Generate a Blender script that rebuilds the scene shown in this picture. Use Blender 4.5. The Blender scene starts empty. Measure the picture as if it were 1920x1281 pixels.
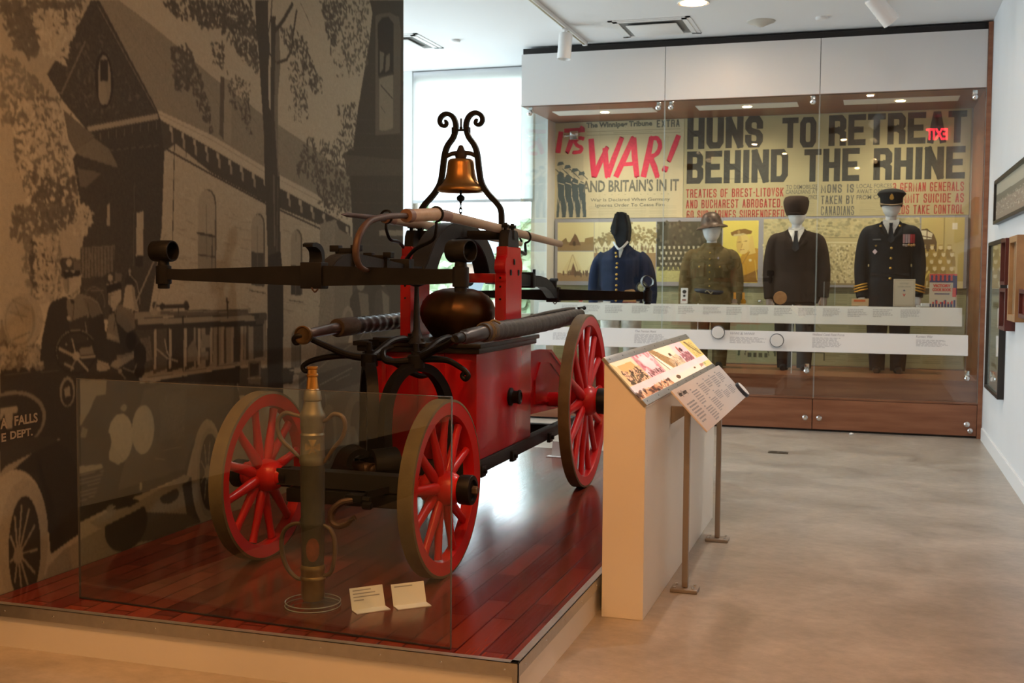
import bpy, bmesh, math, random
import numpy as np
from mathutils import Vector, Matrix
C = bpy.context.scene
COL = C.collection
PI = math.pi
random.seed(7)

# ---------------------------------------------------------------- camera
cam = bpy.data.cameras.new('camera')
cam.sensor_width = 36.0
cam.lens = 2123.4 / 1920 * 36.0
cam.clip_start = 0.05
cam.clip_end = 200
cam.dof.use_dof = True
cam.dof.focus_distance = 5.0
cam.dof.aperture_fstop = 6.5
camo = bpy.data.objects.new('camera', cam)
COL.objects.link(camo)
R_ = (0.95270158, 0.30382359, 0.00713624); U_ = (-0.02375476, 0.05103709, 0.99841421); F_ = (-0.30297758, 0.95136031, -0.05584038)
camo.matrix_world = Matrix(((R_[0], U_[0], -F_[0], 0), (R_[1], U_[1], -F_[1], 0), (R_[2], U_[2], -F_[2], 1.5), (0, 0, 0, 1)))
C.camera = camo
C.view_settings.view_transform = 'Standard'
C.view_settings.look = 'None'
C.view_settings.gamma = 1.0
C.view_settings.exposure = 0.0
C.view_settings.use_curve_mapping = False

# ---------------------------------------------------------------- world: overcast daylight
w = bpy.data.worlds.new('overcast_sky')
C.world = w
w.use_nodes = True
bg = w.node_tree.nodes['Background']
bg.inputs[0].default_value = (0.86, 0.93, 1.0, 1)
bg.inputs[1].default_value = 7.5

CASE_W = 80.
WARM = (1.0, 0.43, 0.13)
WARM2 = (1.0, 0.62, 0.32)
def area(name, loc, size, power, color, rot=(0, 0, 0), size_y=None, portal=False, spread=None, shape=None):
    l = bpy.data.lights.new(name, 'AREA')
    l.energy = power; l.color = color; l.size = size
    l.shape = shape or ('RECTANGLE' if size_y else 'DISK')
    if size_y: l.size_y = size_y
    if spread: l.spread = math.radians(spread)
    if portal: l.cycles.is_portal = True
    o = bpy.data.objects.new(name, l); COL.objects.link(o)
    o.location = loc; o.rotation_euler = rot
    return o
def spot(name, loc, target, power, color, angle=40, blend=0.6, radius=0.05):
    l = bpy.data.lights.new(name, 'SPOT')
    l.energy = power; l.color = color; l.spot_size = math.radians(angle); l.spot_blend = blend; l.shadow_soft_size = radius
    o = bpy.data.objects.new(name, l); COL.objects.link(o)
    o.location = loc
    o.rotation_euler = (Vector(target) - Vector(loc)).to_track_quat('-Z', 'Y').to_euler()
    return o
# gallery lamps (built further down): track heads (x, y, aim, watts, cone, colour, label) and downlights, mostly added ambient fill
HEADS = [
 (-2.905, 2.2, (-3.42, 3.7, 1.1), 130, 52, WARM, 'white track spotlight out of view, aimed at the near end of the mural'),
 (-2.905, 3.6, (-2.3, 4.9, .8), 4, 50, WARM, 'white track spotlight out of view, aimed at the front of the pump'),
 (-.012, 1.2, (-1.0, 4.6, .2), 100, 42, WARM, 'white track spotlight out of view, aimed at the platform corner'),
 (-.012, 4.6, (-1.02, 6.0, 1.05), 60, 26, WARM2, 'white track spotlight out of view, aimed at the console panel'),
 (-.012, 6.2, (-2.2, 6.3, 1.0), 14, 50, WARM2, 'white track spotlight out of view, aimed at the side of the pump'),
]
DOWN = [
 (-2.1, 2.3, 42, WARM, 'added warm fill downlight out of view near the mural wall'),
 (-.55, 2.6, 50, WARM, 'recessed warm downlight out of view above the near floor'),
 (-1.7, .6, 10, WARM, 'added warm fill downlight out of view behind the photographer, left'),
 (-.1, 7.4, 40, (1.0, .91, .82), 'added fill downlight out of view above the aisle beside the console'),
 (-.4, -2.6, 24, WARM2, 'added warm fill downlight out of view behind the photographer, right'),
]
# daylight through the glazing at the back left: portals for the sky; the side window is added for light
area('window_portal', (-5.45, 12.60, 2.0), 3.4, 1, (1, 1, 1), (-PI/2, 0, 0), 3.8, portal=True)
area('added_side_window_portal', (-7.12, 10.4, 2.0), 3.8, 1, (1, 1, 1), (0, -PI/2, 0), 4.1, portal=True)

# ---------------------------------------------------------------- materials
MATS = {}
def lin(c):
    return tuple((x/255/12.92 if x/255 <= 0.04045 else ((x/255+0.055)/1.055)**2.4) for x in c)
def mat(name, color=(.5, .5, .5), rough=.5, metal=0., var=0., vscale=8., bump=0., bscale=60., color2=None, spec=.5, coat=0., emit=None, estr=0., stretch=None):
    if name in MATS: return MATS[name]
    m = bpy.data.materials.new(name); m.use_nodes = True
    nt = m.node_tree; N = nt.nodes; L = nt.links
    b = N['Principled BSDF']
    b.inputs['Base Color'].default_value = (*color, 1); b.inputs['Roughness'].default_value = rough
    b.inputs['Metallic'].default_value = metal; b.inputs['Specular IOR Level'].default_value = spec
    if coat: b.inputs['Coat Weight'].default_value = coat; b.inputs['Coat Roughness'].default_value = .08
    if emit:
        b.inputs['Emission Color'].default_value = (*emit, 1); b.inputs['Emission Strength'].default_value = estr
    tc = N.new('ShaderNodeTexCoord')
    src = tc.outputs['Object']
    if stretch:
        mp = N.new('ShaderNodeMapping'); mp.inputs['Scale'].default_value = stretch
        L.new(src, mp.inputs[0]); src = mp.outputs[0]
    if var or color2:
        n = N.new('ShaderNodeTexNoise'); n.inputs['Scale'].default_value = vscale; n.inputs['Detail'].default_value = 6
        L.new(src, n.inputs['Vector'])
        r = N.new('ShaderNodeValToRGB')
        c2 = color2 or tuple(min(1, c*(1+var)) for c in color)
        c1 = color if color2 else tuple(c*(1-var) for c in color)
        r.color_ramp.elements[0].position = .35; r.color_ramp.elements[1].position = .68
        r.color_ramp.elements[0].color = (*c1, 1); r.color_ramp.elements[1].color = (*c2, 1)
        L.new(n.outputs['Fac'], r.inputs[0]); L.new(r.outputs[0], b.inputs['Base Color'])
        mr = N.new('ShaderNodeMapRange'); mr.inputs[3].default_value = rough*.85; mr.inputs[4].default_value = min(1, rough*1.2)
        L.new(n.outputs['Fac'], mr.inputs[0]); L.new(mr.outputs[0], b.inputs['Roughness'])
    if bump:
        n2 = N.new('ShaderNodeTexNoise'); n2.inputs['Scale'].default_value = bscale; n2.inputs['Detail'].default_value = 4
        L.new(src, n2.inputs['Vector'])
        bp = N.new('ShaderNodeBump'); bp.inputs['Strength'].default_value = bump; bp.inputs['Distance'].default_value = .01
        L.new(n2.outputs['Fac'], bp.inputs['Height']); L.new(bp.outputs[0], b.inputs['Normal'])
    MATS[name] = m
    return m
def glass_mat(name, tint=(.96, .985, .975), f0=1.5, rough=0.0):
    m = bpy.data.materials.new(name); m.use_nodes = True
    nt = m.node_tree; N = nt.nodes; L = nt.links
    N.remove(N['Principled BSDF'])
    t = N.new('ShaderNodeBsdfTransparent'); t.inputs[0].default_value = (*tint, 1)
    g = N.new('ShaderNodeBsdfGlossy'); g.inputs['Roughness'].default_value = rough; g.inputs[0].default_value = (1, 1, 1, 1)
    fr = N.new('ShaderNodeFresnel'); ge = N.new('ShaderNodeNewGeometry')
    mr = N.new('ShaderNodeMapRange'); mr.inputs[3].default_value = f0; mr.inputs[4].default_value = 1/f0
    L.new(ge.outputs['Backfacing'], mr.inputs[0]); L.new(mr.outputs[0], fr.inputs['IOR'])
    mx = N.new('ShaderNodeMixShader')
    L.new(fr.outputs[0], mx.inputs[0]); L.new(t.outputs[0], mx.inputs[1]); L.new(g.outputs[0], mx.inputs[2])
    L.new(mx.outputs[0], N['Material Output'].inputs[0])
    MATS[name] = m
    return m
def attr_mat(name, rough=.6, grain=.1, gscale=260, spec=.3, emit=0.):
    """printed picture: the ink colour is stored on the mesh"""
    m = bpy.data.materials.new(name); m.use_nodes = True
    nt = m.node_tree; N = nt.nodes; L = nt.links
    b = N['Principled BSDF']; b.inputs['Roughness'].default_value = rough; b.inputs['Specular IOR Level'].default_value = spec
    a = N.new('ShaderNodeAttribute'); a.attribute_name = 'ink'
    n = N.new('ShaderNodeTexNoise'); n.inputs['Scale'].default_value = gscale; n.inputs['Detail'].default_value = 2
    tc = N.new('ShaderNodeTexCoord'); L.new(tc.outputs['Object'], n.inputs['Vector'])
    mr = N.new('ShaderNodeMapRange'); mr.inputs[3].default_value = 1-grain; mr.inputs[4].default_value = 1+grain
    L.new(n.outputs['Fac'], mr.inputs[0])
    mm = N.new('ShaderNodeVectorMath'); mm.operation = 'SCALE'
    L.new(a.outputs['Color'], mm.inputs[0]); L.new(mr.outputs[0], mm.inputs['Scale'])
    L.new(mm.outputs[0], b.inputs['Base Color'])
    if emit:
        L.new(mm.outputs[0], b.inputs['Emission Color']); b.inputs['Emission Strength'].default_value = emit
    MATS[name] = m
    return m

# ---------------------------------------------------------------- mesh helpers
def crv(pts, n=8, closed=False):
    P = [Vector(p) for p in pts]; out = []
    m = len(P)
    rng = range(m if closed else m-1)
    for i in rng:
        if closed: a, b, c, d = P[(i-1) % m], P[i], P[(i+1) % m], P[(i+2) % m]
        else: a, b, c, d = P[max(i-1, 0)], P[i], P[i+1], P[min(i+2, m-1)]
        for k in range(n):
            t = k/n
            out.append(.5*((2*b)+(c-a)*t+(2*a-5*b+4*c-d)*t*t+(3*b-a-3*c+d)*t**3))
    if not closed: out.append(P[-1].copy())
    return out
class MB:
    def __init__(s, M=None):
        s.bm = bmesh.new(); s.M = M
    def _join(s, b, M=None):
        me = bpy.data.meshes.new('tmp'); 
        if M is not None: b.transform(M)
        b.to_mesh(me); b.free(); s.bm.from_mesh(me); bpy.data.meshes.remove(me)
        return s
    def box(s, x0, x1, y0, y1, z0, z1, bev=0., seg=2, M=None):
        b = bmesh.new()
        bmesh.ops.create_cube(b, size=1, matrix=Matrix.Translation(((x0+x1)/2, (y0+y1)/2, (z0+z1)/2)) @ Matrix.Diagonal((abs(x1-x0), abs(y1-y0), abs(z1-z0), 1)))
        if bev: bmesh.ops.bevel(b, geom=b.edges[:], offset=bev, segments=seg, affect='EDGES', profile=.5)
        return s._join(b, M)
    def tube(s, pts, r, seg=10, closed=False, cap=True, sx=1., up=None):
        """round (or flattened) sweep along pts; r number or list"""
        P = [Vector(p) for p in pts]; n = len(P)
        rs = [r]*n if not isinstance(r, (list, tuple)) else list(r)
        if len(rs) != n:
            rs = list(np.interp(np.linspace(0, 1, n), np.linspace(0, 1, len(rs)), rs))
        b = bmesh.new(); rings = []
        tang = []
        for i in range(n):
            if closed: t = P[(i+1) % n]-P[i-1]
            else: t = P[min(i+1, n-1)]-P[max(i-1, 0)]
            tang.append(t.normalized() if t.length > 1e-9 else Vector((0, 0, 1)))
        u = Vector(up) if up else (Vector((0, 0, 1)) if abs(tang[0].z) < .9 else Vector((1, 0, 0)))
        u = (u - tang[0]*u.dot(tang[0])).normalized()
        for i in range(n):
            t = tang[i]
            if up: u = Vector(up)
            u = u - t*u.dot(t)
            if u.length < 1e-6: u = t.orthogonal()
            u.normalize(); v = t.cross(u)
            rings.append([b.verts.new(P[i]+u*rs[i]*math.cos(2*PI*k/seg)+v*rs[i]*sx*math.sin(2*PI*k/seg)) for k in range(seg)])
        m = n if closed else n-1
        for i in range(m):
            A, B = rings[i], rings[(i+1) % n]
            for k in range(seg):
                b.faces.new((A[k], A[(k+1) % seg], B[(k+1) % seg], B[k]))
        if cap and not closed:
            b.faces.new(rings[0][::-1]); b.faces.new(rings[-1])
        return s._join(b)
    def bar(s, pts, w, h, up=(0, 0, 1), closed=False, bev=0.):
        """rectangular sweep: w across, h along 'up' ; h, w may be lists"""
        P = [Vector(p) for p in pts]; n = len(P)
        ws = [w]*n if not isinstance(w, (list, tuple)) else list(np.interp(np.linspace(0, 1, n), np.linspace(0, 1, len(w)), w))
        hs = [h]*n if not isinstance(h, (list, tuple)) else list(np.interp(np.linspace(0, 1, n), np.linspace(0, 1, len(h)), h))
        b = bmesh.new(); rings = []
        side0 = None
        for i in range(n):
            t = (P[(i+1) % n]-P[i-1]) if closed else (P[min(i+1, n-1)]-P[max(i-1, 0)])
            t.normalize()
            sd = t.cross(Vector(up))
            if sd.length < 1e-4: sd = side0 or t.orthogonal()
            sd.normalize()
            if side0 is not None and sd.dot(side0) < 0: sd = -sd
            side0 = sd.copy()
            uu = sd.cross(t).normalized()
            rings.append([b.verts.new(P[i]+sd*a*ws[i]/2+uu*c*hs[i]/2) for a, c in ((-1, -1), (1, -1), (1, 1), (-1, 1))])
        m = n if closed else n-1
        for i in range(m):
            A, B = rings[i], rings[(i+1) % n]
            for k in range(4): b.faces.new((A[k], A[(k+1) % 4], B[(k+1) % 4], B[k]))
        if not closed:
            b.faces.new(rings[0][::-1]); b.faces.new(rings[-1])
        bmesh.ops.recalc_face_normals(b, faces=b.faces[:])
        return s._join(b)
    def lathe(s, prof, seg=24, M=None, closed=False, caps=True):
        b = bmesh.new(); rings = []
        for r, z in prof:
            if r < 1e-5: rings.append([b.verts.new((0, 0, z))])
            else: rings.append([b.verts.new((r*math.cos(2*PI*k/seg), r*math.sin(2*PI*k/seg), z)) for k in range(seg)])
        n = len(rings)
        for i in range(n if closed else n-1):
            A, B = rings[i], rings[(i+1) % n]
            for k in range(seg):
                k2 = (k+1) % seg
                if len(A) == 1 and len(B) == 1: continue
                if len(A) == 1: b.faces.new((A[0], B[k2], B[k]))
                elif len(B) == 1: b.faces.new((A[k], A[k2], B[0]))
                else: b.faces.new((A[k], A[k2], B[k2], B[k]))
        if caps and not closed:
            if len(rings[0]) > 1: b.faces.new(rings[0][::-1])
            if len(rings[-1]) > 1: b.faces.new(rings[-1])
        bmesh.ops.recalc_face_normals(b, faces=b.faces[:])
        return s._join(b, M)
    def prism(s, poly, d0, d1, plane='xz', bev=0.):
        """extrude a 2D outline; plane names its two axes, d0..d1 runs along the third"""
        def P(a, c, d):
            return {'xz': (a, d, c), 'yz': (d, a, c), 'xy': (a, c, d)}[plane]
        b = bmesh.new()
        A = [b.verts.new(P(a, c, d0)) for a, c in poly]; B = [b.verts.new(P(a, c, d1)) for a, c in poly]
        n = len(poly)
        b.faces.new(A[::-1]); b.faces.new(B)
        for k in range(n): b.faces.new((A[k], A[(k+1) % n], B[(k+1) % n], B[k]))
        bmesh.ops.recalc_face_normals(b, faces=b.faces[:])
        if bev: bmesh.ops.bevel(b, geom=b.edges[:], offset=bev, segments=2, affect='EDGES')
        return s._join(b)
    def quad(s, a, b_, c, d):
        v = [s.bm.verts.new(p) for p in (a, b_, c, d)]; s.bm.faces.new(v); return s
    def sphere(s, loc, r, seg=16, sc=(1, 1, 1)):
        b = bmesh.new(); bmesh.ops.create_uvsphere(b, u_segments=seg, v_segments=max(6, seg//2), radius=r)
        return s._join(b, Matrix.Translation(loc) @ Matrix.Diagonal((*sc, 1)))
    def cyl(s, a, b_, r, seg=16, r2=None):
        return s.tube([a, b_], [r, r if r2 is None else r2], seg)
    def build(s, name, material, parent=None, smooth=35, loc=None):
        if s.M is not None: s.bm.transform(s.M)
        bmesh.ops.remove_doubles(s.bm, verts=s.bm.verts[:], dist=1e-6)
        me = bpy.data.meshes.new(name); s.bm.to_mesh(me); s.bm.free()
        me.materials.append(material)
        if smooth:
            me.shade_smooth(); me.set_sharp_from_angle(angle=math.radians(smooth))
        o = bpy.data.objects.new(name, me); COL.objects.link(o)
        if parent is not None: o.parent = parent
        if loc is not None: o.location = loc
        return o
def thing(name, label, cat, loc=(0, 0, 0), rz=0., group=None):
    o = bpy.data.objects.new(name, None); COL.objects.link(o)
    o.empty_display_size = .1
    o.location = loc; o.rotation_euler = (0, 0, rz)
    return tag(o, label, cat, group)
def tag(o, label, cat, group=None):
    o['label'] = label; o['category'] = cat
    if group: o['group'] = group
    return o
def struct(o):
    o['kind'] = 'structure'; return o
def RX(a): return Matrix.Rotation(a, 4, 'X')
def RY(a): return Matrix.Rotation(a, 4, 'Y')
def RZ(a): return Matrix.Rotation(a, 4, 'Z')
def T(x, y, z): return Matrix.Translation((x, y, z))
def copy_tree(o, parent=None):
    c = o.copy(); COL.objects.link(c)
    if parent is not None: c.parent = parent
    for ch in list(o.children): copy_tree(ch, c)
    return c
def text_mesh(name, body, size, material, parent, M, xs=1., bold=0., align='CENTER', shear=0., spacing=1., fit=None, height=None, depth=.0006, res=3):
    """lettering as a thin mesh lying in the XY plane, then placed by M; fit/height force its box"""
    cu = bpy.data.curves.new('tmp_text', 'FONT'); cu.body = body; cu.size = size; cu.align_x = align
    cu.offset = bold; cu.shear = shear; cu.space_character = spacing; cu.resolution_u = res; cu.extrude = depth/2
    o = bpy.data.objects.new('tmp_text', cu); COL.objects.link(o)
    bpy.context.view_layer.update()
    me = bpy.data.meshes.new_from_object(o.evaluated_get(bpy.context.evaluated_depsgraph_get()))
    bpy.data.objects.remove(o); bpy.data.curves.remove(cu)
    co = np.empty(len(me.vertices)*3, dtype=np.float32); me.vertices.foreach_get('co', co); co = co.reshape(-1, 3)
    x0, x1, y0, y1 = co[:, 0].min(), co[:, 0].max(), co[:, 1].min(), co[:, 1].max()
    if fit is not None: co[:, 0] = (co[:, 0]-x0)/(x1-x0)*fit
    else: co[:, 0] *= xs
    if height is not None: co[:, 1] = (co[:, 1]-y0)/(y1-y0)*height
    me.vertices.foreach_set('co', co.ravel()); me.name = name
    me.transform(M); me.materials.clear(); me.materials.append(material)
    ob = bpy.data.objects.new(name, me); COL.objects.link(ob); ob.parent = parent
    return ob
GLYPH = {
 'A': [[(0, 0), (.42, 1), (.58, 1), (1, 0)], [(.2, .3), (.8, .3)]], 'B': [[(0, 0), (0, 1), (.75, 1), (.95, .88), (.95, .64), (.75, .53), (0, .53)], [(.7, .53), (1, .40), (1, .12), (.8, 0), (0, 0)]],
 'C': [[(1, .75), (1, .86), (.8, 1), (.2, 1), (0, .86), (0, .14), (.2, 0), (.8, 0), (1, .14), (1, .25)]], 'D': [[(0, 0), (0, 1), (.75, 1), (1, .84), (1, .16), (.75, 0), (0, 0)]],
 'E': [[(1, 1), (0, 1), (0, 0), (1, 0)], [(0, .51), (.8, .51)]], 'F': [[(1, 1), (0, 1), (0, 0)], [(0, .51), (.8, .51)]], 'G': [[(1, .75), (1, .86), (.8, 1), (.2, 1), (0, .86), (0, .14), (.2, 0), (.8, 0), (1, .14), (1, .45), (.55, .45)]],
 'H': [[(0, 0), (0, 1)], [(1, 0), (1, 1)], [(0, .5), (1, .5)]], 'I': [[(.5, 0), (.5, 1)]], 'K': [[(0, 0), (0, 1)], [(1, 1), (0, .42)], [(.3, .58), (1, 0)]], 'L': [[(0, 1), (0, 0), (1, 0)]],
 'M': [[(0, 0), (0, 1), (.5, .2), (1, 1), (1, 0)]], 'N': [[(0, 0), (0, 1)], [(.02, 1), (.98, 0)], [(1, 0), (1, 1)]], 'O': [[(0, .5), (0, .86), (.2, 1), (.8, 1), (1, .86), (1, .14), (.8, 0), (.2, 0), (0, .14), (0, .5)]],
 'R': [[(0, 0), (0, 1), (.78, 1), (1, .88), (1, .62), (.78, .5), (0, .5)], [(.62, .5), (1, .36), (1, 0)]], 'S': [[(1, .74), (1, .86), (.8, 1), (.2, 1), (0, .86), (0, .66), (.2, .54), (.8, .46), (1, .34), (1, .14), (.8, 0), (.2, 0), (0, .14), (0, .26)]],
 'T': [[(0, 1), (1, 1)], [(.5, 1), (.5, 0)]], 'U': [[(0, 1), (0, .14), (.2, 0), (.8, 0), (1, .14), (1, 1)]], 'V': [[(0, 1), (.5, 0), (1, 1)]], 'X': [[(0, 0), (1, 1)], [(0, 1), (1, 0)]], 'Y': [[(0, 1), (.5, .45), (1, 1)], [(.5, .5), (.5, 0)]],
 '0': [[(0, .5), (0, .86), (.2, 1), (.8, 1), (1, .86), (1, .14), (.8, 0), (.2, 0), (0, .14), (0, .5)]], '6': [[(1, .86), (.8, 1), (.2, 1), (0, .86), (0, .14), (.2, 0), (.8, 0), (1, .14), (1, .4), (.8, .52), (0, .52)]],
 '3': [[(0, .86), (.2, 1), (.8, 1), (1, .86), (1, .64), (.8, .52), (.3, .52)], [(.8, .52), (1, .4), (1, .14), (.8, 0), (.2, 0), (0, .14)]], '-': [[(.2, .5), (.8, .5)]], '.': [[(.3, 0), (.4, 0)]]}
def band(b, pts, w_, z):
    """flat mitred stroke in the XY plane"""
    P = [Vector((p[0], p[1])) for p in pts]; n = len(P); closed = (P[0]-P[-1]).length < 1e-6
    if closed: P = P[:-1]; n -= 1
    else:
        P[0] = P[0]-(P[1]-P[0]).normalized()*w_/2; P[-1] = P[-1]+(P[-1]-P[-2]).normalized()*w_/2
    L_, R2 = [], []
    for i in range(n):
        a = (P[i]-P[i-1]).normalized() if (closed or i > 0) else None
        c = (P[(i+1) % n]-P[i]).normalized() if (closed or i < n-1) else None
        a = a or c; c = c or a
        t = a+c
        t = t.normalized() if t.length > 1e-3 else a
        nn_ = Vector((-t.y, t.x)); k = min(1.35, 1/max(.4, abs(nn_.dot(Vector((-a.y, a.x))))))
        L_.append(P[i]+nn_*w_/2*k); R2.append(P[i]-nn_*w_/2*k)
    vl = [b.verts.new((p.x, p.y, z)) for p in L_]; vr = [b.verts.new((p.x, p.y, z)) for p in R2]
    for i in range(n if closed else n-1):
        j = (i+1) % n; b.faces.new((vr[i], vr[j], vl[j], vl[i]))
def block_text(name, body, w_, h, material, parent, M, stroke=.3, gap=.16):
    """headline set in block capitals; stroke is a share of a letter's width"""
    adv = {'I': .42, ' ': .62, '-': .6, '.': .38, 'M': 1.25}
    tot = sum(adv.get(c, 1.)+gap for c in body)-gap; u = w_/tot
    b = MB(); x = 0.; q = 0
    t = u*stroke
    for c in body:
        a = adv.get(c, 1.)*u
        for k, pl_ in enumerate(GLYPH.get(c, [])):
            ax = 0 if c != 'I' else a/2-a*.5
            pts = [(x+t/2+px_*(a-t), t/2+py_*(h-t)) for px_, py_ in pl_]
            band(b.bm, pts, t, (k+q % 2*3)*.00006)
        q += 1
        x += a+gap*u
    b.bm.transform(M)
    return b.build(name, material, parent, smooth=0)
def lines_block(mb, x0, x1, y0, y1, n, M, fill=.45, rag=.25, word=True, rng=random):
    """grey rows of unreadably small print"""
    p = (y1-y0)/n
    for i in range(n):
        a = x0; e = x1-(rng.random()*rag*(x1-x0) if i < n-1 else .5*(x1-x0)*rng.random()+.2*(x1-x0))
        z = y1-p*(i+.5)
        while a < e:
            wl = (x1-x0)*(.06+.12*rng.random()) if word else e-a
            b = min(e, a+wl)
            mb.quad(*[M @ Vector(q) for q in ((a, z-p*fill/2, 0), (b, z-p*fill/2, 0), (b, z+p*fill/2, 0), (a, z+p*fill/2, 0))])
            a = b+(x1-x0)*.025

# ---------------------------------------------------------------- printed pictures painted with numpy on a grid of points
class Paint:
    def __init__(s, X, Y, base):
        s.X = X; s.Y = Y; s.img = np.empty(X.shape+(3,), np.float32); s.img[:] = base
    def win(s, x0, x1, y0, y1):
        """index window of the separable grid that covers a box"""
        if not hasattr(s, 'gx'):
            s.gx = s.X[0]; s.gy = s.Y[:, 0]; s.fx = 1 if s.gx[-1] > s.gx[0] else -1; s.fy = 1 if s.gy[-1] > s.gy[0] else -1
        a, b = (x0, x1) if s.fx > 0 else (-x1, -x0); c, d = (y0, y1) if s.fy > 0 else (-y1, -y0)
        return (slice(np.searchsorted(s.gy*s.fy, c), np.searchsorted(s.gy*s.fy, d, 'right')), slice(np.searchsorted(s.gx*s.fx, a), np.searchsorted(s.gx*s.fx, b, 'right')))
    def mask(s, poly):
        p = np.asarray(poly, np.float64); x0, y0 = p.min(0); x1, y1 = p.max(0)
        m = np.zeros(s.X.shape, bool); W = s.win(x0, x1, y0, y1)
        x = s.X[W]; y = s.Y[W]
        if not x.size: return m
        c = np.zeros(x.shape, bool); n = len(p); j = n-1
        for i in range(n):
            xi, yi = p[i]; xj, yj = p[j]
            if yi != yj:
                c ^= ((yi > y) != (yj > y)) & (x < (xj-xi)*(y-yi)/(yj-yi)+xi)
            j = i
        m[W] = c
        return m
    def poly(s, poly, v, a=1., tex=0., rng=None):
        m = s.mask(poly); s._put(m, v, a, tex, rng); return m
    def _put(s, m, v, a=1., tex=0., rng=None, W=None):
        v = np.asarray(v, np.float32)
        if v.ndim == 0: v = np.repeat(v, 3)
        k = v[None, :].repeat(int(m.sum()), 0)
        if tex: k = k*(1+tex*((rng or np.random).random((len(k), 1))-.5)*2)
        t = s.img if W is None else s.img[W]
        t[m] = t[m]*(1-a)+k*a
    def ell(s, cx, cy, rx, ry, v, a=1., ang=0.):
        R = max(rx, ry); W = s.win(cx-R, cx+R, cy-R, cy+R)
        dx = s.X[W]-cx; dy = s.Y[W]-cy
        if not dx.size: return
        c, q = math.cos(ang), math.sin(ang)
        s._put((((dx*c+dy*q)/rx)**2+((-dx*q+dy*c)/ry)**2) < 1, v, a, W=W)
    def line(s, pts, w_, v, a=1.):
        for (ax, ay), (bx, by) in zip(pts[:-1], pts[1:]):
            W = s.win(min(ax, bx)-w_, max(ax, bx)+w_, min(ay, by)-w_, max(ay, by)+w_)
            x, y = s.X[W], s.Y[W]
            if not x.size: continue
            L2 = (bx-ax)**2+(by-ay)**2+1e-12
            t = np.clip(((x-ax)*(bx-ax)+(y-ay)*(by-ay))/L2, 0, 1)
            s._put(np.hypot(x-ax-t*(bx-ax), y-ay-t*(by-ay)) < w_/2, v, a, W=W)
    def blur(s, k=1):
        for _ in range(k):
            p = np.pad(s.img, ((1, 1), (1, 1), (0, 0)), 'edge')
            s.img = (p[:-2, 1:-1]+p[2:, 1:-1]+p[1:-1, :-2]+p[1:-1, 2:]+2*s.img)/6
def picture(name, P3, img, material, parent=None):
    """grid mesh: P3 (h,w,3) points, img (h,w,3) linear colours"""
    h, w_ = P3.shape[:2]
    me = bpy.data.meshes.new(name)
    idx = np.arange(h*w_).reshape(h, w_)
    q = np.stack([idx[:-1, :-1], idx[:-1, 1:], idx[1:, 1:], idx[1:, :-1]], -1).reshape(-1, 4)
    nf = len(q)
    me.vertices.add(h*w_); me.vertices.foreach_set('co', P3.reshape(-1).astype(np.float32))
    me.loops.add(nf*4); me.loops.foreach_set('vertex_index', q.reshape(-1).astype(np.int32))
    me.polygons.add(nf); me.polygons.foreach_set('loop_start', np.arange(0, nf*4, 4, dtype=np.int32))
    me.update(calc_edges=True)
    a = me.attributes.new('ink', 'FLOAT_COLOR', 'POINT')
    rgba = np.ones((h*w_, 4), np.float32); rgba[:, :3] = np.clip(img.reshape(-1, 3), 0, 1)
    a.data.foreach_set('color', rgba.ravel())
    me.materials.append(material)
    o = bpy.data.objects.new(name, me); COL.objects.link(o)
    if parent is not None: o.parent = parent
    return o
def sepia(v, dark=(.012, .010, .008), light=(.46, .40, .28)):
    v = np.asarray(v, np.float32)[..., None]
    return np.array(dark, np.float32)*(1-v)+np.array(light, np.float32)*v
# ================================================================ ROOM
CEIL = 3.95
white = mat('wall_white_paint', (.74, .76, .78), .55, var=.02, vscale=2, bump=.03, bscale=180)
ceil_m = mat('ceiling_white_paint', (.78, .79, .80), .7, bump=.02, bscale=200)
cream = mat('cream_painted_board', (.80, .77, .70), .4, var=.02, vscale=3)
alu = mat('brushed_aluminium', (.50, .49, .46), .38, metal=.85, var=.06, vscale=30)
steel = mat('chrome_steel', (.75, .76, .78), .12, metal=1.)
wood = mat('cherry_veneer', (.23, .085, .04), .35, color2=(.33, .14, .07), vscale=3, stretch=(1, 1, 7), spec=.5)
wood_h = mat('cherry_veneer_lengthwise', (.22, .085, .042), .33, color2=(.32, .135, .07), vscale=3, stretch=(.6, 6, 6), spec=.5)
dark = mat('black_reveal', (.012, .010, .009), .6)
black_pl = mat('black_plastic', (.015, .016, .02), .4)
paper_w = mat('white_card', (.80, .79, .77), .5)
ink_g = mat('grey_print', (.34, .34, .36), .7)
ink_d = mat('dark_print', (.05, .05, .055), .7)

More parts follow.
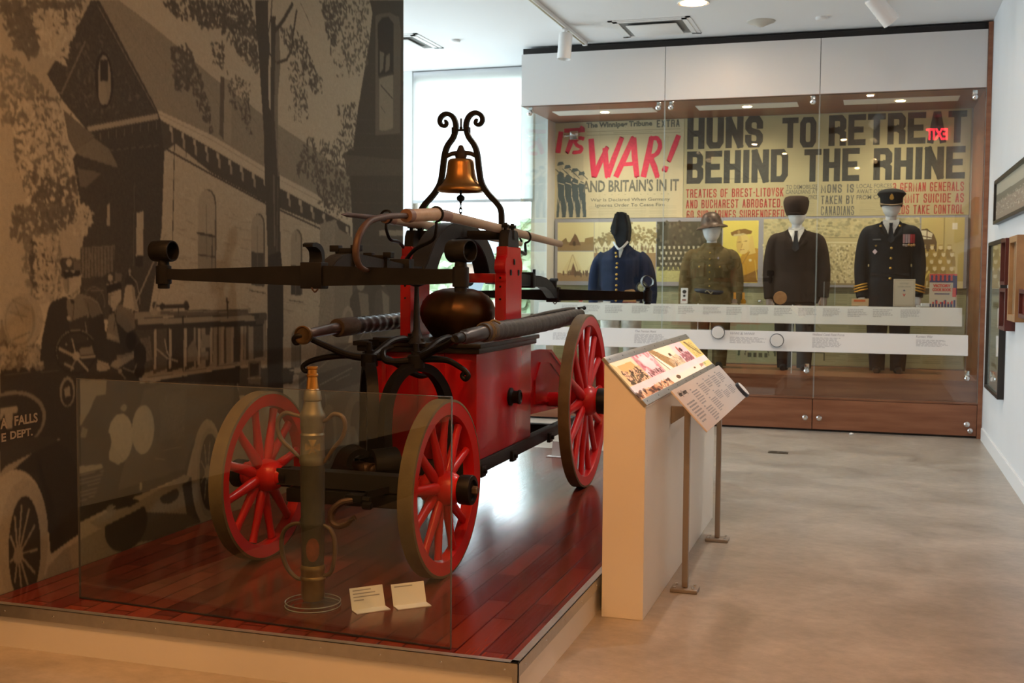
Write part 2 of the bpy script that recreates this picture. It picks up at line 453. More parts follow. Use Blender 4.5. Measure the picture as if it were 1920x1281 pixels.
def concrete():
    m = bpy.data.materials.new('polished_concrete'); m.use_nodes = True
    nt = m.node_tree; N = nt.nodes; L = nt.links; b = N['Principled BSDF']
    tc = N.new('ShaderNodeTexCoord')
    mp = N.new('ShaderNodeMapping'); mp.inputs['Scale'].default_value = (1, 1.2, 1); mp.inputs['Rotation'].default_value = (0, 0, .5)
    L.new(tc.outputs['Object'], mp.inputs[0])
    n1 = N.new('ShaderNodeTexNoise'); n1.inputs['Scale'].default_value = 1.7; n1.inputs['Detail'].default_value = 8; n1.inputs['Roughness'].default_value = .62; n1.inputs['Distortion'].default_value = .8
    n2 = N.new('ShaderNodeTexNoise'); n2.inputs['Scale'].default_value = 14; n2.inputs['Detail'].default_value = 8; n2.inputs['Roughness'].default_value = .7
    n3 = N.new('ShaderNodeTexVoronoi'); n3.inputs['Scale'].default_value = 3.5; n3.feature = 'SMOOTH_F1'
    for n in (n1, n2, n3): L.new(mp.outputs[0], n.inputs['Vector'])
    r = N.new('ShaderNodeValToRGB'); e = r.color_ramp.elements
    e[0].position = .32; e[0].color = (.25, .22, .18, 1); e[1].position = .70; e[1].color = (.52, .465, .40, 1)
    x = e.new(.5); x.color = (.37, .33, .28, 1)
    a = N.new('ShaderNodeMix'); a.data_type = 'FLOAT'; a.inputs[0].default_value = .38
    L.new(n1.outputs['Fac'], a.inputs[2]); L.new(n2.outputs['Fac'], a.inputs[3])
    L.new(a.outputs[0], r.inputs[0]); L.new(r.outputs[0], b.inputs['Base Color'])
    mr = N.new('ShaderNodeMapRange'); mr.inputs[3].default_value = .22; mr.inputs[4].default_value = .5
    L.new(n1.outputs['Fac'], mr.inputs[0]); L.new(mr.outputs[0], b.inputs['Roughness'])
    bp = N.new('ShaderNodeBump'); bp.inputs['Strength'].default_value = .06; bp.inputs['Distance'].default_value = .01
    L.new(n2.outputs['Fac'], bp.inputs['Height']); L.new(bp.outputs[0], b.inputs['Normal'])
    return m
def planks():
    m = bpy.data.materials.new('jatoba_planks'); m.use_nodes = True
    nt = m.node_tree; N = nt.nodes; L = nt.links; b = N['Principled BSDF']
    tc = N.new('ShaderNodeTexCoord'); mp = N.new('ShaderNodeMapping')
    mp.inputs['Rotation'].default_value = (0, 0, PI/2); L.new(tc.outputs['Object'], mp.inputs[0])
    br = N.new('ShaderNodeTexBrick')
    br.offset = .37; br.offset_frequency = 2; br.squash = 1
    br.inputs['Scale'].default_value = 1; br.inputs['Brick Width'].default_value = .62; br.inputs['Row Height'].default_value = .098
    br.inputs['Mortar Size'].default_value = .0035; br.inputs['Mortar Smooth'].default_value = .1; br.inputs['Bias'].default_value = 0
    br.inputs['Color1'].default_value = (.080, .010, .008, 1); br.inputs['Color2'].default_value = (.20, .036, .017, 1); br.inputs['Mortar'].default_value = (.006, .002, .002, 1)
    L.new(mp.outputs[0], br.inputs['Vector'])
    mp2 = N.new('ShaderNodeMapping'); mp2.inputs['Scale'].default_value = (22, .9, 1); L.new(tc.outputs['Object'], mp2.inputs[0])
    n = N.new('ShaderNodeTexNoise'); n.inputs['Scale'].default_value = 4; n.inputs['Detail'].default_value = 7; n.inputs['Distortion'].default_value = .15; L.new(mp2.outputs[0], n.inputs['Vector'])
    mr = N.new('ShaderNodeMapRange'); mr.inputs[3].default_value = .7; mr.inputs[4].default_value = 1.3; L.new(n.outputs['Fac'], mr.inputs[0])
    sc = N.new('ShaderNodeVectorMath'); sc.operation = 'SCALE'; L.new(br.outputs['Color'], sc.inputs[0]); L.new(mr.outputs[0], sc.inputs['Scale'])
    L.new(sc.outputs[0], b.inputs['Base Color'])
    b.inputs['Roughness'].default_value = .2; b.inputs['Specular IOR Level'].default_value = .55
    # each board lies a touch off its neighbours
    bp = N.new('ShaderNodeBump'); bp.inputs['Strength'].default_value = .35; bp.inputs['Distance'].default_value = .002; bp.invert = True
    L.new(br.outputs['Fac'], bp.inputs['Height'])
    n4 = N.new('ShaderNodeTexNoise'); n4.inputs['Scale'].default_value = 5; n4.inputs['Detail'].default_value = 2; L.new(mp2.outputs[0], n4.inputs['Vector'])
    bp2 = N.new('ShaderNodeBump'); bp2.inputs['Strength'].default_value = .012; bp2.inputs['Distance'].default_value = .01
    L.new(n4.outputs['Fac'], bp2.inputs['Height']); L.new(bp.outputs[0], bp2.inputs['Normal']); L.new(bp2.outputs[0], b.inputs['Normal'])
    mr2 = N.new('ShaderNodeMapRange'); mr2.inputs[3].default_value = .13; mr2.inputs[4].default_value = .24; L.new(n.outputs['Fac'], mr2.inputs[0]); L.new(mr2.outputs[0], b.inputs['Roughness'])
    return m

struct(MB().box(-7.4, 1.2, -6.2, 13.3, -.12, 0).build('floor', concrete(), smooth=0))
struct(MB().box(-7.4, 1.2, -6.2, 13.3, CEIL, CEIL+.12).build('ceiling', ceil_m, smooth=0))
struct(MB().box(1.015, 1.2, -6.2, 13.3, 0, CEIL).build('wall_right', white, smooth=0))
struct(MB().box(-7.35, -7.2, -6.2, 8.4, 0, CEIL).box(-7.35, -7.2, 12.45, 13.3, 0, CEIL).box(-7.35, -7.2, 8.4, 12.45, 0, .08).box(-7.35, -7.2, 8.4, 12.45, 3.85, CEIL).build('wall_far_left', white, smooth=0))  # opening left for the added side window
struct(MB().box(-3.6, 1.015, 12.99, 13.2, 0, CEIL).build('wall_back', white, smooth=0))
struct(MB().box(-7.2, 1.015, -6.2, -6.0, 0, CEIL).build('wall_rear', white, smooth=0))
pane_m = glass_mat('window_glass', (.93, .97, .97))
# baseboard along the right wall
struct(MB().box(1.0, 1.015, -6.0, 11.5, 0, .115).box(1.008, 1.015, -6.0, 11.5, .115, .121).build('baseboard_right', mat('white_baseboard', (.78, .79, .80), .45), smooth=0))
# mural wall
struct(MB().box(-3.62, -3.42, 3.645, 7.985, 0, CEIL).build('wall_left', mat('dark_wall_edge', (.10, .105, .10), .6), smooth=0))
struct(MB().box(-3.62, -3.42, -6.0, 3.645, .46, CEIL).build('wall_left_near', mat('pale_wall', (.62, .66, .66), .6), smooth=0))
struct(MB().box(-3.62, -3.43, -6.0, 3.645, 0, .46).build('added_trim_1', mat('added_dark_band', (.05, .045, .04), .5), smooth=0))  # unseen dark band, added to darken the low reflection in the glass barrier

# window wall at the far left
frame_m = mat('pale_window_frame', (.52, .47, .38), .5)
struct(MB().box(-7.2, -7.05, 12.6, 12.8, 0, CEIL).box(-5.42, -5.29, 12.62, 12.8, 0, CEIL).box(-3.75, -3.6, 12.6, 12.99, 0, CEIL).box(-7.05, -3.75, 12.68, 12.8, 3.88, CEIL).box(-7.05, -3.75, 12.62, 12.8, 0, .06)
       .build('wall_back_left', mat('window_wall_white', (.72, .73, .72), .55), smooth=0))
for k, (x0, x1) in enumerate(((-7.05, -5.42), (-5.29, -3.75))):
    wf = MB()
    wf.box(x0, x0+.06, 12.66, 12.74, .06, 3.88).box(x1-.06, x1, 12.66, 12.74, .06, 3.88).box(x0, x1, 12.66, 12.74, .06, .12).box(x0, x1, 12.66, 12.74, 3.82, 3.88).box(x0, x1, 12.66, 12.74, 1.03, 1.09)
    o = struct(wf.build('window_%d' % (k*2+1), frame_m, smooth=0))
    MB().box(x0+.06, x1-.06, 12.695, 12.705, .12, 3.82).build('window_pane', pane_m, o, smooth=0)
o = struct(MB().box(-7.32, -7.23, 8.4, 8.48, .08, 3.85).box(-7.32, -7.23, 12.37, 12.45, .08, 3.85).box(-7.32, -7.23, 10.38, 10.46, .08, 3.85).box(-7.32, -7.23, 8.48, 12.37, .08, .15).box(-7.32, -7.23, 8.48, 12.37, 3.78, 3.85).build('window_2', frame_m, smooth=0))  # unseen side window, added to bring daylight across to the right wall
MB().box(-7.28, -7.27, 8.48, 12.37, .15, 3.78).build('window_pane', pane_m, o, smooth=0)
# roller blinds, pulled two thirds down
bm_ = bpy.data.materials.new('white_blind_fabric'); bm_.use_nodes = True
nt = bm_.node_tree; N = nt.nodes; L = nt.links
N.remove(N['Principled BSDF'])
d1 = N.new('ShaderNodeBsdfDiffuse'); d1.inputs[0].default_value = (.85, .86, .86, 1)
t1 = N.new('ShaderNodeBsdfTranslucent'); t1.inputs[0].default_value = (.92, .93, .94, 1)
tr = N.new('ShaderNodeBsdfTransparent')
wv = N.new('ShaderNodeTexNoise'); wv.inputs['Scale'].default_value = 1.3
mx = N.new('ShaderNodeMixShader'); mx.inputs[0].default_value = .86
L.new(d1.outputs[0], mx.inputs[1]); L.new(t1.outputs[0], mx.inputs[2]); L.new(mx.outputs[0], N['Material Output'].inputs[0])
for x0, x1, zb, lab in ((-7.0, -5.48, 2.42, 'white roller blind half hidden behind the mural wall'), (-5.27, -3.78, 2.42, 'white roller blind drawn over the upper window behind the brass bell')):
    o = tag(MB().box(x0, x1, 12.612, 12.615, zb, 3.935).build('roller_blind', bm_, smooth=0), lab, 'blind', 'window blinds')
    MB().box(x0, x1, 12.604, 12.622, zb-.035, zb, bev=.004).build('hem_bar', mat('blind_hem', (.42, .44, .45), .5), o)
    MB().cyl((x0, 12.64, 3.915), (x1, 12.64, 3.915), .025, 14).build('roller_tube', mat('blind_roller', (.8, .8, .8), .5), o)

# outdoors behind the glazing
struct(MB().box(-40, 20, 13.3, 60, -.5, -.12).build('ground', mat('outdoor_lawn', (.30, .34, .24), .9, var=.25, vscale=.6), smooth=0))
struct(MB().box(-14, 4, 13.3, 17.5, -.12, -.05).build('path', mat('outdoor_paving', (.62, .60, .57), .8, var=.1, vscale=2), smooth=0))
leaf = [mat('pale_leaves', (.50, .60, .42), .8, var=.35, vscale=3), mat('green_leaves', (.40, .50, .34), .8, var=.35, vscale=3)]
bark = mat('tree_bark', (.14, .10, .07), .9)
def tree(x, y, h, r, label, mi, seed):
    rg = random.Random(seed)
    t = thing('leafy_tree', label, 'tree', (x, y, -.12), group='trees outside the window')
    m = MB().tube(crv([(0, 0, 0), (.05, 0, h*.3), (0, .1, h*.6), (.1, 0, h*.85)], 5), [.14, .1, .07, .03], 8)
    for k in range(5):
        a = rg.random()*6.28; m.tube([(0, 0, h*(.35+.08*k)), (math.cos(a)*r*.6, math.sin(a)*r*.6, h*(.5+.09*k))], [.05, .015], 6)
    m.build('trunk', bark, t)
    b = bmesh.new()
    for k in range(1500):
        a = rg.random()*6.28; u = rg.random()**.4; zz = rg.random()
        rr = r*u*(1-abs(zz-.4)*1.1)
        p = Vector((rr*math.cos(a), rr*math.sin(a), h*.3+h*.75*zz))
        q = .13+.14*rg.random(); n1 = Vector((rg.uniform(-1, 1), rg.uniform(-1, 1), rg.uniform(-1, 1))).normalized(); n2 = n1.orthogonal().normalized(); n3 = n1.cross(n2)
        b.faces.new([b.verts.new(p+n2*q), b.verts.new(p+n3*q*.6), b.verts.new(p-n2*q), b.verts.new(p-n3*q*.6)])
    me = bpy.data.meshes.new('foliage'); b.to_mesh(me); b.free(); me.materials.append(leaf[mi])
    o = bpy.data.objects.new('foliage', me); COL.objects.link(o); o.parent = t
tree(-9.8, 22.5, 3.3, 1.5, 'pale green tree outside, seen left of the arch on the pump', 0, 3)
tree(-7.0, 24.0, 2.7, 1.3, 'pale green tree outside, seen through the pump arch', 1, 5)
tree(-12.2, 26.0, 4.2, 2.0, 'tall tree outside, mostly hidden behind the mural wall', 1, 8)
tree(-7.5, 29.0, 3.1, 1.4, 'small tree outside beside the low brick building', 0, 11)
bld = thing('brick_building', 'low pale brick building with grey roof outside the window', 'building', (-11.5, 36, -.12))
MB().box(-6, 6, 0, 6, 0, 2.1).build('wall_block', mat('pink_brick', (.52, .36, .32), .85, var=.15, vscale=9), bld, smooth=0)
MB().prism([(-6.4, 2.1), (6.4, 2.1), (5.2, 3.1), (-5.2, 3.1)], -.4, 6.4).build('roof', mat('grey_roof', (.34, .38, .46), .8), bld, smooth=0)
for k in range(4): MB().box(-4.6+k*2.6, -3.4+k*2.6, -.04, .02, .7, 1.7).build('window', mat('dark_far_glass', (.10, .13, .16), .1), bld, smooth=0)

# ================================================================ PLATFORM
PH = .172
pf = thing('display_platform', 'low wooden display platform with red plank top and white sides under the fire pump', 'platform', (-2.27, 6.0, 0))
def pbox(n, m, x0, x1, y0, y1, z0, z1, **k): return MB().box(x0+2.27, x1+2.27, y0-6.0, y1-6.0, z0, z1, **k).build(n, m, pf, smooth=30)
pbox('plank_top', planks(), -3.415, -1.14, 3.665, 8.5, .13, PH)
pbox('front_board', cream, -3.415, -1.15, 3.668, 3.69, 0, .13)
pbox('side_board', cream, -1.165, -1.148, 3.67, 8.49, 0, .13)
pbox('back_board', cream, -3.415, -1.15, 8.47, 8.49, 0, .13)
tr_ = MB()
tr_.box(-3.415+2.27, -1.1335+2.27, 3.660-6, 3.664-6, .125, PH+.003).box(-3.415+2.27, -1.1335+2.27, 3.660-6, 3.690-6, PH+.0005, PH+.003)
tr_.box(-1.1375+2.27, -1.1335+2.27, 3.660-6, 8.5-6, .125, PH+.003).box(-1.165+2.27, -1.1335+2.27, 3.660-6, 8.5-6, PH+.0005, PH+.003)
tr_.box(-1.155+2.27, -1.1335+2.27, 3.660-6, 3.664-6, 0, .125).box(-1.1375+2.27, -1.1335+2.27, 3.660-6, 3.675-6, 0, .125)
tro = tr_.build('edge_trim', alu, pf, smooth=0)
for k in range(10): MB().sphere((-3.3+.235*k+2.27, 3.660-6, .148), .0045, 8, (1, .5, 1)).build('screw', steel, tro)
for k in range(18): MB().sphere((-1.1335+2.27, 3.74+.27*k-6, .148), .0045, 8, (.5, 1, 1)).build('screw', steel, tro)

# ================================================================ CONSOLE WITH LIT PANEL
cx0, cx1, cy0, cy1 = -1.118, -.932, 4.848, 7.12
cs = thing('exhibit_console', 'tall narrow cream exhibit console with sloping picture panel beside the platform', 'console', (-1.025, 5.98, 0))
def cl(p): return (p[0]+1.025, p[1]-5.98, p[2])
zL, zR = 1.150, .955
mb = MB().prism([(cx0+1.025, 0), (cx1+1.025, 0), (cx1+1.025, zR-.012), (cx0+1.025, zL-.012)], cy0-5.98, cy1-5.98, 'xz', bev=.002)
mb.build('cabinet', mat('console_cream_paint', (.78, .74, .66), .42, var=.02, vscale=3), cs, smooth=0)
sl = Vector((cx1-cx0, 0, zR-zL)); sl_l = sl.length; sn = sl.normalized(); nn = Vector((-sn.z, 0, sn.x))
Ms = Matrix(((0, sn.x, nn.x, cx0+1.025), (1, 0, 0, cy0-5.98), (0, sn.z, nn.z, zL), (0, 0, 0, 1)))   # local: x along console, y down the slope, z out
mb = MB(Ms); Ln = cy1-cy0
mb.box(-.004, Ln+.004, -.006, sl_l+.006, -.012, -.004).build('panel_tray', alu, cs, smooth=0)
f = MB(Ms).box(-.004, Ln+.004, -.006, .030, -.004, .004, bev=.001).box(-.004, Ln+.004, sl_l-.026, sl_l+.006, -.004, .004, bev=.001)
pfm = f.build('panel_frame', alu, cs, smooth=30)
for k in range(9):
    for yy in (.012, sl_l-.010): MB(Ms).sphere((.06+k*(Ln-.12)/8, yy, .004), .004, 8, (1, 1, .4)).build('screw', black_pl, pfm)
# printed panel: a strip of old photographs, captions, a second strip
hh, ww = 84, 640
U, V = np.meshgrid(np.linspace(0, Ln, ww), np.linspace(0, 1, hh))
pt = Paint(U/Ln, V, (.82, .62, .52))
rg = np.random.RandomState(4)
pt.poly([(0, 0), (.22, 0), (.22, .64), (0, .64)], (.72, .48, .22))
pt.poly([(.0, .0), (.2, 0), (.24, .25), (.05, .22)], (.85, .66, .42))
pt.poly([(.035, .12), (.17, .10), (.19, .34), (.05, .36)], (.66, .40, .14))
for k in range(240):
    x = .03+.17*rg.rand(); y = .30+.34*rg.rand(); pt.ell(x, y, .003+.006*rg.rand(), .015+.04*rg.rand(), rg.choice([.05, .12, .85])*np.array((1, .55, .32)), .8)
pt.poly([(.20, 0), (.40, 0), (.40, .64), (.215, .64)], (.74, .36, .36))
for k in range(90):
    x = .22+.16*rg.rand(); y = .02+.5*rg.rand(); pt.ell(x, y, .008+.02*rg.rand(), .03+.07*rg.rand(), (np.array((.86, .62, .6)) if rg.rand() < .6 else np.array((.50, .12, .14))), .55)
pt.poly([(.24, .1), (.33, .06), (.36, .4), (.29, .52)], (.88, .70, .66), .7)
for k in range(60):
    x = .23+.15*rg.rand(); y = .48+.16*rg.rand(); pt.ell(x, y, .004, .03, (.16, .05, .05), .8)
pt.poly([(.40, 0), (.66, 0), (.66, .64), (.40, .64)], (.86, .70, .48))
pt.poly([(.395, 0), (.45, 0), (.62, .60), (.50, .64), (.44, .3)], (.40, .22, .09))
for k in range(200):
    x = .42+.17*rg.rand(); y = .64*rg.rand()
    if x < .46+.16*y/.6 and x > .4+.13*y/.64: pt.ell(x, y, .004, .01, (.14, .07, .03), .6)
pt.poly([(.405, .16), (.43, .2), (.455, .5), (.48, .62), (.46, .64), (.42, .4)], (.9, .82, .66))
pt.line([(.395, .05), (.405, .2), (.45, .64)], .008, (.06, .03, .02))
pt.poly([(.52, .40), (.66, .30), (.70, .64), (.53, .64)], (.62, .40, .22), .7)
pt.ell(.585, .27, .016, .05, (.10, .05, .03)); pt.line([(.57, .3), (.6, .3), (.605, .45)], .006, (.2, .1, .06))
for k in range(90):
    pt.ell(.54+.14*rg.rand(), .42+.22*rg.rand(), .004, .03, rg.choice([.12, .8])*np.array((1, .7, .45)), .7)
pt.poly([(.66, 0), (.84, 0), (.84, .64), (.69, .64)], (.80, .52, .50))
pt.ell(.725, .22, .012, .12, (.42, .10, .08)); pt.ell(.757, .24, .02, .07, (.10, .03, .03)); pt.line([(.72, .3), (.77, .33), (.76, .42)], .008, (.16, .05, .05))
for k in range(170):
    pt.ell(.70+.13*rg.rand(), .36+.28*rg.rand(), .005, .035, np.array((.20, .05, .06))*(1+rg.rand()), .75)
pt.poly([(.83, 0), (1, 0), (1, .64), (.86, .64)], (.70, .50, .16))
pt.line([(.88, .05), (.90, .2), (.94, .42), (.97, .58)], .02, (.22, .14, .05)); pt.line([(.89, .05), (.95, .30), (.98, .5)], .008, (.2, .12, .04))
for k in range(60): pt.ell(.88+.09*rg.rand(), .1+.5*rg.rand(), .004, .02, (.28, .18, .05), .7)
pt.poly([(0, .64), (1, .64), (1, .82), (0, .82)], (.84, .64, .58))
for k, (a, b) in enumerate(((.02, .13), (.15, .27), (.29, .34), (.42, .52), (.55, .66), (.68, .79), (.82, .95))):
    for q in range(4): pt.line([(a, .675+q*.036), (b-.03*rg.rand(), .675+q*.036)], .009, (.55, .30, .30), .6)
pt.poly([(0, .82), (1, .82), (1, 1), (0, 1)], (.86, .68, .52))
pt.poly([(.0, .84), (.36, .82), (.38, 1), (0, 1)], (.34, .12, .06))
for k in range(70): pt.ell(.36*rg.rand(), .83+.17*rg.rand(), .006+.008*rg.rand(), .03+.03*rg.rand(), [(.62, .30, .14), (.05, .02, .02), (.8, .5, .3)][rg.randint(3)], .8)
pt.ell(.47, .90, .025, .06, (.14, .07, .04)); pt.ell(.73, .87, .016, .03, (.22, .12, .08))
for k in range(40): pt.ell(.82+.06*rg.rand(), .84+.1*rg.rand(), .004, .02, (.40, .14, .1), .8)
pt.poly([(.88, .83), (.995, .83), (.995, .99), (.88, .99)], (.72, .55, .2)); pt.poly([(.89, .84), (.92, .84), (.92, .92), (.89, .92)], (.34, .36, .14))
Msn = np.array(Ms); y0, y1 = .030, sl_l-.026
loc3 = np.stack([U, y0+V*(y1-y0), np.full_like(U, .001)], -1)
P3 = loc3 @ Msn[:3, :3].T + Msn[:3, 3]
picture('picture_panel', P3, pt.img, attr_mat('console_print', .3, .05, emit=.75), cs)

# ================================================================ READING STAND
rs = thing('reading_stand', 'slanted text panel on two square metal posts in front of the console', 'sign stand', (-.80, 5.95, 0))
tan = mat('taupe_metal', (.34, .29, .24), .4, metal=.5, var=.03, vscale=9)
for k, (px_, py_) in enumerate(((-.832, 5.389), (-.822, 6.5))):
    zt = .89
    p = MB().box(px_-.014+.8, px_+.014+.8, py_-.014-5.95, py_+.014-5.95, .02, zt, bev=.002).build('post', tan, rs)
    MB().box(px_-.065+.8, px_+.065+.8, py_-.05-5.95, py_+.05-5.95, 0.001, .018, bev=.003).build('base_plate', tan, p)
    for a in (-1, 1):
        for c in (-1, 1): MB().cyl((px_+a*.045+.8, py_+c*.034-5.95, .018), (px_+a*.045+.8, py_+c*.034-5.95, .026), .007, 6).build('bolt', steel, p)
ta = Vector((-.868+.8, 0, .992)); tb = Vector((-.700+.8, 0, .812))
sl2 = tb-ta; l2 = sl2.length; s2 = sl2.normalized(); n2_ = Vector((-s2.z, 0, s2.x))
Mp = Matrix(((0, s2.x, n2_.x, ta.x), (1, 0, 0, 5.13-5.95), (0, s2.z, n2_.z, ta.z), (0, 0, 0, 1)))
L2n = 1.66
pn = MB(Mp).box(0, L2n, 0, l2, -.008, 0, bev=.0015).build('text_panel', mat('mauve_white_panel', (.66, .60, .57), .45), rs, smooth=30)
mb = MB(Mp)
Mt = T(0, 0, .0006)
rg2 = random.Random(3)
# columns of print: (x0, x1, y from top, y to)  in panel space, y down
def colum(x0, x1, ya, yb, n): lines_block(mb, x0, x1, -yb, -ya, n, Matrix(((1, 0, 0, 0), (0, -1, 0, 0), (0, 0, 1, .0006), (0, 0, 0, 1))), .5, .15, True, rg2)
colum(.06, .29, .085, .205, 7)
for a, ya, yb, n in ((.36, .05, .135, 6), (.36, .155, .235, 6), (.63, .04, .11, 6), (.63, .135, .215, 7), (.86, .035, .085, 4), (.86, .115, .165, 5), (1.08, .035, .11, 6), (1.08, .14, .185, 5), (1.32, .035, .10, 6), (1.32, .13, .185, 6)):
    colum(a, a+.20, ya, yb, n)
    mb.quad((a, ya-.012, .0006), (a+.04, ya-.012, .0006), (a+.04, ya-.005, .0006), (a, ya-.005, .0006))
mb.build('small_print', ink_g, pn, smooth=0)
Mh = Mp @ T(.06, .055, .0008) @ Matrix.Diagonal((1, -1, 1, 1))
text_mesh('heading', 'Ashley Cemetery', .05, ink_d, pn, Mh, align='LEFT', fit=.22, height=.035, shear=.2)
dk = MB(Mp @ T(L2n-.03, l2-.045, .004)).lathe([(.052, -.004), (.052, .012), (.046, .016)], 32).build('round_button', mat('navy_plastic', (.02, .025, .04), .35), rs)
MB(Mp @ T(L2n-.03, l2-.045, .0205)).lathe([(.046, 0), (.045, .0015)], 32).build('button_face', paper_w, dk)
MB().prism([(-.930+.8, .79), (-.930+.8, .88), (-.80+.8, .88)], 5.50-5.95, 5.53-5.95).build('arm_bracket', tan, rs, smooth=0)

# ================================================================ GLASS BARRIER + NOZZLE + CARDS
gl = glass_mat('barrier_glass', (.90, .95, .93))
p0 = Vector((-3.081, 3.842, PH)); p1 = Vector((-1.411, 3.733, PH))
ang = math.atan2(p1.y-p0.y, p1.x-p0.x); ln = (p1-p0).length
gb = thing('glass_barrier', 'low upright sheet of clear glass along the front of the platform', 'glass panel', p0, ang)
MB().box(0, ln, -.005, .005, .004, .907, bev=.001).build('glass_sheet', gl, gb, smooth=0)
eg = mat('green_glass_edge', (.07, .065, .05), .25, spec=.8)
MB().box(-.0015, 0.0005, -.005, .005, .004, .907).box(ln-.0005, ln+.0015, -.005, .005, .004, .907).box(0, ln, -.005, .005, .9065, .9085).build('polished_edge', eg, gb, smooth=0)
MB().box(0, ln, -.006, .006, 0.0005, .004).build('base_channel', dark, gb, smooth=0)

brass = mat('old_brass', (.34, .22, .09), .38, metal=.9, var=.25, vscale=9, bump=.05, bscale=40)
brass_b = mat('polished_brass_tip', (.62, .31, .07), .28, metal=.95, var=.1, vscale=12)
leather = mat('dark_leather_wrap', (.055, .048, .035), .5, var=.2, vscale=14, bump=.15, bscale=120)
nz = thing('fire_nozzle', 'tall old brass fire hose nozzle with four curved handles standing on a clear round base', 'nozzle', (-2.13, 4.06, PH))
def zz(y): return 1.143-(y-272)*.001074-PH
def rr_(h): return h*.00108
acr = glass_mat('clear_acrylic', (.93, .96, .97), 1.49)
MB().lathe([(.110, .001), (.112, .004), (.112, .016), (.108, .02)], 48).build('acrylic_base', acr, nz)
MB().tube([(.111*math.cos(a), .111*math.sin(a), .0185) for a in np.linspace(0, 2*PI, 64, endpoint=False)], .0022, 8, closed=True).tube([(.112*math.cos(a), .112*math.sin(a), .003) for a in np.linspace(0, 2*PI, 64, endpoint=False)], .0022, 8, closed=True).build('polished_rim', mat('acrylic_rim', (.32, .37, .37), .15, spec=.8), nz)
low = [(1152, 38), (1140, 43), (1110, 44), (1080, 44), (1074, 48), (1066, 48), (1060, 44), (1040, 45), (1034, 47), (1026, 46), (1018, 42)]
MB().lathe([(rr_(h), zz(y)) for y, h in low], 32).build('coupling', brass, nz)
MB().lathe([(rr_(h), zz(y)) for y, h in [(1018, 42), (880, 43.5), (872, 47), (858, 47), (850, 44), (740, 45), (640, 46)]], 32).build('barrel', leather, nz)
MB().lathe([(rr_(h), zz(y)) for y, h in [(640, 46), (632, 49), (616, 49), (608, 46), (540, 43), (528, 45), (520, 41), (500, 45), (488, 46), (478, 44), (466, 47), (455, 48), (446, 44), (430, 37), (402, 30), (398, 34), (388, 34), (380, 32), (368, 31), (356, 23)]], 32).build('upper_body', mat('grey_brass', (.26, .23, .17), .4, metal=.8, var=.2, vscale=10), nz)
MB().lathe([(rr_(h), zz(y)) for y, h in [(356, 23), (312, 18.5), (309, 21.5), (303, 21.5), (300, 18), (284, 17.5), (280, 20.5), (274, 20.5), (272, 18)]], 32).build('tip', brass_b, nz)
def hpt(xc, yc, dy=0.): return ((xc-357)*.00108, dy, zz(yc))
hm = mat('handle_leather', (.10, .062, .036), .42, var=.2, vscale=20)
for pts in ([(312, 463), (285, 458), (245, 452), (216, 478), (214, 520), (230, 556), (270, 590), (308, 622)], [(402, 478), (420, 468), (445, 448), (478, 455), (491, 490), (478, 535), (440, 580), (406, 628)],
            [(315, 868), (275, 872), (238, 900), (226, 945), (232, 1000), (252, 1045), (285, 1075), (316, 1084)], [(400, 866), (428, 880), (446, 915), (448, 965), (440, 1020), (425, 1050), (400, 1058)]):
    MB().tube(crv([hpt(*p) for p in pts], 5), [.007, .009, .0095, .0095, .009, .007], 10).build('handle', hm, nz)
# worn decals on the barrel
Md = RZ(-.5)
def on_barrel(u, z, r): return (r*math.cos(u), r*math.sin(u), z)
b = MB(); zc = zz(955); cen = -1.1
ring = [(cen+.0275*math.cos(t)/.0465, zc+.048*math.sin(t)) for t in np.linspace(0, 2*PI, 28, endpoint=False)]
for k in range(1, 12):
    pass
vs = b.bm
c0 = vs.verts.new(on_barrel(cen, zc, .0478)); rv = [vs.verts.new(on_barrel(u, z, .0478)) for u, z in ring]; rm = [vs.verts.new(on_barrel(cen+(u-cen)*.5, zc+(z-zc)*.5, .0478)) for u, z in ring]
for k in range(28):
    k2 = (k+1) % 28; vs.faces.new((rv[k], rv[k2], rm[k2], rm[k])); vs.faces.new((rm[k], rm[k2], c0))
b.build('oval_mark', mat('faded_red_paint', (.20, .045, .02), .5, var=.3, vscale=30), nz)
b = MB(); zc = zz(570)
for k in range(4):
    a = k*PI/2
    pts = []
    for du, dz in ((.004, .006), (.016, .030), (-.016, .030), (-.004, .006)):
        x_, z_ = du*math.cos(a)-dz*math.sin(a), du*math.sin(a)+dz*math.cos(a)
        pts.append(on_barrel(cen+x_/.0475, zc+z_, .0500))
    b.quad(*pts)
b.quad(*[on_barrel(cen+x_/.0475, zc+z_, .0500) for x_, z_ in ((-.006, -.006), (.006, -.006), (.006, .006), (-.006, .006))])
b.build('cross_mark', mat('worn_gilt_paint', (.26, .18, .08), .5, var=.3, vscale=40), nz)

for (x0, y0), (x1, y1), lab, txt in (((-1.947, 4.041), (-1.845, 4.155), 'small bent white label card beside the nozzle base, left of two', 4), ((-1.815, 4.149), (-1.710, 4.255), 'small bent white label card nearest the front wheel, right of two', 1)):
    a = math.atan2(y1-y0, x1-x0)-.03; l_ = .142
    c_ = thing('label_card', lab, 'label card', (x0, y0, PH+.0005), a, 'bent label cards by the nozzle')
    lf = MB(RX(.0)).box(0, l_, -.055, 0, 0, .003).build('foot_flap', paper_w, c_, smooth=0)
    Mc = T(0, 0, 0) @ RX(math.radians(-22))
    up_ = MB(Mc).box(0, l_, -.0015, .0015, .001, .088).build('card_face', paper_w, c_, smooth=0)
    t_ = MB(Mc)
    for q in range(txt): t_.quad((.012, -.0019, .074-q*.013), (.012+l_*(.55+.12*q if q < 3 else .3), -.0019, .074-q*.013), (.012+l_*(.55+.12*q if q < 3 else .3), -.0019, .0785-q*.013), (.012, -.0019, .0785-q*.013))
    t_.build('small_print', ink_g, up_, smooth=0)
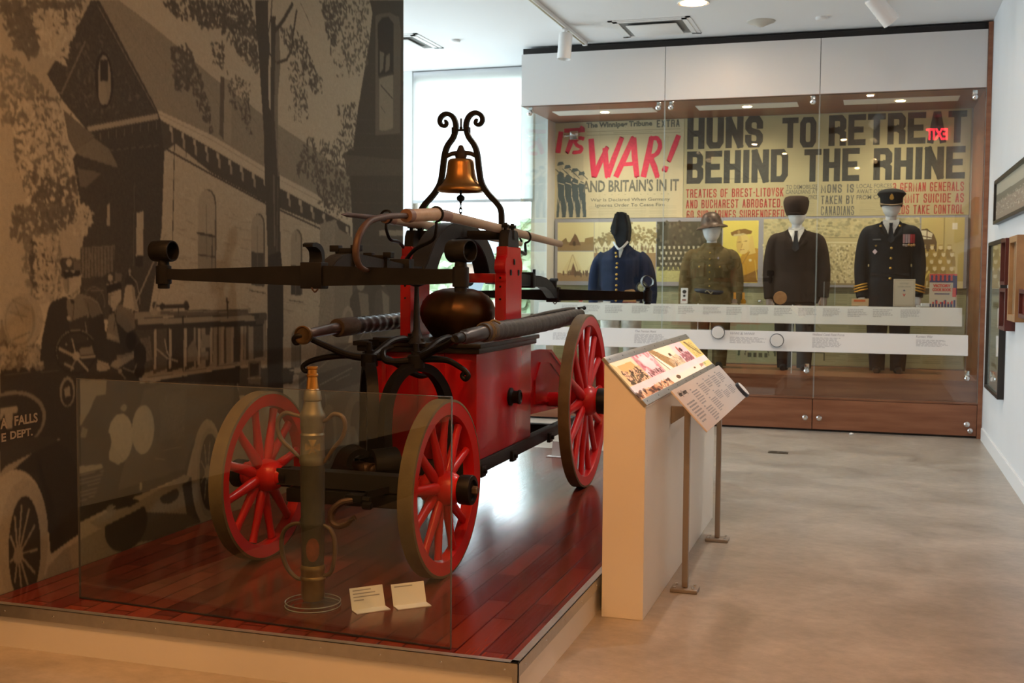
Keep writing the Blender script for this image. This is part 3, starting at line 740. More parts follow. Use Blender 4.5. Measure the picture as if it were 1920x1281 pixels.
c_ = thing('label_card', 'small bent white label card at the back of the platform by the rear wheel', 'label card', (-2.27, 8.12, PH+.0005), -.1)
MB().box(-.02, .2, -.06, 0, 0, .004).build('foot_flap', paper_w, c_, smooth=0)
MB(RX(math.radians(-15))).box(0, .2, -.002, .002, .001, .11).build('card_face', paper_w, c_, smooth=0)
# floor outlet
fb = thing('floor_box', 'small brass floor outlet cover set in the concrete', 'floor outlet', (-.755, 10.02, 0), .03)
MB().box(-.085, .085, -.05, .05, .0006, .007, bev=.002).build('cover', mat('dull_bronze', (.12, .10, .075), .45, metal=.6), fb)
MB().box(-.07, -.01, -.035, .035, .007, .009).box(.01, .07, -.035, .035, .007, .009).build('flap', mat('dark_bronze', (.07, .06, .05), .5, metal=.6), fb)
st = tag(MB().sphere((0, 0, 0.012), .016, 10, (1.4, 1, .8)).build('paper_scrap', paper_w, loc=(-.17, 11.42, 0)), 'tiny white scrap on the floor by the cabinet doors', 'scrap')

# ================================================================ CEILING THINGS
wp = mat('white_enamel', (.80, .80, .79), .4)
glow = mat('warm_lamp_glow', (1, .9, .7), .5, emit=(1.0, .66, .32), estr=16.)
def diffuser(x0, x1, y0, y1, lab):
    t = thing('ceiling_diffuser', lab, 'air vent', ((x0+x1)/2, (y0+y1)/2, CEIL), group='square ceiling diffusers')
    a, b = (x1-x0)/2, (y1-y0)/2
    m = MB()
    for s_, z in ((1, .006), (.9, .012)):
        for q in ((-a*s_, a*s_, -b*s_, -b*s_+.045), (-a*s_, a*s_, b*s_-.045, b*s_), (-a*s_, -a*s_+.045, -b*s_, b*s_), (a*s_-.045, a*s_, -b*s_, b*s_)): m.box(*q, -z, 0)
    m.build('frame', wp, t, smooth=0)
    MB().box(-a*.86, a*.86, -b*.86, b*.86, -.004, -.001).build('duct_throat', mat('grey_duct', (.22, .22, .21), .7), t, smooth=0)
    MB().box(-a*.62, a*.62, -b*.62, b*.62, -.030, -.022, bev=.003).build('face_plate', wp, t)
diffuser(-2.475, -1.69, 10.68, 11.45, 'square white air diffuser in the ceiling above the display case')
diffuser(-5.25, -4.43, 10.68, 11.44, 'square white air diffuser in the ceiling half hidden by the mural wall')
def downlight(x, y, lab, power=0, r=.115, color=WARM2, angle=None):
    t = thing('recessed_downlight', lab, 'ceiling lamp', (x, y, CEIL), group='recessed downlights')
    MB().lathe([(r*1.0, -.002), (r*1.22, -.008), (r*1.25, 0)], 32, caps=False).build('trim_ring', wp, t)
    MB().lathe([(r, -.004), (0, -.004)], 32).build('lens', glow, t)
    if power:
        if angle: spot('downlight_beam', (x, y, CEIL-.02), (x, y, 0), power, color, angle, .8, .08)
        else: area('downlight_beam', (x, y, CEIL-.012), r*1.7, power, color)
downlight(-1.58, 10.19, 'warm glowing recessed downlight near the top edge of the photo', 16, color=(1.0, .90, .80))
for x, y, pw, col, lab in DOWN: downlight(x, y, lab, pw, r=.05, color=col)
sp = thing('ceiling_speaker', 'round beige conical speaker set in the ceiling', 'speaker', (-1.076, 11.09, CEIL))
MB().lathe([(.135, 0), (.13, -.008), (.06, -.035), (.03, -.05), (0, -.055)], 32).build('cone', mat('beige_speaker', (.55, .52, .46), .6), sp)
for x, y, lab in ((-.52, 11.07, 'small round white ceiling disc right of the speaker'), (-4.175, 11.1, 'small round white ceiling disc left of the track')):
    t = thing('smoke_detector', lab, 'detector', (x, y, CEIL), group='small ceiling discs')
    MB().lathe([(.055, 0), (.055, -.018), (.045, -.026), (0, -.027)], 24).build('housing', wp, t)
def track(x, y0, y1, lab):
    t = thing('lighting_track', lab, 'lighting track', (x, (y0+y1)/2, CEIL), group='ceiling lighting tracks')
    h = (y1-y0)/2
    MB().box(-.022, .022, -h, h, -.035, 0, bev=.003).build('rail', wp, t, smooth=0)
    MB().box(-.010, .010, -h+.02, h-.02, -.0365, -.034).build('slot', mat('brass_conductor', (.30, .24, .12), .4, metal=.5), t, smooth=0)
    MB().box(-.024, .024, h-.03, h+.02, -.04, 0, bev=.003).build('end_cap', wp, t, smooth=0)
track(-2.905, -5.0, 11.54, 'white lighting track running along the ceiling left of the display case')
track(-.012, -5.0, 11.2, 'white lighting track on the ceiling towards the right wall')
def track_head(x, y, tip, lab, power=0, target=None, angle=30, color=WARM, ln=.22, r=.066):
    """cylinder spotlight hung from the track; tip = unit direction of its mouth"""
    t = thing('track_spotlight', lab, 'spotlight', (x, y, CEIL-.035), group='white track spotlights')
    MB().cyl((0, 0, 0), (0, 0, -.085), .008, 10).build('stem', wp, t)
    MB().box(-.02, .02, -.05, .05, -.012, .0, bev=.003).build('adapter', wp, t)
    d = Vector(tip).normalized(); c0 = Vector((0, 0, -.14)) - d*.06
    q = d.to_track_quat('Z', 'Y').to_matrix().to_4x4()
    MB(T(*c0) @ q).lathe([(0, -.04), (r*.9, -.04), (r, -.03), (r, ln-.04), (r*.93, ln-.04), (r*.9, ln-.07), (r*.5, ln-.12), (0, ln-.125)], 28).build('barrel', wp, t)
    MB(T(*c0) @ q).lathe([(r*.5, ln-.115), (0, ln-.113)], 20).build('lamp', glow if power else mat('unlit_lamp', (.5, .5, .48), .3), t)
    if power:
        p = Vector((x, y, CEIL-.035))+c0+d*(ln+.02)
        spot('track_beam', p, target or p+d, power, color, angle, .7, .04)
track_head(-2.905, 10.75, (-.06, -.05, -1), 'white cylinder spotlight hanging from the track left of the display case', ln=.25)
track_head(-.012, 10.0, (.62, .35, -.75), 'white cylinder spotlight tilted towards the right wall', ln=.27, r=.072)
for x, y, tgt, pw, ang_, col, lab in HEADS:
    d = (Vector(tgt)-Vector((x, y, CEIL-.17))).normalized()
    track_head(x, y, d, lab, pw, tgt, ang_, col)
ex = thing('exit_sign', 'red lit EXIT sign hung from the ceiling, seen as a reflection in the case glass', 'exit sign', (.85, 4.95, 3.70), PI)
MB().box(-.20, .20, -.03, .0, -.13, .13, bev=.006).build('housing', mat('exit_housing', (.7, .7, .7), .5), ex)
MB().box(-.02, .02, -.03, -.01, .13, .25).build('hanger', wp, ex)
redl = mat('exit_red_glow', (.6, .02, .02), .5, emit=(1.0, .02, .04), estr=26.)
text_mesh('lettering', 'EXIT', .2, redl, ex, T(-.15, -.0325, -.085) @ RX(PI/2), fit=.30, height=.17, bold=.004, align='LEFT')
# ================================================================ FIRE PUMP
red = mat('fire_red_paint', (.44, .004, .008), .24, color2=(.50, .008, .011), vscale=3, coat=.2, spec=.4)
red_w = mat('wheel_red_paint', (.50, .008, .009), .30, color2=(.56, .014, .012), vscale=6, coat=.06, spec=.4)
iron = mat('black_iron', (.009, .0085, .0085), .42, var=.2, vscale=14, bump=.08, bscale=70, spec=.2)
iron_g = mat('charcoal_iron', (.022, .022, .023), .48, var=.15, vscale=10, bump=.05, bscale=60, spec=.2)
iron_r = mat('rusty_iron', (.065, .038, .028), .5, color2=(.105, .062, .045), vscale=18, bump=.1, bscale=80, metal=.4)
tyre_m = mat('worn_iron_tyre', (.105, .075, .035), .6, color2=(.16, .12, .06), vscale=9, bump=.15, bscale=90)
copper = mat('tarnished_copper', (.085, .045, .018), .36, metal=.85, color2=(.13, .068, .025), vscale=5, bump=.04, bscale=20)
bellbr = mat('bell_bronze', (.40, .19, .05), .34, metal=.95, color2=(.48, .24, .07), vscale=4, bump=.02, bscale=30)
board_m = mat('black_top_board', (.020, .018, .017), .35, var=.2, vscale=10)
FP = thing('fire_pump', 'antique red hand-drawn fire pump with spoked wheels, black iron levers and brass bell', 'fire pump', (-2.275, 6.2, PH), math.radians(.5))

# --- tub
MB().box(-.32, .32, -.68, .33, .37, .935, bev=.008).build('water_tub', red, FP)
b = MB().box(-.345, .345, -.715, .36, .935, .968, bev=.006).box(-.36, .36, -.735, .375, .965, .99, bev=.006)
for k in range(3): b.box(-.325, -.31, -.685+.001, -.675, .38, .93)
b.build('top_board', board_m, FP)
for x in (-.20, -.02, .13): MB().box(x-.012, x+.012, -.686, -.68, .38, .93).build('front_batten', red, FP)
# side spigot
sp_ = MB(T(.32, -.10, .655) @ RY(PI/2)).lathe([(.052, 0), (.052, .012), (.042, .016), (.036, .022), (.036, .05), (.041, .052), (.041, .062), (.030, .066), (.026, .060), (.0, .058)], 24).build('suction_outlet', iron, FP)
# sill frame under the tub
m = MB()
for s in (-1, 1):
    m.box(s*.30-.03, s*.30+.03, -.74, 1.45, .30, .37, bev=.006)
m.box(-.30, .30, -.74, -.66, .29, .37, bev=.006).box(-.30, .30, .9, .97, .30, .37)
fr = m.build('sill_frame', iron_g, FP)
for y in (-.63, -.08, .72):
    for s in (-1, 1): MB().box(s*.335-.012, s*.335+.012, y-.035, y+.035, .285, .345, bev=.004).cyl((s*.345, y, .315), (s*.362, y, .315), .013, 6).build('frame_bolt', iron, fr)
# --- rear delivery box with sloping panelled cheeks
prof = [(.33, .50), (1.42, .45), (1.42, .60), (.80, .862), (.52, .880), (.33, .880)]
MB().prism(prof, -.305, .305, 'yz', bev=.006).build('rear_box', red, FP)
for s in (-1, 1):
    inner = [(.45, .56), (1.30, .52), (1.30, .575), (.80, .79), (.56, .80), (.45, .70)]
    pts = [(s*.307, y, z) for y, z in inner]
    MB().bar(pts+[pts[0]], .014, .018, up=(s, 0, 0)).build('panel_moulding', red, FP)
    pts = [(s*.307, y, z) for y, z in prof[2:]]
    MB().bar(pts, .02, .024, up=(s, 0, 0)).build('edge_moulding', red, FP)

# --- wheels
def wheel(name, r, w_, nsp, hubr, loc, side, rz=0., ph=0.):
    """x axis is the axle; side=+1 points outward to +x"""
    rim_t = .058
    M0 = RY(PI/2)
    prof = [(r-.010-rim_t, -w_*.40), (r-.010, -w_*.5), (r-.010, w_*.5), (r-.010-rim_t, w_*.40), (r-.016-rim_t, 0)]
    o = MB(M0).lathe(prof, 72, closed=True).build(name, red_w, FP, smooth=50, loc=loc)
    o.rotation_euler = (0, 0, rz)
    MB(M0).lathe([(r-.012, -w_*.5-.001), (r, -w_*.5+.002), (r, w_*.5-.002), (r-.012, w_*.5+.001)], 72, closed=True).build('iron_tyre', tyre_m, o, smooth=40)
    hl = w_*1.15
    hp = [(0, -hl*1.35), (hubr*.60, -hl*1.35), (hubr*.66, -hl*1.1), (hubr*.78, -hl), (hubr*.9, -hl*.75), (hubr, -hl*.35), (hubr, hl*.35), (hubr*.92, hl*.7), (hubr*.80, hl*.9), (hubr*.72, hl*1.0), (hubr*.72, hl*1.15), (0, hl*1.15)]
    MB(RY(PI/2*side)).lathe(hp, 32).build('hub', red_w, o)
    cap = MB(RY(PI/2*side)).lathe([(hubr*.66, hl*1.15), (hubr*.84, hl*1.16), (hubr*.86, hl*1.75), (hubr*.82, hl*1.85), (hubr*.6, hl*1.87), (hubr*.56, hl*1.72), (0, hl*1.72)], 28).build('hub_cap', iron, o)
    MB(RY(PI/2*side)).lathe([(.020, hl*1.85), (.020, hl*2.1), (.016, hl*2.14), (0, hl*2.14)], 6).build('axle_nut', mat('worn_nut', (.16, .12, .09), .45, metal=.6), o, smooth=20)
    MB(RY(-PI/2*side)).lathe([(hubr*.62, hl*1.35), (hubr*.62, hl*1.75), (0, hl*1.75)], 24).build('inner_band', iron, o)
    ri = r-rim_t-.02
    for k in range(nsp):
        a = 2*PI*k/nsp+ph
        d = Vector((0, math.sin(a), math.cos(a))); off = Vector((.008*side*(1 if k % 2 else -1), 0, 0))
        p0_ = d*hubr*.9+off; p1_ = d*(hubr*1.9)+off*.8; p2_ = d*ri
        t = Vector((1, 0, 0)).cross(d)
        sb = MB().tube([p0_, p0_.lerp(p1_, .4), p1_, p1_.lerp(p2_, .35), p1_.lerp(p2_, .75), p2_], [r*.030+.012, r*.036+.013, r*.036+.012, r*.032+.010, r*.026+.010, r*.028+.012], 12, sx=.78, up=t)
        sb.build('spoke', red_w, o, smooth=50)
    return o
wf = wheel('front_wheel', .395, .070, 12, .078, (.455, -1.545, .395), 1, math.radians(-2.2), .12)
wl = wheel('front_wheel', .395, .070, 12, .078, (-.455, -1.51, .395), -1, math.radians(-2.2), .30)
wr = wheel('rear_wheel', .551, .070, 14, .098, (.537, .80, .551), 1, math.radians(.6), .16)
wq = wheel('rear_wheel', .551, .070, 14, .098, (-.537, .80, .551), -1, math.radians(.6), .05)
MB().cyl((-.50, .80, .551), (.50, .80, .551), .048, 20).build('rear_axle', red, FP)
m = MB().tube([(-.42, -1.51, .395), (.42, -1.545, .395)], .028, 16).bar([(-.36, -1.512, .40), (0, -1.527, .40), (.36, -1.542, .40)], .085, .075)
ax = m.build('front_axle', iron_g, FP)
# bolster and perch pole back to the sill
MB().box(-.30, .30, -1.58, -1.46, .29, .355, bev=.008).build('bolster', iron, FP)
MB().bar([(0, -1.52, .33), (0, -1.0, .33), (0, -.70, .33)], .07, .05).build('perch_pole', iron_g, FP)
# towing hook and its clevis
HK = T(.125, 0, .05)
m = MB(HK)
m.tube(crv([(-.03, -1.55, .29), (-.03, -1.64, .295), (-.03, -1.69, .30)], 4), .016, 8)
m.box(-.065, .015, -1.71, -1.65, .285, .32, bev=.006).cyl((-.075, -1.69, .30), (.05, -1.69, .30), .014, 8).cyl((.02, -1.70, .275), (.06, -1.70, .275), .017, 6)
m.bar([(.10, -1.56, .33), (.02, -1.66, .315)], .012, .03)
m.build('hook_clevis', iron, FP)
MB(HK).tube(crv([(-.03, -1.70, .295), (-.075, -1.72, .285), (-.115, -1.73, .245), (-.112, -1.735, .20), (-.075, -1.74, .185), (-.035, -1.745, .20), (-.01, -1.75, .222), (.005, -1.75, .23)], 6), [.015, .016, .017, .017, .015, .013, .011, .012], 10).build('tow_hook', iron_r, FP)

# --- goosenecks: two arched irons from bolster to tub
for s in (1, -1):
    cx_, cy_ = .125*s+.01, -1.06
    dx_, dy_ = .30*s, .52
    ln_ = math.hypot(dx_, dy_); ux, uy = dx_/ln_, dy_/ln_
    def G(u, z): return (cx_+ux*u+min(0, u+.19)*.35*s, cy_+uy*u, z+(.025 if u < -.24 else 0))
    pts = [G(-.18, .40), G(-.185, .46), G(-.192, .56), G(-.188, .65), G(-.175, .73), G(-.14, .81), G(-.08, .868), G(0, .890), G(.085, .868), G(.15, .805), G(.19, .72), G(.205, .62), G(.205, .5), G(.205, .37)]
    ws = [.060, .062, .060, .056, .054, .052, .052, .056, .052, .052, .054, .056, .058, .06]
    gk = MB().bar(crv(pts, 5), [.050, .048, .044, .042, .044, .048, .05], [.066, .062, .056, .052, .056, .062, .066], up=(uy, -ux, 0)).build('gooseneck', iron, FP, smooth=50)
    # scroll foot
    sc_ = [G(-.18, .46), G(-.185, .40), G(-.20, .345), G(-.25, .312), G(-.31, .318), G(-.355, .36), G(-.365, .42), G(-.345, .468), G(-.305, .485), G(-.275, .465), G(-.268, .435)]
    MB().bar(crv(sc_, 5), [.13, .13, .13, .12, .11], [.045, .036, .032, .028, .022], up=(uy, -ux, 0) if False else (-ux*.2, -uy*.2, 1)).build('scroll_foot', iron, gk, smooth=50)
    MB().cyl(Vector(G(-.285, .395))-Vector((uy, -ux, 0))*.085, Vector(G(-.285, .395))+Vector((uy, -ux, 0))*.085, .030, 16).build('king_bolt', iron_r, gk)
    m = MB(T(cx_, cy_, .905)).lathe([(.042, -.02), (.042, .038), (.034, .045), (.024, .046), (.024, .06), (.016, .062), (.014, .10), (0, .104)], 20).build('socket', iron, gk)
# curled hose arms on top of the goosenecks
tl = Vector((-.115, -1.06, .925)); tr2 = Vector((.135, -1.06, .925))
m = MB()
m.tube(crv([tl, (-.22, -1.08, .94), (-.33, -1.11, .985), (-.40, -1.14, 1.02), (-.445, -1.17, 1.035), (-.47, -1.175, 1.02), (-.465, -1.165, .998), (-.445, -1.16, 1.005)], 5), [.020, .018, .016, .015, .014, .013, .013, .012], 10)
m.tube(crv([tl+Vector((0, 0, -.005)), (-.22, -1.07, .937), (-.34, -1.08, .925), (-.42, -1.09, .905), (-.462, -1.095, .878), (-.455, -1.095, .855), (-.43, -1.095, .858), (-.43, -1.095, .878)], 5), [.018, .017, .015, .014, .013, .012, .012, .011], 10)
m.tube(crv([tl, (-.06, -1.04, .93), (-.01, -1.0, .905), (.04, -.95, .862), (.08, -.88, .83), (.10, -.82, .83)], 5), [.02, .018, .017, .016, .015, .014], 10)
m.tube(crv([tl, (-.10, -.98, .955), (-.075, -.88, 1.0), (-.05, -.78, 1.01), (-.03, -.74, .995)], 5), [.02, .019, .018, .018, .018], 10)
m.build('hose_arms', iron, FP)
m = MB()
m.tube(crv([tr2, (.05, -1.10, .915), (.0, -1.13, .925), (-.02, -1.10, .965), (.01, -1.06, .985)], 5), [.018, .017, .016, .015, .013], 10)
m.tube(crv([tr2, (.21, -1.05, .93), (.29, -1.04, .925), (.345, -1.04, .90), (.385, -1.04, .875), (.40, -1.04, .852), (.385, -1.04, .835), (.368, -1.04, .85), (.378, -1.04, .868)], 5), [.018, .017, .015, .014, .013, .013, .012, .012, .011], 10)
m.tube(crv([tr2, (.20, -1.08, .955), (.27, -1.12, .985), (.33, -1.18, 1.005), (.39, -1.25, 1.03), (.42, -1.30, 1.045)], 5), [.02, .018, .017, .017, .016, .014], 10)
m.tube(crv([tr2, (.15, -.98, .955), (.18, -.88, 1.005), (.20, -.78, 1.02), (.21, -.73, 1.0)], 5), [.02, .019, .018, .018, .018], 10)
m.build('hose_arms', iron, FP)
for x in (-.03, .21): MB().box(x-.028, x+.028, -.755, -.70, .985, 1.02, bev=.004).cyl((x, -.728, 1.02), (x, -.728, 1.035), .017, 6).build('arm_bracket', iron, FP)
m = MB()
m.box(-.26, -.20, -.745, -.735, .93, 1.0).cyl((-.23, -.74, .96), (-.23, -.78, .96), .012, 6)
m.tube(crv([(-.19, -.742, .97), (-.20, -.75, .93), (-.195, -.75, .90)], 4), .006, 6)
m.build('board_latch', iron, FP)

# --- air dome
MB(T(0, -.09, .968)).lathe([(.125, 0), (.135, .012), (.15, .03), (.178, .068), (.205, .11), (.2175, .15), (.216, .185), (.203, .222), (.176, .256), (.135, .282), (.085, .297), (.04, .302), (0, .303)], 48).build('air_dome', copper, FP, smooth=60)
# --- red posts with a carved head
def post_prof():
    f = [(-.155, .99), (-.155, 1.345), (-.150, 1.352), (-.162, 1.36), (-.172, 1.385), (-.166, 1.42), (-.148, 1.445), (-.135, 1.455), (-.135, 1.505)]
    b_ = [(-y-.001, z) for y, z in reversed(f)]
    return [(y-.055, z) for y, z in f]+[(y-.055, z) for y, z in b_]
for s in (1, -1):
    x0, x1 = (.262, .326) if s > 0 else (-.308, -.246)
    p = MB().prism(post_prof(), x0, x1, 'yz', bev=.004).build('tower_post', red, FP)
    xo = x1 if s > 0 else x0
    for y, z in ((-.055, 1.42), (-.12, 1.36), (.03, 1.36)): MB().box(xo-.004, xo+.004, y-.013, y+.013, z-.016, z+.016).build('post_bolt', iron, p)
    for z in (1.21, 1.28, 1.33): MB().cyl(((x0+x1)/2, -.213, z), ((x0+x1)/2, -.207, z), .006, 8).build('post_rivet', iron, p)
    MB().bar([(x0-.006, -.214, 1.315), (x1+.006, -.214, 1.315)], .006, .006).build('post_scratch_strip', red, p)
    cp = MB().prism([(-.165, 1.49), (.055, 1.49), (.045, 1.565), (.02, 1.60), (-.13, 1.60), (-.155, 1.565)], x0+.004, x1-.004, 'yz', bev=.004)
    cpo = cp.build('bearing_cap', iron_g, p)
    for y in (-.12, .01): MB().cyl(((x0+x1)/2, y, 1.595), ((x0+x1)/2, y, 1.64), .011, 8).box((x0+x1)/2-.018, (x0+x1)/2+.018, y-.018, y+.018, 1.612, 1.632, bev=.003).build('cap_nut', iron, cpo)
MB().box(-.25, .27, .02, .07, 1.30, 1.355, bev=.004).build('cross_rail', red, FP)
# --- pivot shaft
MB().box(-.31, .33, -.075, -.025, 1.545, 1.60, bev=.006).build('pivot_bar', iron, FP)

# --- walking beam: arch plus two arms (lies in the middle plane)
ca, ra, ri_ = -.10, (.60, .57), (.40, .44)
arch = []
z0 = 1.33
out = [(ca-.70, 1.335), (ca-.60, 1.40), (ca-.50, 1.50), (ca-.38, 1.575), (ca-.22, 1.625), (ca, 1.642), (ca+.22, 1.622), (ca+.38, 1.568), (ca+.50, 1.49), (ca+.58, 1.40), (ca+.63, 1.30)]
inn = [(ca+.46, 1.30), (ca+.42, 1.38), (ca+.35, 1.46), (ca+.24, 1.52), (ca+.12, 1.548), (ca, 1.556), (ca-.12, 1.55), (ca-.24, 1.525), (ca-.36, 1.46), (ca-.44, 1.38), (ca-.47, 1.33)]
P_out = [(p.x, p.z) for p in crv([(y, 0, z) for y, z in out], 4)]; P_in = [(p.x, p.z) for p in crv([(y, 0, z) for y, z in inn], 4)]
wb = MB().prism(P_out+P_in, -.05, .05, 'yz', bev=.004).build('walking_beam', iron_g, FP, smooth=40)
fa = [(-1.88, 1.345), (-1.80, 1.352), (-1.74, 1.395), (-1.66, 1.425), (-1.56, 1.436), (-1.35, 1.424), (-1.10, 1.405), (-.85, 1.385), (-.62, 1.385), (-.55, 1.325), (-.90, 1.322), (-1.3, 1.322), (-1.7, 1.318), (-1.88, 1.308)]
MB().prism(fa, -.035, .035, 'yz', bev=.004).build('front_arm', iron_g, wb, smooth=40)
ra_ = [(.42, 1.34), (.42, 1.40), (.8, 1.372), (1.25, 1.352), (1.55, 1.345), (1.72, 1.33), (1.86, 1.295), (1.98, 1.245), (2.06, 1.19), (2.03, 1.175), (1.94, 1.185), (1.82, 1.235), (1.68, 1.265), (1.4, 1.272), (.9, 1.285), (.5, 1.29)]
MB().prism(ra_, -.035, .035, 'yz', bev=.004).build('rear_arm', iron_g, wb, smooth=40)
for y, zt in ((-1.56, 1.436), (-1.20, 1.412)):
    m = MB()
    m.box(-.05, .05, y-.016, y+.016, zt-.002, zt+.022, bev=.003).box(.036, .048, y-.014, y+.014, 1.325, zt+.02).box(-.048, -.036, y-.014, y+.014, 1.325, zt+.02)
    m.box(-.075, -.03, y-.022, y+.022, zt+.005, zt+.034, bev=.003).box(.028, .07, y-.022, y+.022, zt+.008, zt+.036, bev=.003)
    m.build('beam_clamp', iron, wb)
MB().box(-.06, .06, -.97, -.90, 1.29, 1.42, bev=.004).build('beam_strap', iron, wb)
m = MB()
m.box(-.055, .055, 1.28, 1.34, 1.262, 1.37, bev=.004).cyl((.05, 1.31, 1.36), (.05, 1.31, 1.39), .012, 6)
m.build('beam_strap', iron, wb)
# crescent holders at the ends of the beam
cr = [(-1.895, 1.345), (-1.86, 1.375), (-1.848, 1.41), (-1.862, 1.445), (-1.905, 1.462), (-1.935, 1.458)]
MB().bar(crv([(0, y, z) for y, z in cr], 6), [.060, .06, .055, .045], [.014, .026, .03, .022, .010], up=(1, 0, 0) if False else (0, 1, .01)).build('crescent_rest', iron, wb, smooth=50)
cr = [(2.035, 1.20), (2.0, 1.23), (1.985, 1.27), (2.0, 1.305), (2.04, 1.32), (2.07, 1.315)]
MB().bar(crv([(0, y, z) for y, z in cr], 6), [.060, .06, .055, .045], [.014, .026, .03, .022, .010], up=(0, 1, .01)).build('crescent_rest', iron, wb, smooth=50)
# piston rod
MB().tube([(0, -.72, 1.335), (0, -.72, 1.29), (0, -.72, 1.28), (0, -.72, 1.06), (0, -.72, 1.02), (0, -.72, .985)], [.040, .040, .012, .018, .032, .060], 14).build('piston_rod', iron_g, FP)
MB().box(-.24, .05, -.745, -.66, .985, 1.012, bev=.004).build('pump_cover', iron_g, FP)
# --- brake bars with ring sockets
for nm, y, z, x0, x1, hm_ in (('brake_bar', -1.865, 1.332, -.735, .645, .088), ('brake_bar', 2.04, 1.205, -.70, .70, .088)):
    m = MB().bar([(x0, y, z+.004), (x0+.10, y, z), (-.01, y, z), (x1-.10, y, z), (x1, y, z+.004)], [.034, .036, .044, .036, .034], [.046, .050, hm_, .062, .056], up=(0, 0, 1))
    bb = m.build('brake_bar', iron, FP)
    MB().box(-.055, .045, y-.035, y+.035, z-.055, z+.058, bev=.005).build('clamp', iron, bb)
    MB().tube(crv([(.0, y-.036, z-.05), (.015, y-.036, z-.068), (.03, y-.036, z-.055)], 4), .004, 6).build('cotter_ring', iron_r, bb)
    for xe, swv in ((x0-.01, -.05 if y < 0 else -.5), (x1+.01, -.34 if y < 0 else -1.25)):
        m = MB(T(xe, y, z)).lathe([(.020, -.062), (.026, -.060), (.026, -.042), (.034, -.040), (.034, .038), (.026, .042), (.022, .072)], 20).build('socket_stem', iron, bb)
        MB(T(xe, y, z+.105) @ RZ(swv) @ RY(PI/2)).lathe([(.040, -.050), (.0455, -.050), (.047, -.046), (.0475, 0), (.047, .046), (.0455, .050), (.0405, .050), (.039, .045), (.039, -.045)], 32, closed=True).build('ring_socket', iron, bb)

# --- bell and its lyre frame
def mir(p): return (-p[0], p[1], p[2])
lyre = [(.247, 1.595), (.248, 1.66), (.243, 1.715), (.218, 1.755), (.165, 1.81), (.127, 1.87), (.112, 1.94), (.100, 2.03), (.082, 2.085), (.046, 2.135), (.031, 2.19), (.040, 2.235), (.064, 2.262), (.096, 2.268), (.122, 2.252), (.130, 2.228), (.120, 2.206), (.100, 2.200), (.088, 2.212), (.092, 2.226), (.101, 2.226)]
yb = -.05
for s in (1, -1):
    pts = crv([(s*x, yb, z) for x, z in lyre], 5)
    MB().bar(pts, [.030, .03, .03, .028, .026, .022, .018], [.026, .028, .028, .027, .024, .020, .014], up=(0, 1, 0)).build('lyre_arm', iron, FP, smooth=50)
m = MB().bar([(-.052, yb, 2.172), (.052, yb, 2.174)], .012, .012).cyl((0, yb, 2.172), (0, yb, 2.24), .006, 8).cyl((0, yb, 2.172), (0, yb, 2.192), .010, 8)
for s in (-1, 1): m.box(s*.04-.012, s*.04+.012, yb-.02, yb+.02, 2.158, 2.19, bev=.003)
m.build('lyre_tie', iron, FP)
m = MB()
for s in (-1, 1): m.tube(crv([(s*.104, yb, 2.015), (s*.085, yb, 2.027), (s*.055, yb, 2.04), (s*.02, yb, 2.043)], 5), [.011, .012, .013, .015], 10)
m.lathe([(.018, 2.0), (.030, 2.012), (.034, 2.025), (.034, 2.042), (.028, 2.05), (.022, 2.062), (.017, 2.075), (.012, 2.086), (0, 2.09)], 16, T(0, yb, 0))
m.build('bell_yoke', mat('dark_bronze_yoke', (.06, .045, .035), .45, metal=.6), FP)
bl = MB(T(0, yb, 0)).lathe([(0, 2.012), (.035, 2.012), (.062, 2.008), (.072, 2.0), (.076, 1.985), (.078, 1.96), (.083, 1.925), (.092, 1.893), (.106, 1.868), (.121, 1.853), (.127, 1.850), (.134, 1.838), (.136, 1.828), (.132, 1.822), (.12, 1.826), (.09, 1.87), (.07, 1.93), (.065, 1.99), (0, 1.998)], 48).build('bell', bellbr, FP, smooth=50)
m = MB().cyl((0, yb, 1.99), (0, yb, 1.80), .007, 8).sphere((0, yb, 1.785), .024, 14, (1, 1, .85)).cyl((0, yb, 1.77), (0, yb, 1.755), .008, 8)
m.build('clapper', iron, bl)
m = MB()
for k in range(3):
    z = 1.74-.026*k
    c8 = [(.008*math.cos(t)*(1 if k % 2 else .1), .008*math.cos(t)*(.1 if k % 2 else 1)+yb, z+.018*math.sin(t)) for t in np.linspace(0, 2*PI, 12, endpoint=False)]
    m.tube(c8, .0032, 6, closed=True)
m.cyl((0, yb, 1.68), (0, yb, 1.635), .004, 6)
m.build('clapper_chain', iron, bl)

# --- hoops that carry the pike poles
def hoop(x, y, z, stem, name='pole_hook', r=.034):
    c = [(x+r*math.cos(t), y, z+r*math.sin(t)) for t in np.linspace(-.5*PI, 1.30*PI, 18)]
    MB().tube(c, .0065, 8).tube(crv([c[0]]+stem, 5), [.0075, .009, .010, .010], 8).build(name, iron, FP)
hoop(.25, -1.09, 1.633, [(.25, -1.09, 1.56), (.22, -1.06, 1.51), (.10, -.98, 1.47), (.03, -.93, 1.42)])
hoop(-.25, -.54, 1.655, [(-.25, -.54, 1.585), (-.252, -.48, 1.535), (-.262, -.34, 1.525), (-.272, -.25, 1.50)])
hoop(.25, .42, 1.578, [(.25, .42, 1.52), (.27, .36, 1.475), (.29, .22, 1.48), (.292, .07, 1.50)])
hoop(-.25, .55, 1.620, [(-.25, .55, 1.55), (-.255, .45, 1.50), (-.26, .25, 1.49), (-.27, .04, 1.49)])

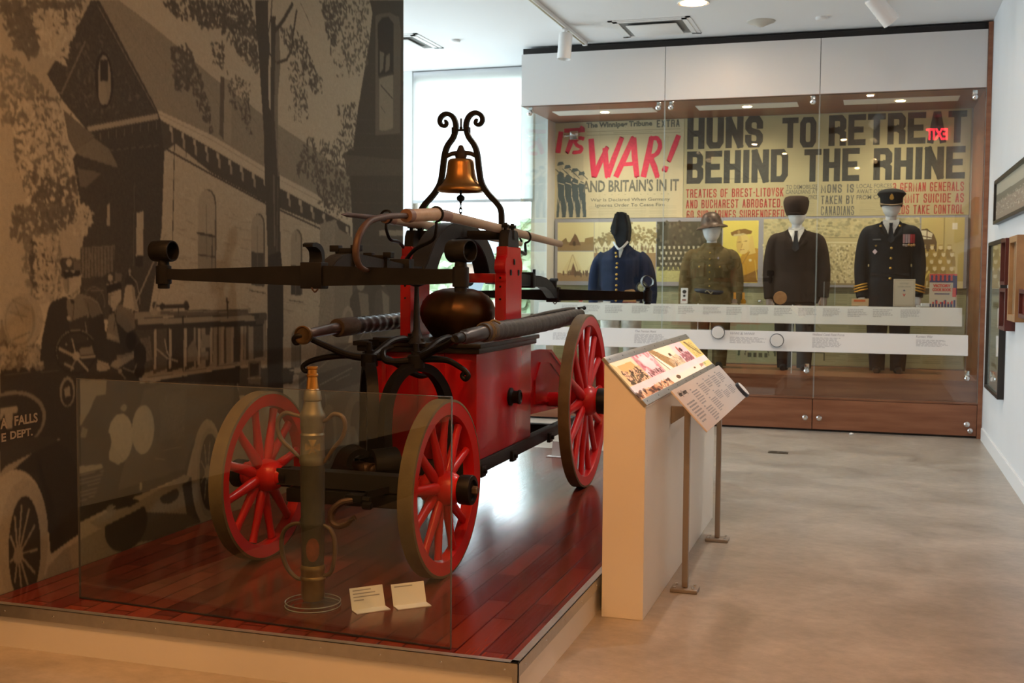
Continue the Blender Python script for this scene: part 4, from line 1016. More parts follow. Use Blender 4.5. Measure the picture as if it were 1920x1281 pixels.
# --- pike poles (rest in the hoops)
ash = mat('ash_pole', (.27, .19, .115), .55, color2=(.37, .275, .18), vscale=10, stretch=(1, .2, 1), bump=.05, bscale=40)
ash_w = mat('pale_wrapped_ash', (.40, .27, .15), .5, color2=(.48, .35, .22), vscale=16, bump=.06, bscale=50)
fer = mat('brown_ferrule', (.20, .11, .07), .45, var=.15, vscale=10)
def fpw(p):   # pump space -> world
    a = math.radians(.5); return Vector((-2.275+p[0]*math.cos(a)-p[1]*math.sin(a), 6.2+p[0]*math.sin(a)+p[1]*math.cos(a), PH+p[2]))
pa = thing('pike_pole', 'wooden pike pole with a big curved rusty hook, on top of the pump', 'pike pole', fpw((.25, 0, 1.61)), math.radians(.5), 'pike poles on the pump')
def lp(y, z): return (0, y, z-1.61)
MB().tube([lp(-1.43, 1.608), lp(-1.10, 1.632)], [.029, .031], 14).build('grip_wrap', ash_w, pa)
MB().tube([lp(-1.10, 1.633), lp(-.93, 1.632)], [.030, .029], 14).build('ferrule', fer, pa)
MB().tube([lp(-.95, 1.632), lp(0, 1.605), lp(1.25, 1.562)], [.027, .026, .022], 14).build('shaft', ash, pa)
MB().tube([lp(-1.47, 1.606), lp(-1.42, 1.608)], [.031, .032], 14).build('end_collar', fer, pa)
MB().tube(crv([lp(-1.44, 1.607), lp(-1.60, 1.598), lp(-1.743, 1.583), lp(-1.86, 1.562), lp(-1.935, 1.525), lp(-1.985, 1.475), lp(-1.998, 1.43), lp(-1.985, 1.392), lp(-1.945, 1.366), lp(-1.88, 1.356), lp(-1.80, 1.353)], 5), [.013, .013, .014, .014, .015, .015, .015, .014, .012, .009, .004], 12).build('iron_hook', iron_r, pa)
pb = thing('pike_pole', 'long wooden pike pole with a straight iron spike, on the mural side of the pump', 'pike pole', fpw((-.25, 0, 1.61)), math.radians(.5), 'pike poles on the pump')
MB().tube([lp(-.47, 1.642), lp(.6, 1.628), lp(1.966, 1.588)], [.025, .026, .022], 14).build('shaft', ash, pb)
MB().tube([lp(-.56, 1.643), lp(-.45, 1.642)], [.024, .028], 14).build('ferrule', fer, pb)
MB().tube([lp(-1.10, 1.637), lp(-1.03, 1.639), lp(-.54, 1.643)], [.001, .012, .015], 12).build('iron_spike', iron_r, pb)

# --- suction hoses along both sides
rub = mat('wrapped_canvas_hose', (.030, .025, .021), .50, color2=(.052, .043, .035), vscale=22, bump=.25, bscale=90)
rub2 = mat('black_rubber_hose', (.016, .014, .013), .30, color2=(.03, .026, .023), vscale=12, bump=.15, bscale=60)
hmet = mat('hose_metal', (.09, .075, .068), .35, metal=.8, var=.2, vscale=12)
twine = mat('twine', (.22, .17, .09), .8)
ha = thing('suction_hose', 'dark canvas-wrapped suction hose along the side of the pump facing the console', 'hose', fpw((.425, 0, 1.05)), math.radians(.5), 'suction hoses on the pump')
def hq(y, z, x=0.): return (x, y, z-1.05)
yy_ = np.linspace(-.90, 1.0, 70)
prof_r = [.049+.0022*math.sin(i*2.2)+.001*math.sin(i*5.1) for i in range(70)]
prof_r[0] = .044; prof_r[-1] = .044
MB().tube([hq(y, 1.058+.026*(y+.9)/1.9-.010*math.sin((y+.9)/1.9*PI)) for y in yy_], prof_r, 20).build('wrapped_body', rub, ha, smooth=70)
MB().tube([hq(-1.22, 1.048), hq(-1.17, 1.048), hq(-1.16, 1.049), hq(-.88, 1.056)], [.028, .030, .036, .038], 18).build('end_pipe', hmet, ha)
MB().tube([hq(-1.30, 1.045), hq(-1.27, 1.046), hq(-1.22, 1.048)], [.018, .026, .024], 14).build('end_plug', iron, ha)
m = MB()
for k in range(5): m.tube([hq(-.875+.022*k, 1.058)] + [hq(-.87+.022*k, 1.058)], .0515, 16)
m.tube(crv([hq(-.80, 1.10), hq(-.79, 1.115, .02), hq(-.77, 1.10, .05)], 4), .006, 6)
m.build('twine_binding', twine, ha)
MB().tube(crv([hq(-.2, 1.105, -.01), hq(.3, 1.122, -.012), hq(.8, 1.132, -.01), hq(.98, 1.135, .0)], 6), [.004, .010, .012, .006], 8).build('wrap_seam', rub, ha)
MB().tube([hq(.99, 1.085), hq(1.12, 1.092)], [.040, .036], 16).build('far_pipe', hmet, ha)
m = MB().cyl(hq(1.09, 1.10), hq(1.09, 1.14), .007, 8).box(-.008, .008, 1.08, 1.24, .078, .090).sphere((0, 1.245, .08), .014, 10)
m.build('latch', iron, ha)
MB().tube(crv([hq(.95, 1.04, .03), hq(1.0, .99, .04), hq(1.06, .98, .03), hq(1.1, 1.05, .02)], 5), .004, 6).build('loose_twine', twine, ha)
hb = thing('suction_hose', 'dark rubber suction hose with brass end, on the mural side of the pump', 'hose', fpw((-.42, 0, 1.05)), math.radians(.5), 'suction hoses on the pump')
yy_ = np.linspace(-.66, 1.0, 90)
MB().tube([hq(y, 1.062+.010*(y+.66)) for y in yy_], [.047+.003*math.sin(i*1.25) for i in range(90)], 20).build('ribbed_body', rub2, hb, smooth=70)
MB().tube([hq(-.80, 1.060), hq(-.79, 1.060), hq(-.60, 1.063)], [.046, .050, .050], 18).build('canvas_cuff', mat('brown_canvas', (.06, .042, .027), .6, bump=.2, bscale=100), hb)
MB().tube([hq(-1.13, 1.042), hq(-.79, 1.060)], [.026, .031], 18).build('end_pipe', mat('brown_metal_pipe', (.16, .11, .09), .33, metal=.8, var=.15, vscale=12), hb)
MB(T(*hq(-1.17, 1.039)) @ RX(PI/2)).lathe([(.014, -.03), (.030, -.03), (.032, -.012), (.047, -.010), (.048, 0), (.047, .010), (.040, .012), (.036, .006), (.020, .004), (.014, .004)], 32).build('brass_flange', mat('dull_brass_flange', (.16, .10, .045), .4, metal=.8, var=.25, vscale=14), hb)
MURAL = [('p',.4,.12,[(4.452,2.762),(4.591,2.795),(4.8,2.746),(5.043,2.678),(5.374,2.575),(5.902,2.444),(6.12,2.402),(6.528,2.32),(6.757,2.262),(7.142,2.176),(7.142,1.932),(5.923,2.141),(5.369,2.259),(4.888,2.325)]),
('l',.34,.005,[(4.602,2.723),(4.913,2.502)]),
('l',.34,.006,[(4.799,2.673),(5.119,2.456)]),
('l',.34,.006,[(5.01,2.62),(5.34,2.406)]),
('l',.34,.005,[(5.237,2.563),(5.578,2.352)]),
('l',.34,.007,[(5.483,2.502),(5.835,2.295)]),
('l',.34,.006,[(5.748,2.435),(6.112,2.232)]),
('l',.34,.006,[(6.037,2.363),(6.413,2.164)]),
('l',.34,.007,[(6.352,2.284),(6.741,2.09)]),
('l',.34,.007,[(6.696,2.197),(7.1,2.009)]),
('p',.1,.25,[(4.392,2.748),(4.452,2.762),(4.888,2.325),(4.909,2.286),(4.361,2.151),(4.196,2.264),(4.097,2.363),(4.244,2.551),(4.317,2.637)]),
('p',.09,.2,[(4.365,2.154),(4.909,2.286),(4.954,2.244),(4.952,2.123),(4.911,1.599),(4.826,1.28),(4.289,1.297),(4.299,1.779),(4.25,2.013)]),
('p',.22,.1,[(4.196,2.229),(4.361,2.156),(4.409,2.138),(4.269,2.05),(4.228,2.1)]),
('p',.26,.1,[(4.269,2.05),(4.398,2.129),(4.511,2.088),(4.576,2.008),(4.304,2.037)]),
('p',.2,0,[(4.285,1.98),(4.451,1.972),(4.338,1.896),(4.301,1.898)]),
('p',.5,0,[(4.354,2.172),(4.888,2.306),(4.896,2.281),(4.365,2.152)]),
('l',.3,.007,[(4.109,2.292),(4.187,2.297),(4.351,2.554)]),
('l',.26,.006,[(4.44,2.735),(4.875,2.318)]),
('l',.22,.005,[(4.447,2.155),(4.447,2.125)]),
('l',.22,.004,[(4.505,2.169),(4.504,2.139)]),
('l',.22,.005,[(4.564,2.184),(4.563,2.154)]),
('l',.22,.005,[(4.624,2.199),(4.623,2.169)]),
('l',.22,.005,[(4.686,2.215),(4.685,2.184)]),
('l',.22,.005,[(4.748,2.23),(4.748,2.199)]),
('l',.22,.005,[(4.813,2.246),(4.812,2.215)]),
('l',.22,.005,[(4.878,2.263),(4.878,2.231)]),
('l',.2,.005,[(4.511,2.081),(4.538,2.089)]),
('l',.2,.005,[(4.566,2.091),(4.594,2.099)]),
('l',.2,.005,[(4.622,2.101),(4.651,2.109)]),
('l',.2,.005,[(4.679,2.111),(4.709,2.119)]),
('l',.2,.005,[(4.738,2.121),(4.768,2.129)]),
('l',.2,.005,[(4.798,2.131),(4.828,2.14)]),
('l',.2,.005,[(4.858,2.142),(4.889,2.151)]),
('k',.17,120,.012,[(4.174,2.491),(4.464,2.62),(4.78,2.325),(4.236,2.164)]),
('e',.05,4.479,2.404,.066,.128),
('e',.36,4.483,2.404,.046,.113),
('p',.06,0,[(4.454,2.492),(4.508,2.502),(4.506,2.403),(4.452,2.394)]),
('e',.42,4.466,2.341,.03,.054),
('p',.66,.1,[(4.943,2.125),(4.963,2.266),(5.368,2.191),(5.923,2.066),(6.841,1.88),(6.936,1.785),(6.933,.777),(6.335,.829),(5.588,.894),(5.591,1.134),(4.759,1.177),(4.865,1.519),(4.914,1.733)]),
('l',.54,.005,[(6.423,1.382),(6.491,1.369)]),
('l',.5,.005,[(5.143,1.389),(5.18,1.375)]),
('l',.5,.005,[(6.673,1.251),(6.727,1.231)]),
('l',.54,.008,[(5.305,1.614),(5.37,1.604)]),
('l',.54,.006,[(5.307,1.952),(5.349,1.951)]),
('l',.74,.009,[(5.971,1.421),(6.066,1.408)]),
('l',.54,.006,[(6.313,1.347),(6.358,1.34)]),
('l',.74,.005,[(5.447,1.897),(5.484,1.889)]),
('l',.5,.004,[(5.283,1.294),(5.365,1.287)]),
('l',.5,.004,[(5.68,1.706),(5.785,1.706)]),
('l',.74,.005,[(5.876,1.646),(5.93,1.632)]),
('l',.54,.006,[(5.66,1.573),(5.735,1.562)]),
('l',.74,.006,[(5.698,1.499),(5.745,1.496)]),
('l',.74,.004,[(5.337,1.504),(5.416,1.491)]),
('l',.74,.008,[(5.104,1.506),(5.197,1.5)]),
('l',.74,.005,[(6.697,1.818),(6.759,1.8)]),
('l',.54,.004,[(5.506,1.644),(5.573,1.637)]),
('l',.54,.007,[(5.782,1.386),(5.832,1.372)]),
('l',.54,.004,[(5.216,1.531),(5.26,1.521)]),
('l',.74,.005,[(6.076,1.385),(6.162,1.374)]),
('l',.5,.006,[(6.558,1.419),(6.673,1.399)]),
('l',.74,.006,[(5.191,1.51),(5.254,1.505)]),
('l',.5,.011,[(6.68,1.742),(6.833,1.741)]),
('l',.5,.005,[(6.601,1.253),(6.708,1.239)]),
('l',.5,.005,[(6.146,1.344),(6.279,1.335)]),
('l',.5,.005,[(5.527,1.311),(5.633,1.301)]),
('l',.5,.006,[(6.221,1.762),(6.318,1.761)]),
('l',.54,.005,[(6.021,1.445),(6.065,1.438)]),
('l',.74,.008,[(5.12,1.955),(5.161,1.954)]),
('l',.74,.006,[(5.833,1.709),(5.877,1.693)]),
('l',.5,.009,[(5.817,1.751),(5.908,1.748)]),
('l',.54,.004,[(4.976,1.989),(5.048,1.991)]),
('l',.54,.008,[(5.067,1.897),(5.156,1.893)]),
('l',.54,.006,[(5.872,1.504),(5.965,1.487)]),
('l',.5,.005,[(5.797,1.543),(5.907,1.535)]),
('l',.74,.006,[(5.831,1.423),(5.941,1.415)]),
('l',.54,.005,[(5.446,1.272),(5.478,1.259)]),
('l',.74,.009,[(6.09,1.853),(6.206,1.842)]),
('l',.74,.005,[(6.005,1.633),(6.049,1.62)]),
('l',.5,.004,[(5.263,1.74),(5.322,1.732)]),
('l',.5,.005,[(5.668,1.341),(5.725,1.322)]),
('l',.5,.006,[(5.541,1.826),(5.619,1.817)]),
('l',.54,.004,[(6.007,1.91),(6.065,1.898)]),
('l',.5,.006,[(5.005,1.518),(5.057,1.506)]),
('l',.5,.005,[(5.584,1.592),(5.648,1.586)]),
('l',.5,.006,[(5.359,1.652),(5.416,1.65)]),
('l',.74,.011,[(6.521,1.601),(6.653,1.596)]),
('l',.54,.009,[(5.49,1.683),(5.549,1.675)]),
('l',.74,.009,[(5.835,1.86),(5.896,1.845)]),
('l',.5,.006,[(5.049,1.74),(5.128,1.734)]),
('l',.74,.005,[(5.742,1.776),(5.835,1.765)]),
('l',.5,.005,[(5.314,1.646),(5.405,1.642)]),
('l',.74,.01,[(6.727,1.788),(6.826,1.771)]),
('l',.54,.009,[(5.959,1.319),(6.059,1.298)]),
('l',.74,.007,[(6.578,1.757),(6.673,1.741)]),
('l',.5,.009,[(5.077,1.311),(5.126,1.306)]),
('l',.54,.011,[(6.697,1.486),(6.799,1.469)]),
('l',.5,.004,[(5.012,1.603),(5.074,1.588)]),
('l',.74,.005,[(5.895,1.8),(5.935,1.792)]),
('l',.54,.005,[(5.279,1.317),(5.32,1.309)]),
('l',.54,.005,[(5.416,1.579),(5.509,1.571)]),
('l',.54,.007,[(5.735,1.569),(5.796,1.556)]),
('l',.5,.007,[(6.611,1.731),(6.688,1.719)]),
('l',.54,.006,[(5.65,1.766),(5.737,1.761)]),
('l',.54,.01,[(5.701,1.518),(5.812,1.516)]),
('l',.5,.006,[(5.597,1.777),(5.667,1.771)]),
('l',.5,.005,[(5.055,1.723),(5.102,1.708)]),
('l',.54,.006,[(5.056,1.459),(5.102,1.448)]),
('l',.74,.009,[(6.205,1.274),(6.256,1.259)]),
('l',.5,.005,[(6.094,1.849),(6.188,1.846)]),
('l',.54,.007,[(6.569,1.662),(6.627,1.642)]),
('l',.5,.005,[(5.442,1.545),(5.549,1.531)]),
('l',.5,.006,[(5.057,1.595),(5.132,1.586)]),
('l',.74,.005,[(5.372,1.64),(5.437,1.631)]),
('l',.5,.007,[(6.457,1.534),(6.512,1.526)]),
('l',.5,.009,[(5.658,1.662),(5.755,1.651)]),
('l',.5,.006,[(5.516,1.294),(5.553,1.278)]),
('l',.5,.005,[(6.328,1.668),(6.45,1.666)]),
('l',.74,.01,[(6.361,1.813),(6.489,1.803)]),
('l',.5,.004,[(5.165,1.778),(5.212,1.768)]),
('l',.74,.006,[(5.358,1.611),(5.417,1.602)]),
('l',.74,.009,[(5.756,1.641),(5.823,1.626)]),
('l',.74,.006,[(5.163,1.669),(5.259,1.658)]),
('l',.5,.005,[(5.735,1.353),(5.802,1.348)]),
('l',.5,.007,[(6.185,1.292),(6.225,1.272)]),
('l',.5,.006,[(5.245,1.564),(5.34,1.56)]),
('l',.54,.01,[(6.313,1.862),(6.355,1.859)]),
('l',.74,.004,[(5.168,1.903),(5.217,1.899)]),
('l',.5,.009,[(5.569,1.853),(5.603,1.84)]),
('l',.54,.004,[(5.068,1.585),(5.119,1.582)]),
('l',.74,.008,[(5.257,1.967),(5.329,1.96)]),
('l',.74,.008,[(5.077,1.928),(5.116,1.915)]),
('l',.74,.009,[(5.606,1.573),(5.66,1.559)]),
('l',.74,.01,[(6.574,1.537),(6.655,1.532)]),
('l',.54,.006,[(5.833,1.865),(5.905,1.866)]),
('l',.74,.01,[(6.245,1.554),(6.361,1.537)]),
('l',.54,.005,[(5.517,1.326),(5.557,1.317)]),
('l',.54,.004,[(5.235,1.417),(5.306,1.405)]),
('l',.54,.006,[(5.494,1.384),(5.531,1.373)]),
('l',.5,.004,[(5.58,1.843),(5.632,1.832)]),
('l',.5,.008,[(5.165,1.696),(5.221,1.69)]),
('l',.74,.006,[(5.896,1.808),(5.973,1.798)]),
('l',.5,.009,[(5.167,1.57),(5.245,1.56)]),
('l',.74,.01,[(6.728,1.546),(6.854,1.539)]),
('l',.74,.005,[(6.682,1.297),(6.77,1.291)]),
('l',.5,.005,[(6.498,1.635),(6.573,1.62)]),
('l',.5,.01,[(6.142,1.303),(6.27,1.283)]),
('l',.74,.009,[(5.318,1.585),(5.38,1.572)]),
('l',.74,.006,[(5.138,1.415),(5.217,1.406)]),
('l',.74,.004,[(5.372,1.673),(5.411,1.664)]),
('l',.74,.005,[(6.624,1.597),(6.713,1.583)]),
('l',.54,.007,[(6.388,1.734),(6.449,1.726)]),
('l',.74,.006,[(5.71,1.492),(5.802,1.475)]),
('l',.74,.005,[(4.991,1.381),(5.02,1.37)]),
('l',.74,.004,[(5.315,1.955),(5.391,1.957)]),
('l',.5,.01,[(6.538,1.726),(6.594,1.711)]),
('l',.74,.007,[(6.374,1.487),(6.417,1.473)]),
('l',.54,.004,[(5.313,1.904),(5.384,1.896)]),
('l',.5,.01,[(6.147,1.784),(6.22,1.772)]),
('l',.74,.01,[(6.607,1.728),(6.755,1.719)]),
('l',.74,.009,[(5.774,1.827),(5.859,1.814)]),
('l',.54,.009,[(5.077,1.602),(5.167,1.593)]),
('l',.54,.004,[(5.762,1.537),(5.858,1.523)]),
('l',.54,.006,[(5.033,2.002),(5.068,1.99)]),
('l',.5,.006,[(6.685,1.494),(6.775,1.477)]),
('l',.74,.007,[(6.547,1.709),(6.65,1.705)]),
('l',.54,.005,[(5.877,1.542),(5.969,1.532)]),
('l',.74,.004,[(5.015,1.575),(5.044,1.569)]),
('l',.74,.007,[(6.638,1.689),(6.697,1.687)]),
('l',.54,.004,[(5.901,1.397),(6.015,1.378)]),
('l',.74,.009,[(5.782,1.766),(5.885,1.757)]),
('l',.5,.006,[(5.427,1.434),(5.48,1.425)]),
('l',.5,.005,[(5.592,1.69),(5.65,1.676)]),
('l',.74,.006,[(5.734,1.622),(5.842,1.61)]),
('l',.74,.009,[(5.719,1.827),(5.815,1.816)]),
('l',.74,.007,[(6.062,1.494),(6.145,1.478)]),
('l',.54,.007,[(5.883,1.576),(5.986,1.568)]),
('l',.5,.004,[(5.057,1.742),(5.118,1.742)]),
('l',.74,.005,[(5.237,1.693),(5.282,1.679)]),
('l',.74,.008,[(4.953,1.522),(5.038,1.507)]),
('l',.54,.005,[(6.271,1.826),(6.363,1.826)]),
('l',.54,.005,[(5.78,1.939),(5.863,1.935)]),
('l',.54,.005,[(5.895,1.469),(5.974,1.46)]),
('l',.5,.005,[(6.56,1.315),(6.627,1.306)]),
('l',.74,.005,[(5.654,1.65),(5.754,1.648)]),
('l',.74,.005,[(6.48,1.348),(6.568,1.332)]),
('l',.5,.004,[(5.144,1.566),(5.212,1.551)]),
('l',.54,.006,[(5.941,1.834),(6.032,1.832)]),
('l',.5,.009,[(5.575,1.523),(5.64,1.516)]),
('l',.5,.004,[(5.058,1.868),(5.089,1.856)]),
('l',.5,.005,[(6.378,1.296),(6.45,1.283)]),
('l',.74,.01,[(6.135,1.34),(6.241,1.329)]),
('l',.5,.007,[(6.725,1.585),(6.877,1.569)]),
('l',.54,.011,[(6.763,1.77),(6.903,1.756)]),
('l',.54,.006,[(5.247,1.326),(5.336,1.315)]),
('l',.54,.01,[(5.893,1.567),(5.997,1.559)]),
('l',.5,.007,[(5.72,1.33),(5.767,1.312)]),
('l',.5,.005,[(5.953,1.78),(6.021,1.776)]),
('l',.5,.005,[(6.089,1.241),(6.166,1.223)]),
('l',.5,.009,[(5.559,1.498),(5.659,1.486)]),
('l',.5,.009,[(5.132,1.787),(5.184,1.775)]),
('l',.5,.009,[(5.777,1.569),(5.862,1.567)]),
('l',.5,.009,[(5.024,1.351),(5.066,1.341)]),
('l',.74,.004,[(5.82,1.632),(5.898,1.616)]),
('l',.54,.005,[(5.092,1.825),(5.154,1.82)]),
('l',.54,.004,[(4.971,1.306),(5.03,1.288)]),
('l',.54,.005,[(5.213,1.576),(5.266,1.574)]),
('l',.54,.006,[(5.296,1.965),(5.396,1.959)]),
('l',.54,.005,[(6.215,1.554),(6.276,1.549)]),
('l',.74,.009,[(5.332,1.55),(5.372,1.537)]),
('l',.74,.007,[(6.3,1.29),(6.372,1.281)]),
('l',.54,.005,[(6.29,1.519),(6.428,1.502)]),
('l',.54,.009,[(5.493,1.844),(5.529,1.837)]),
('l',.74,.009,[(5.442,1.509),(5.519,1.493)]),
('l',.5,.007,[(6.338,1.592),(6.414,1.586)]),
('l',.74,.009,[(5.65,1.942),(5.748,1.938)]),
('l',.5,.004,[(4.992,1.462),(5.074,1.453)]),
('l',.74,.005,[(6.701,1.523),(6.824,1.505)]),
('l',.54,.011,[(6.656,1.246),(6.727,1.224)]),
('l',.5,.005,[(6.551,1.723),(6.691,1.719)]),
('l',.74,.006,[(5.16,1.524),(5.198,1.515)]),
('l',.54,.006,[(5.896,1.87),(6.005,1.861)]),
('l',.54,.006,[(5.662,1.809),(5.769,1.81)]),
('l',.5,.006,[(5.105,1.471),(5.154,1.465)]),
('l',.74,.006,[(5.368,1.839),(5.424,1.828)]),
('l',.5,.005,[(6.546,1.345),(6.621,1.33)]),
('l',.74,.006,[(5.474,1.697),(5.583,1.69)]),
('l',.74,.005,[(5.489,1.65),(5.566,1.649)]),
('l',.5,.007,[(6.305,1.334),(6.436,1.324)]),
('l',.5,.009,[(5.713,1.435),(5.793,1.417)]),
('p',.76,0,[(4.888,2.325),(5.369,2.259),(5.923,2.141),(7.075,1.935),(7.074,1.859),(5.923,2.073),(5.368,2.194),(4.909,2.286)]),
('l',.5,.005,[(4.901,2.305),(5.369,2.234),(5.923,2.113),(7.075,1.906)]),
('p',.12,0,[(4.909,2.28),(5.368,2.188),(5.923,2.066),(7.074,1.848),(7.074,1.768),(5.921,1.939),(5.366,2.056),(5.044,2.174),(4.943,2.125)]),
('p',.62,0,[(4.99,2.259),(5.013,2.256),(5.013,2.227),(4.99,2.232)]),
('p',.42,0,[(5.003,2.228),(5.022,2.228),(5.021,2.177),(5.003,2.18)]),
('l',.1,.006,[(5.03,2.161),(5.03,2.14)]),
('p',.62,0,[(5.092,2.238),(5.116,2.235),(5.115,2.205),(5.092,2.211)]),
('p',.42,0,[(5.106,2.207),(5.125,2.206),(5.124,2.156),(5.105,2.159)]),
('l',.1,.006,[(5.133,2.14),(5.133,2.118)]),
('p',.62,0,[(5.198,2.216),(5.222,2.213),(5.222,2.183),(5.197,2.188)]),
('p',.42,0,[(5.212,2.184),(5.232,2.184),(5.231,2.134),(5.211,2.137)]),
('l',.1,.005,[(5.241,2.118),(5.24,2.095)]),
('p',.62,0,[(5.307,2.194),(5.332,2.191),(5.332,2.16),(5.306,2.165)]),
('p',.42,0,[(5.322,2.161),(5.342,2.161),(5.341,2.111),(5.321,2.115)]),
('l',.1,.006,[(5.351,2.094),(5.351,2.072)]),
('p',.62,0,[(5.42,2.17),(5.446,2.167),(5.446,2.136),(5.42,2.142)]),
('p',.42,0,[(5.435,2.137),(5.457,2.137),(5.456,2.088),(5.435,2.092)]),
('l',.1,.006,[(5.466,2.071),(5.466,2.047)]),
('p',.62,0,[(5.537,2.146),(5.565,2.143),(5.564,2.111),(5.537,2.117)]),
('p',.42,0,[(5.553,2.113),(5.575,2.112),(5.575,2.063),(5.553,2.067)]),
('l',.1,.006,[(5.585,2.046),(5.585,2.022)]),
('p',.62,0,[(5.659,2.121),(5.687,2.118),(5.687,2.085),(5.659,2.091)]),
('p',.42,0,[(5.676,2.087),(5.698,2.086),(5.698,2.038),(5.675,2.042)]),
('l',.1,.006,[(5.709,2.02),(5.709,1.996)]),
('p',.62,0,[(5.785,2.095),(5.815,2.092),(5.814,2.058),(5.785,2.065)]),
('p',.42,0,[(5.803,2.06),(5.826,2.059),(5.826,2.012),(5.802,2.016)]),
('l',.1,.007,[(5.837,1.993),(5.837,1.969)]),
('p',.62,0,[(5.917,2.068),(5.947,2.064),(5.947,2.03),(5.916,2.037)]),
('p',.42,0,[(5.935,2.032),(5.959,2.031),(5.959,1.985),(5.934,1.989)]),
('l',.1,.006,[(5.971,1.965),(5.971,1.94)]),
('p',.62,0,[(6.053,2.04),(6.085,2.036),(6.085,2.001),(6.053,2.008)]),
('p',.42,0,[(6.072,2.003),(6.097,2.002),(6.097,1.957),(6.071,1.961)]),
('l',.1,.007,[(6.11,1.936),(6.109,1.911)]),
('p',.62,0,[(6.195,2.011),(6.228,2.007),(6.228,1.971),(6.195,1.978)]),
('p',.42,0,[(6.215,1.973),(6.241,1.972),(6.241,1.927),(6.214,1.932)]),
('l',.1,.006,[(6.254,1.906),(6.254,1.88)]),
('p',.62,0,[(6.343,1.98),(6.377,1.976),(6.377,1.939),(6.343,1.947)]),
('p',.42,0,[(6.363,1.942),(6.391,1.94),(6.391,1.897),(6.363,1.902)]),
('l',.1,.006,[(6.404,1.875),(6.404,1.848)]),
('p',.62,0,[(6.497,1.948),(6.533,1.944),(6.533,1.907),(6.497,1.915)]),
('p',.42,0,[(6.518,1.909),(6.547,1.908),(6.547,1.865),(6.518,1.87)]),
('l',.1,.007,[(6.561,1.842),(6.561,1.815)]),
('p',.62,0,[(6.657,1.915),(6.695,1.911),(6.695,1.873),(6.657,1.881)]),
('p',.42,0,[(6.68,1.875),(6.71,1.873),(6.71,1.831),(6.68,1.837)]),
('l',.1,.007,[(6.725,1.808),(6.725,1.78)]),
('p',.62,0,[(6.825,1.881),(6.864,1.876),(6.864,1.837),(6.825,1.846)]),
('p',.42,0,[(6.849,1.84),(6.88,1.838),(6.88,1.797),(6.848,1.802)]),
('l',.1,.007,[(6.896,1.773),(6.896,1.744)]),
('p',.62,0,[(7.0,1.845),(7.041,1.839),(7.041,1.8),(7.0,1.809)]),
('p',.42,0,[(7.025,1.802),(7.058,1.8),(7.058,1.76),(7.025,1.766)]),
('l',.1,.007,[(7.074,1.735),(7.074,1.706)]),
('l',.1,.012,[(4.961,2.138),(5.366,2.048),(5.921,1.932),(7.017,1.744)]),
('l',.1,.008,[(5.03,2.172),(5.003,1.628)]),
('p',.18,0,[(5.244,1.521),(5.25,1.881),(5.25,1.881),(5.261,1.922),(5.291,1.954),(5.332,1.968),(5.373,1.96),(5.403,1.932),(5.414,1.891),(5.414,1.891),(5.408,1.511)]),
('p',.55,0,[(5.232,1.516),(5.237,1.874),(5.237,1.874),(5.248,1.915),(5.278,1.947),(5.319,1.961),(5.36,1.953),(5.39,1.925),(5.4,1.885),(5.4,1.885),(5.395,1.505)]),
('p',.4,0,[(5.235,1.719),(5.398,1.714),(5.395,1.505),(5.232,1.516)]),
('l',.25,.004,[(5.319,1.944),(5.313,1.516)]),
('l',.7,.009,[(5.217,1.504),(5.416,1.488)]),
('l',.2,.006,[(5.216,1.487),(5.416,1.47)]),
('l',.12,.014,[(5.23,1.727),(5.388,1.716)]),
('l',.14,.009,[(5.238,1.612),(5.391,1.604)]),
('l',.1,.008,[(5.372,1.724),(5.364,1.522)]),
('p',.18,0,[(5.787,1.455),(5.791,1.799),(5.791,1.799),(5.8,1.832),(5.826,1.856),(5.86,1.867),(5.895,1.86),(5.92,1.838),(5.929,1.806),(5.929,1.806),(5.926,1.445)]),
('p',.52,0,[(5.772,1.449),(5.776,1.793),(5.776,1.793),(5.786,1.825),(5.811,1.849),(5.845,1.86),(5.88,1.853),(5.905,1.831),(5.914,1.799),(5.914,1.799),(5.91,1.439)]),
('p',.13,0,[(5.775,1.642),(5.912,1.636),(5.91,1.439),(5.772,1.449)]),
('l',.25,.004,[(5.845,1.841),(5.841,1.448)]),
('l',.7,.01,[(5.755,1.436),(5.935,1.42)]),
('l',.2,.007,[(5.754,1.418),(5.934,1.401)]),
('p',.18,0,[(6.253,1.394),(6.256,1.735),(6.256,1.735),(6.265,1.763),(6.288,1.785),(6.321,1.794),(6.353,1.788),(6.377,1.768),(6.386,1.74),(6.386,1.74),(6.384,1.386)]),
('p',.5,0,[(6.237,1.388),(6.239,1.728),(6.239,1.728),(6.248,1.756),(6.272,1.778),(6.304,1.787),(6.336,1.78),(6.36,1.761),(6.369,1.732),(6.369,1.732),(6.366,1.38)]),
('p',.1,0,[(6.238,1.571),(6.368,1.566),(6.366,1.38),(6.237,1.388)]),
('l',.25,.005,[(6.304,1.767),(6.301,1.387)]),
('l',.7,.01,[(6.216,1.375),(6.394,1.359)]),
('l',.2,.007,[(6.216,1.355),(6.394,1.339)]),
('p',.18,0,[(6.651,1.352),(6.653,1.688),(6.653,1.688),(6.659,1.709),(6.677,1.724),(6.702,1.73),(6.726,1.726),(6.744,1.711),(6.751,1.691),(6.751,1.691),(6.75,1.343)]),
('p',.44,0,[(6.632,1.345),(6.634,1.681),(6.634,1.681),(6.641,1.701),(6.658,1.717),(6.683,1.723),(6.707,1.718),(6.725,1.704),(6.732,1.684),(6.732,1.684),(6.73,1.336)]),
('p',.12,0,[(6.633,1.549),(6.731,1.543),(6.73,1.336),(6.632,1.345)]),
('l',.25,.005,[(6.683,1.702),(6.681,1.344)]),
('l',.7,.011,[(6.61,1.332),(6.761,1.315)]),
('l',.2,.008,[(6.61,1.311),(6.761,1.294)]),
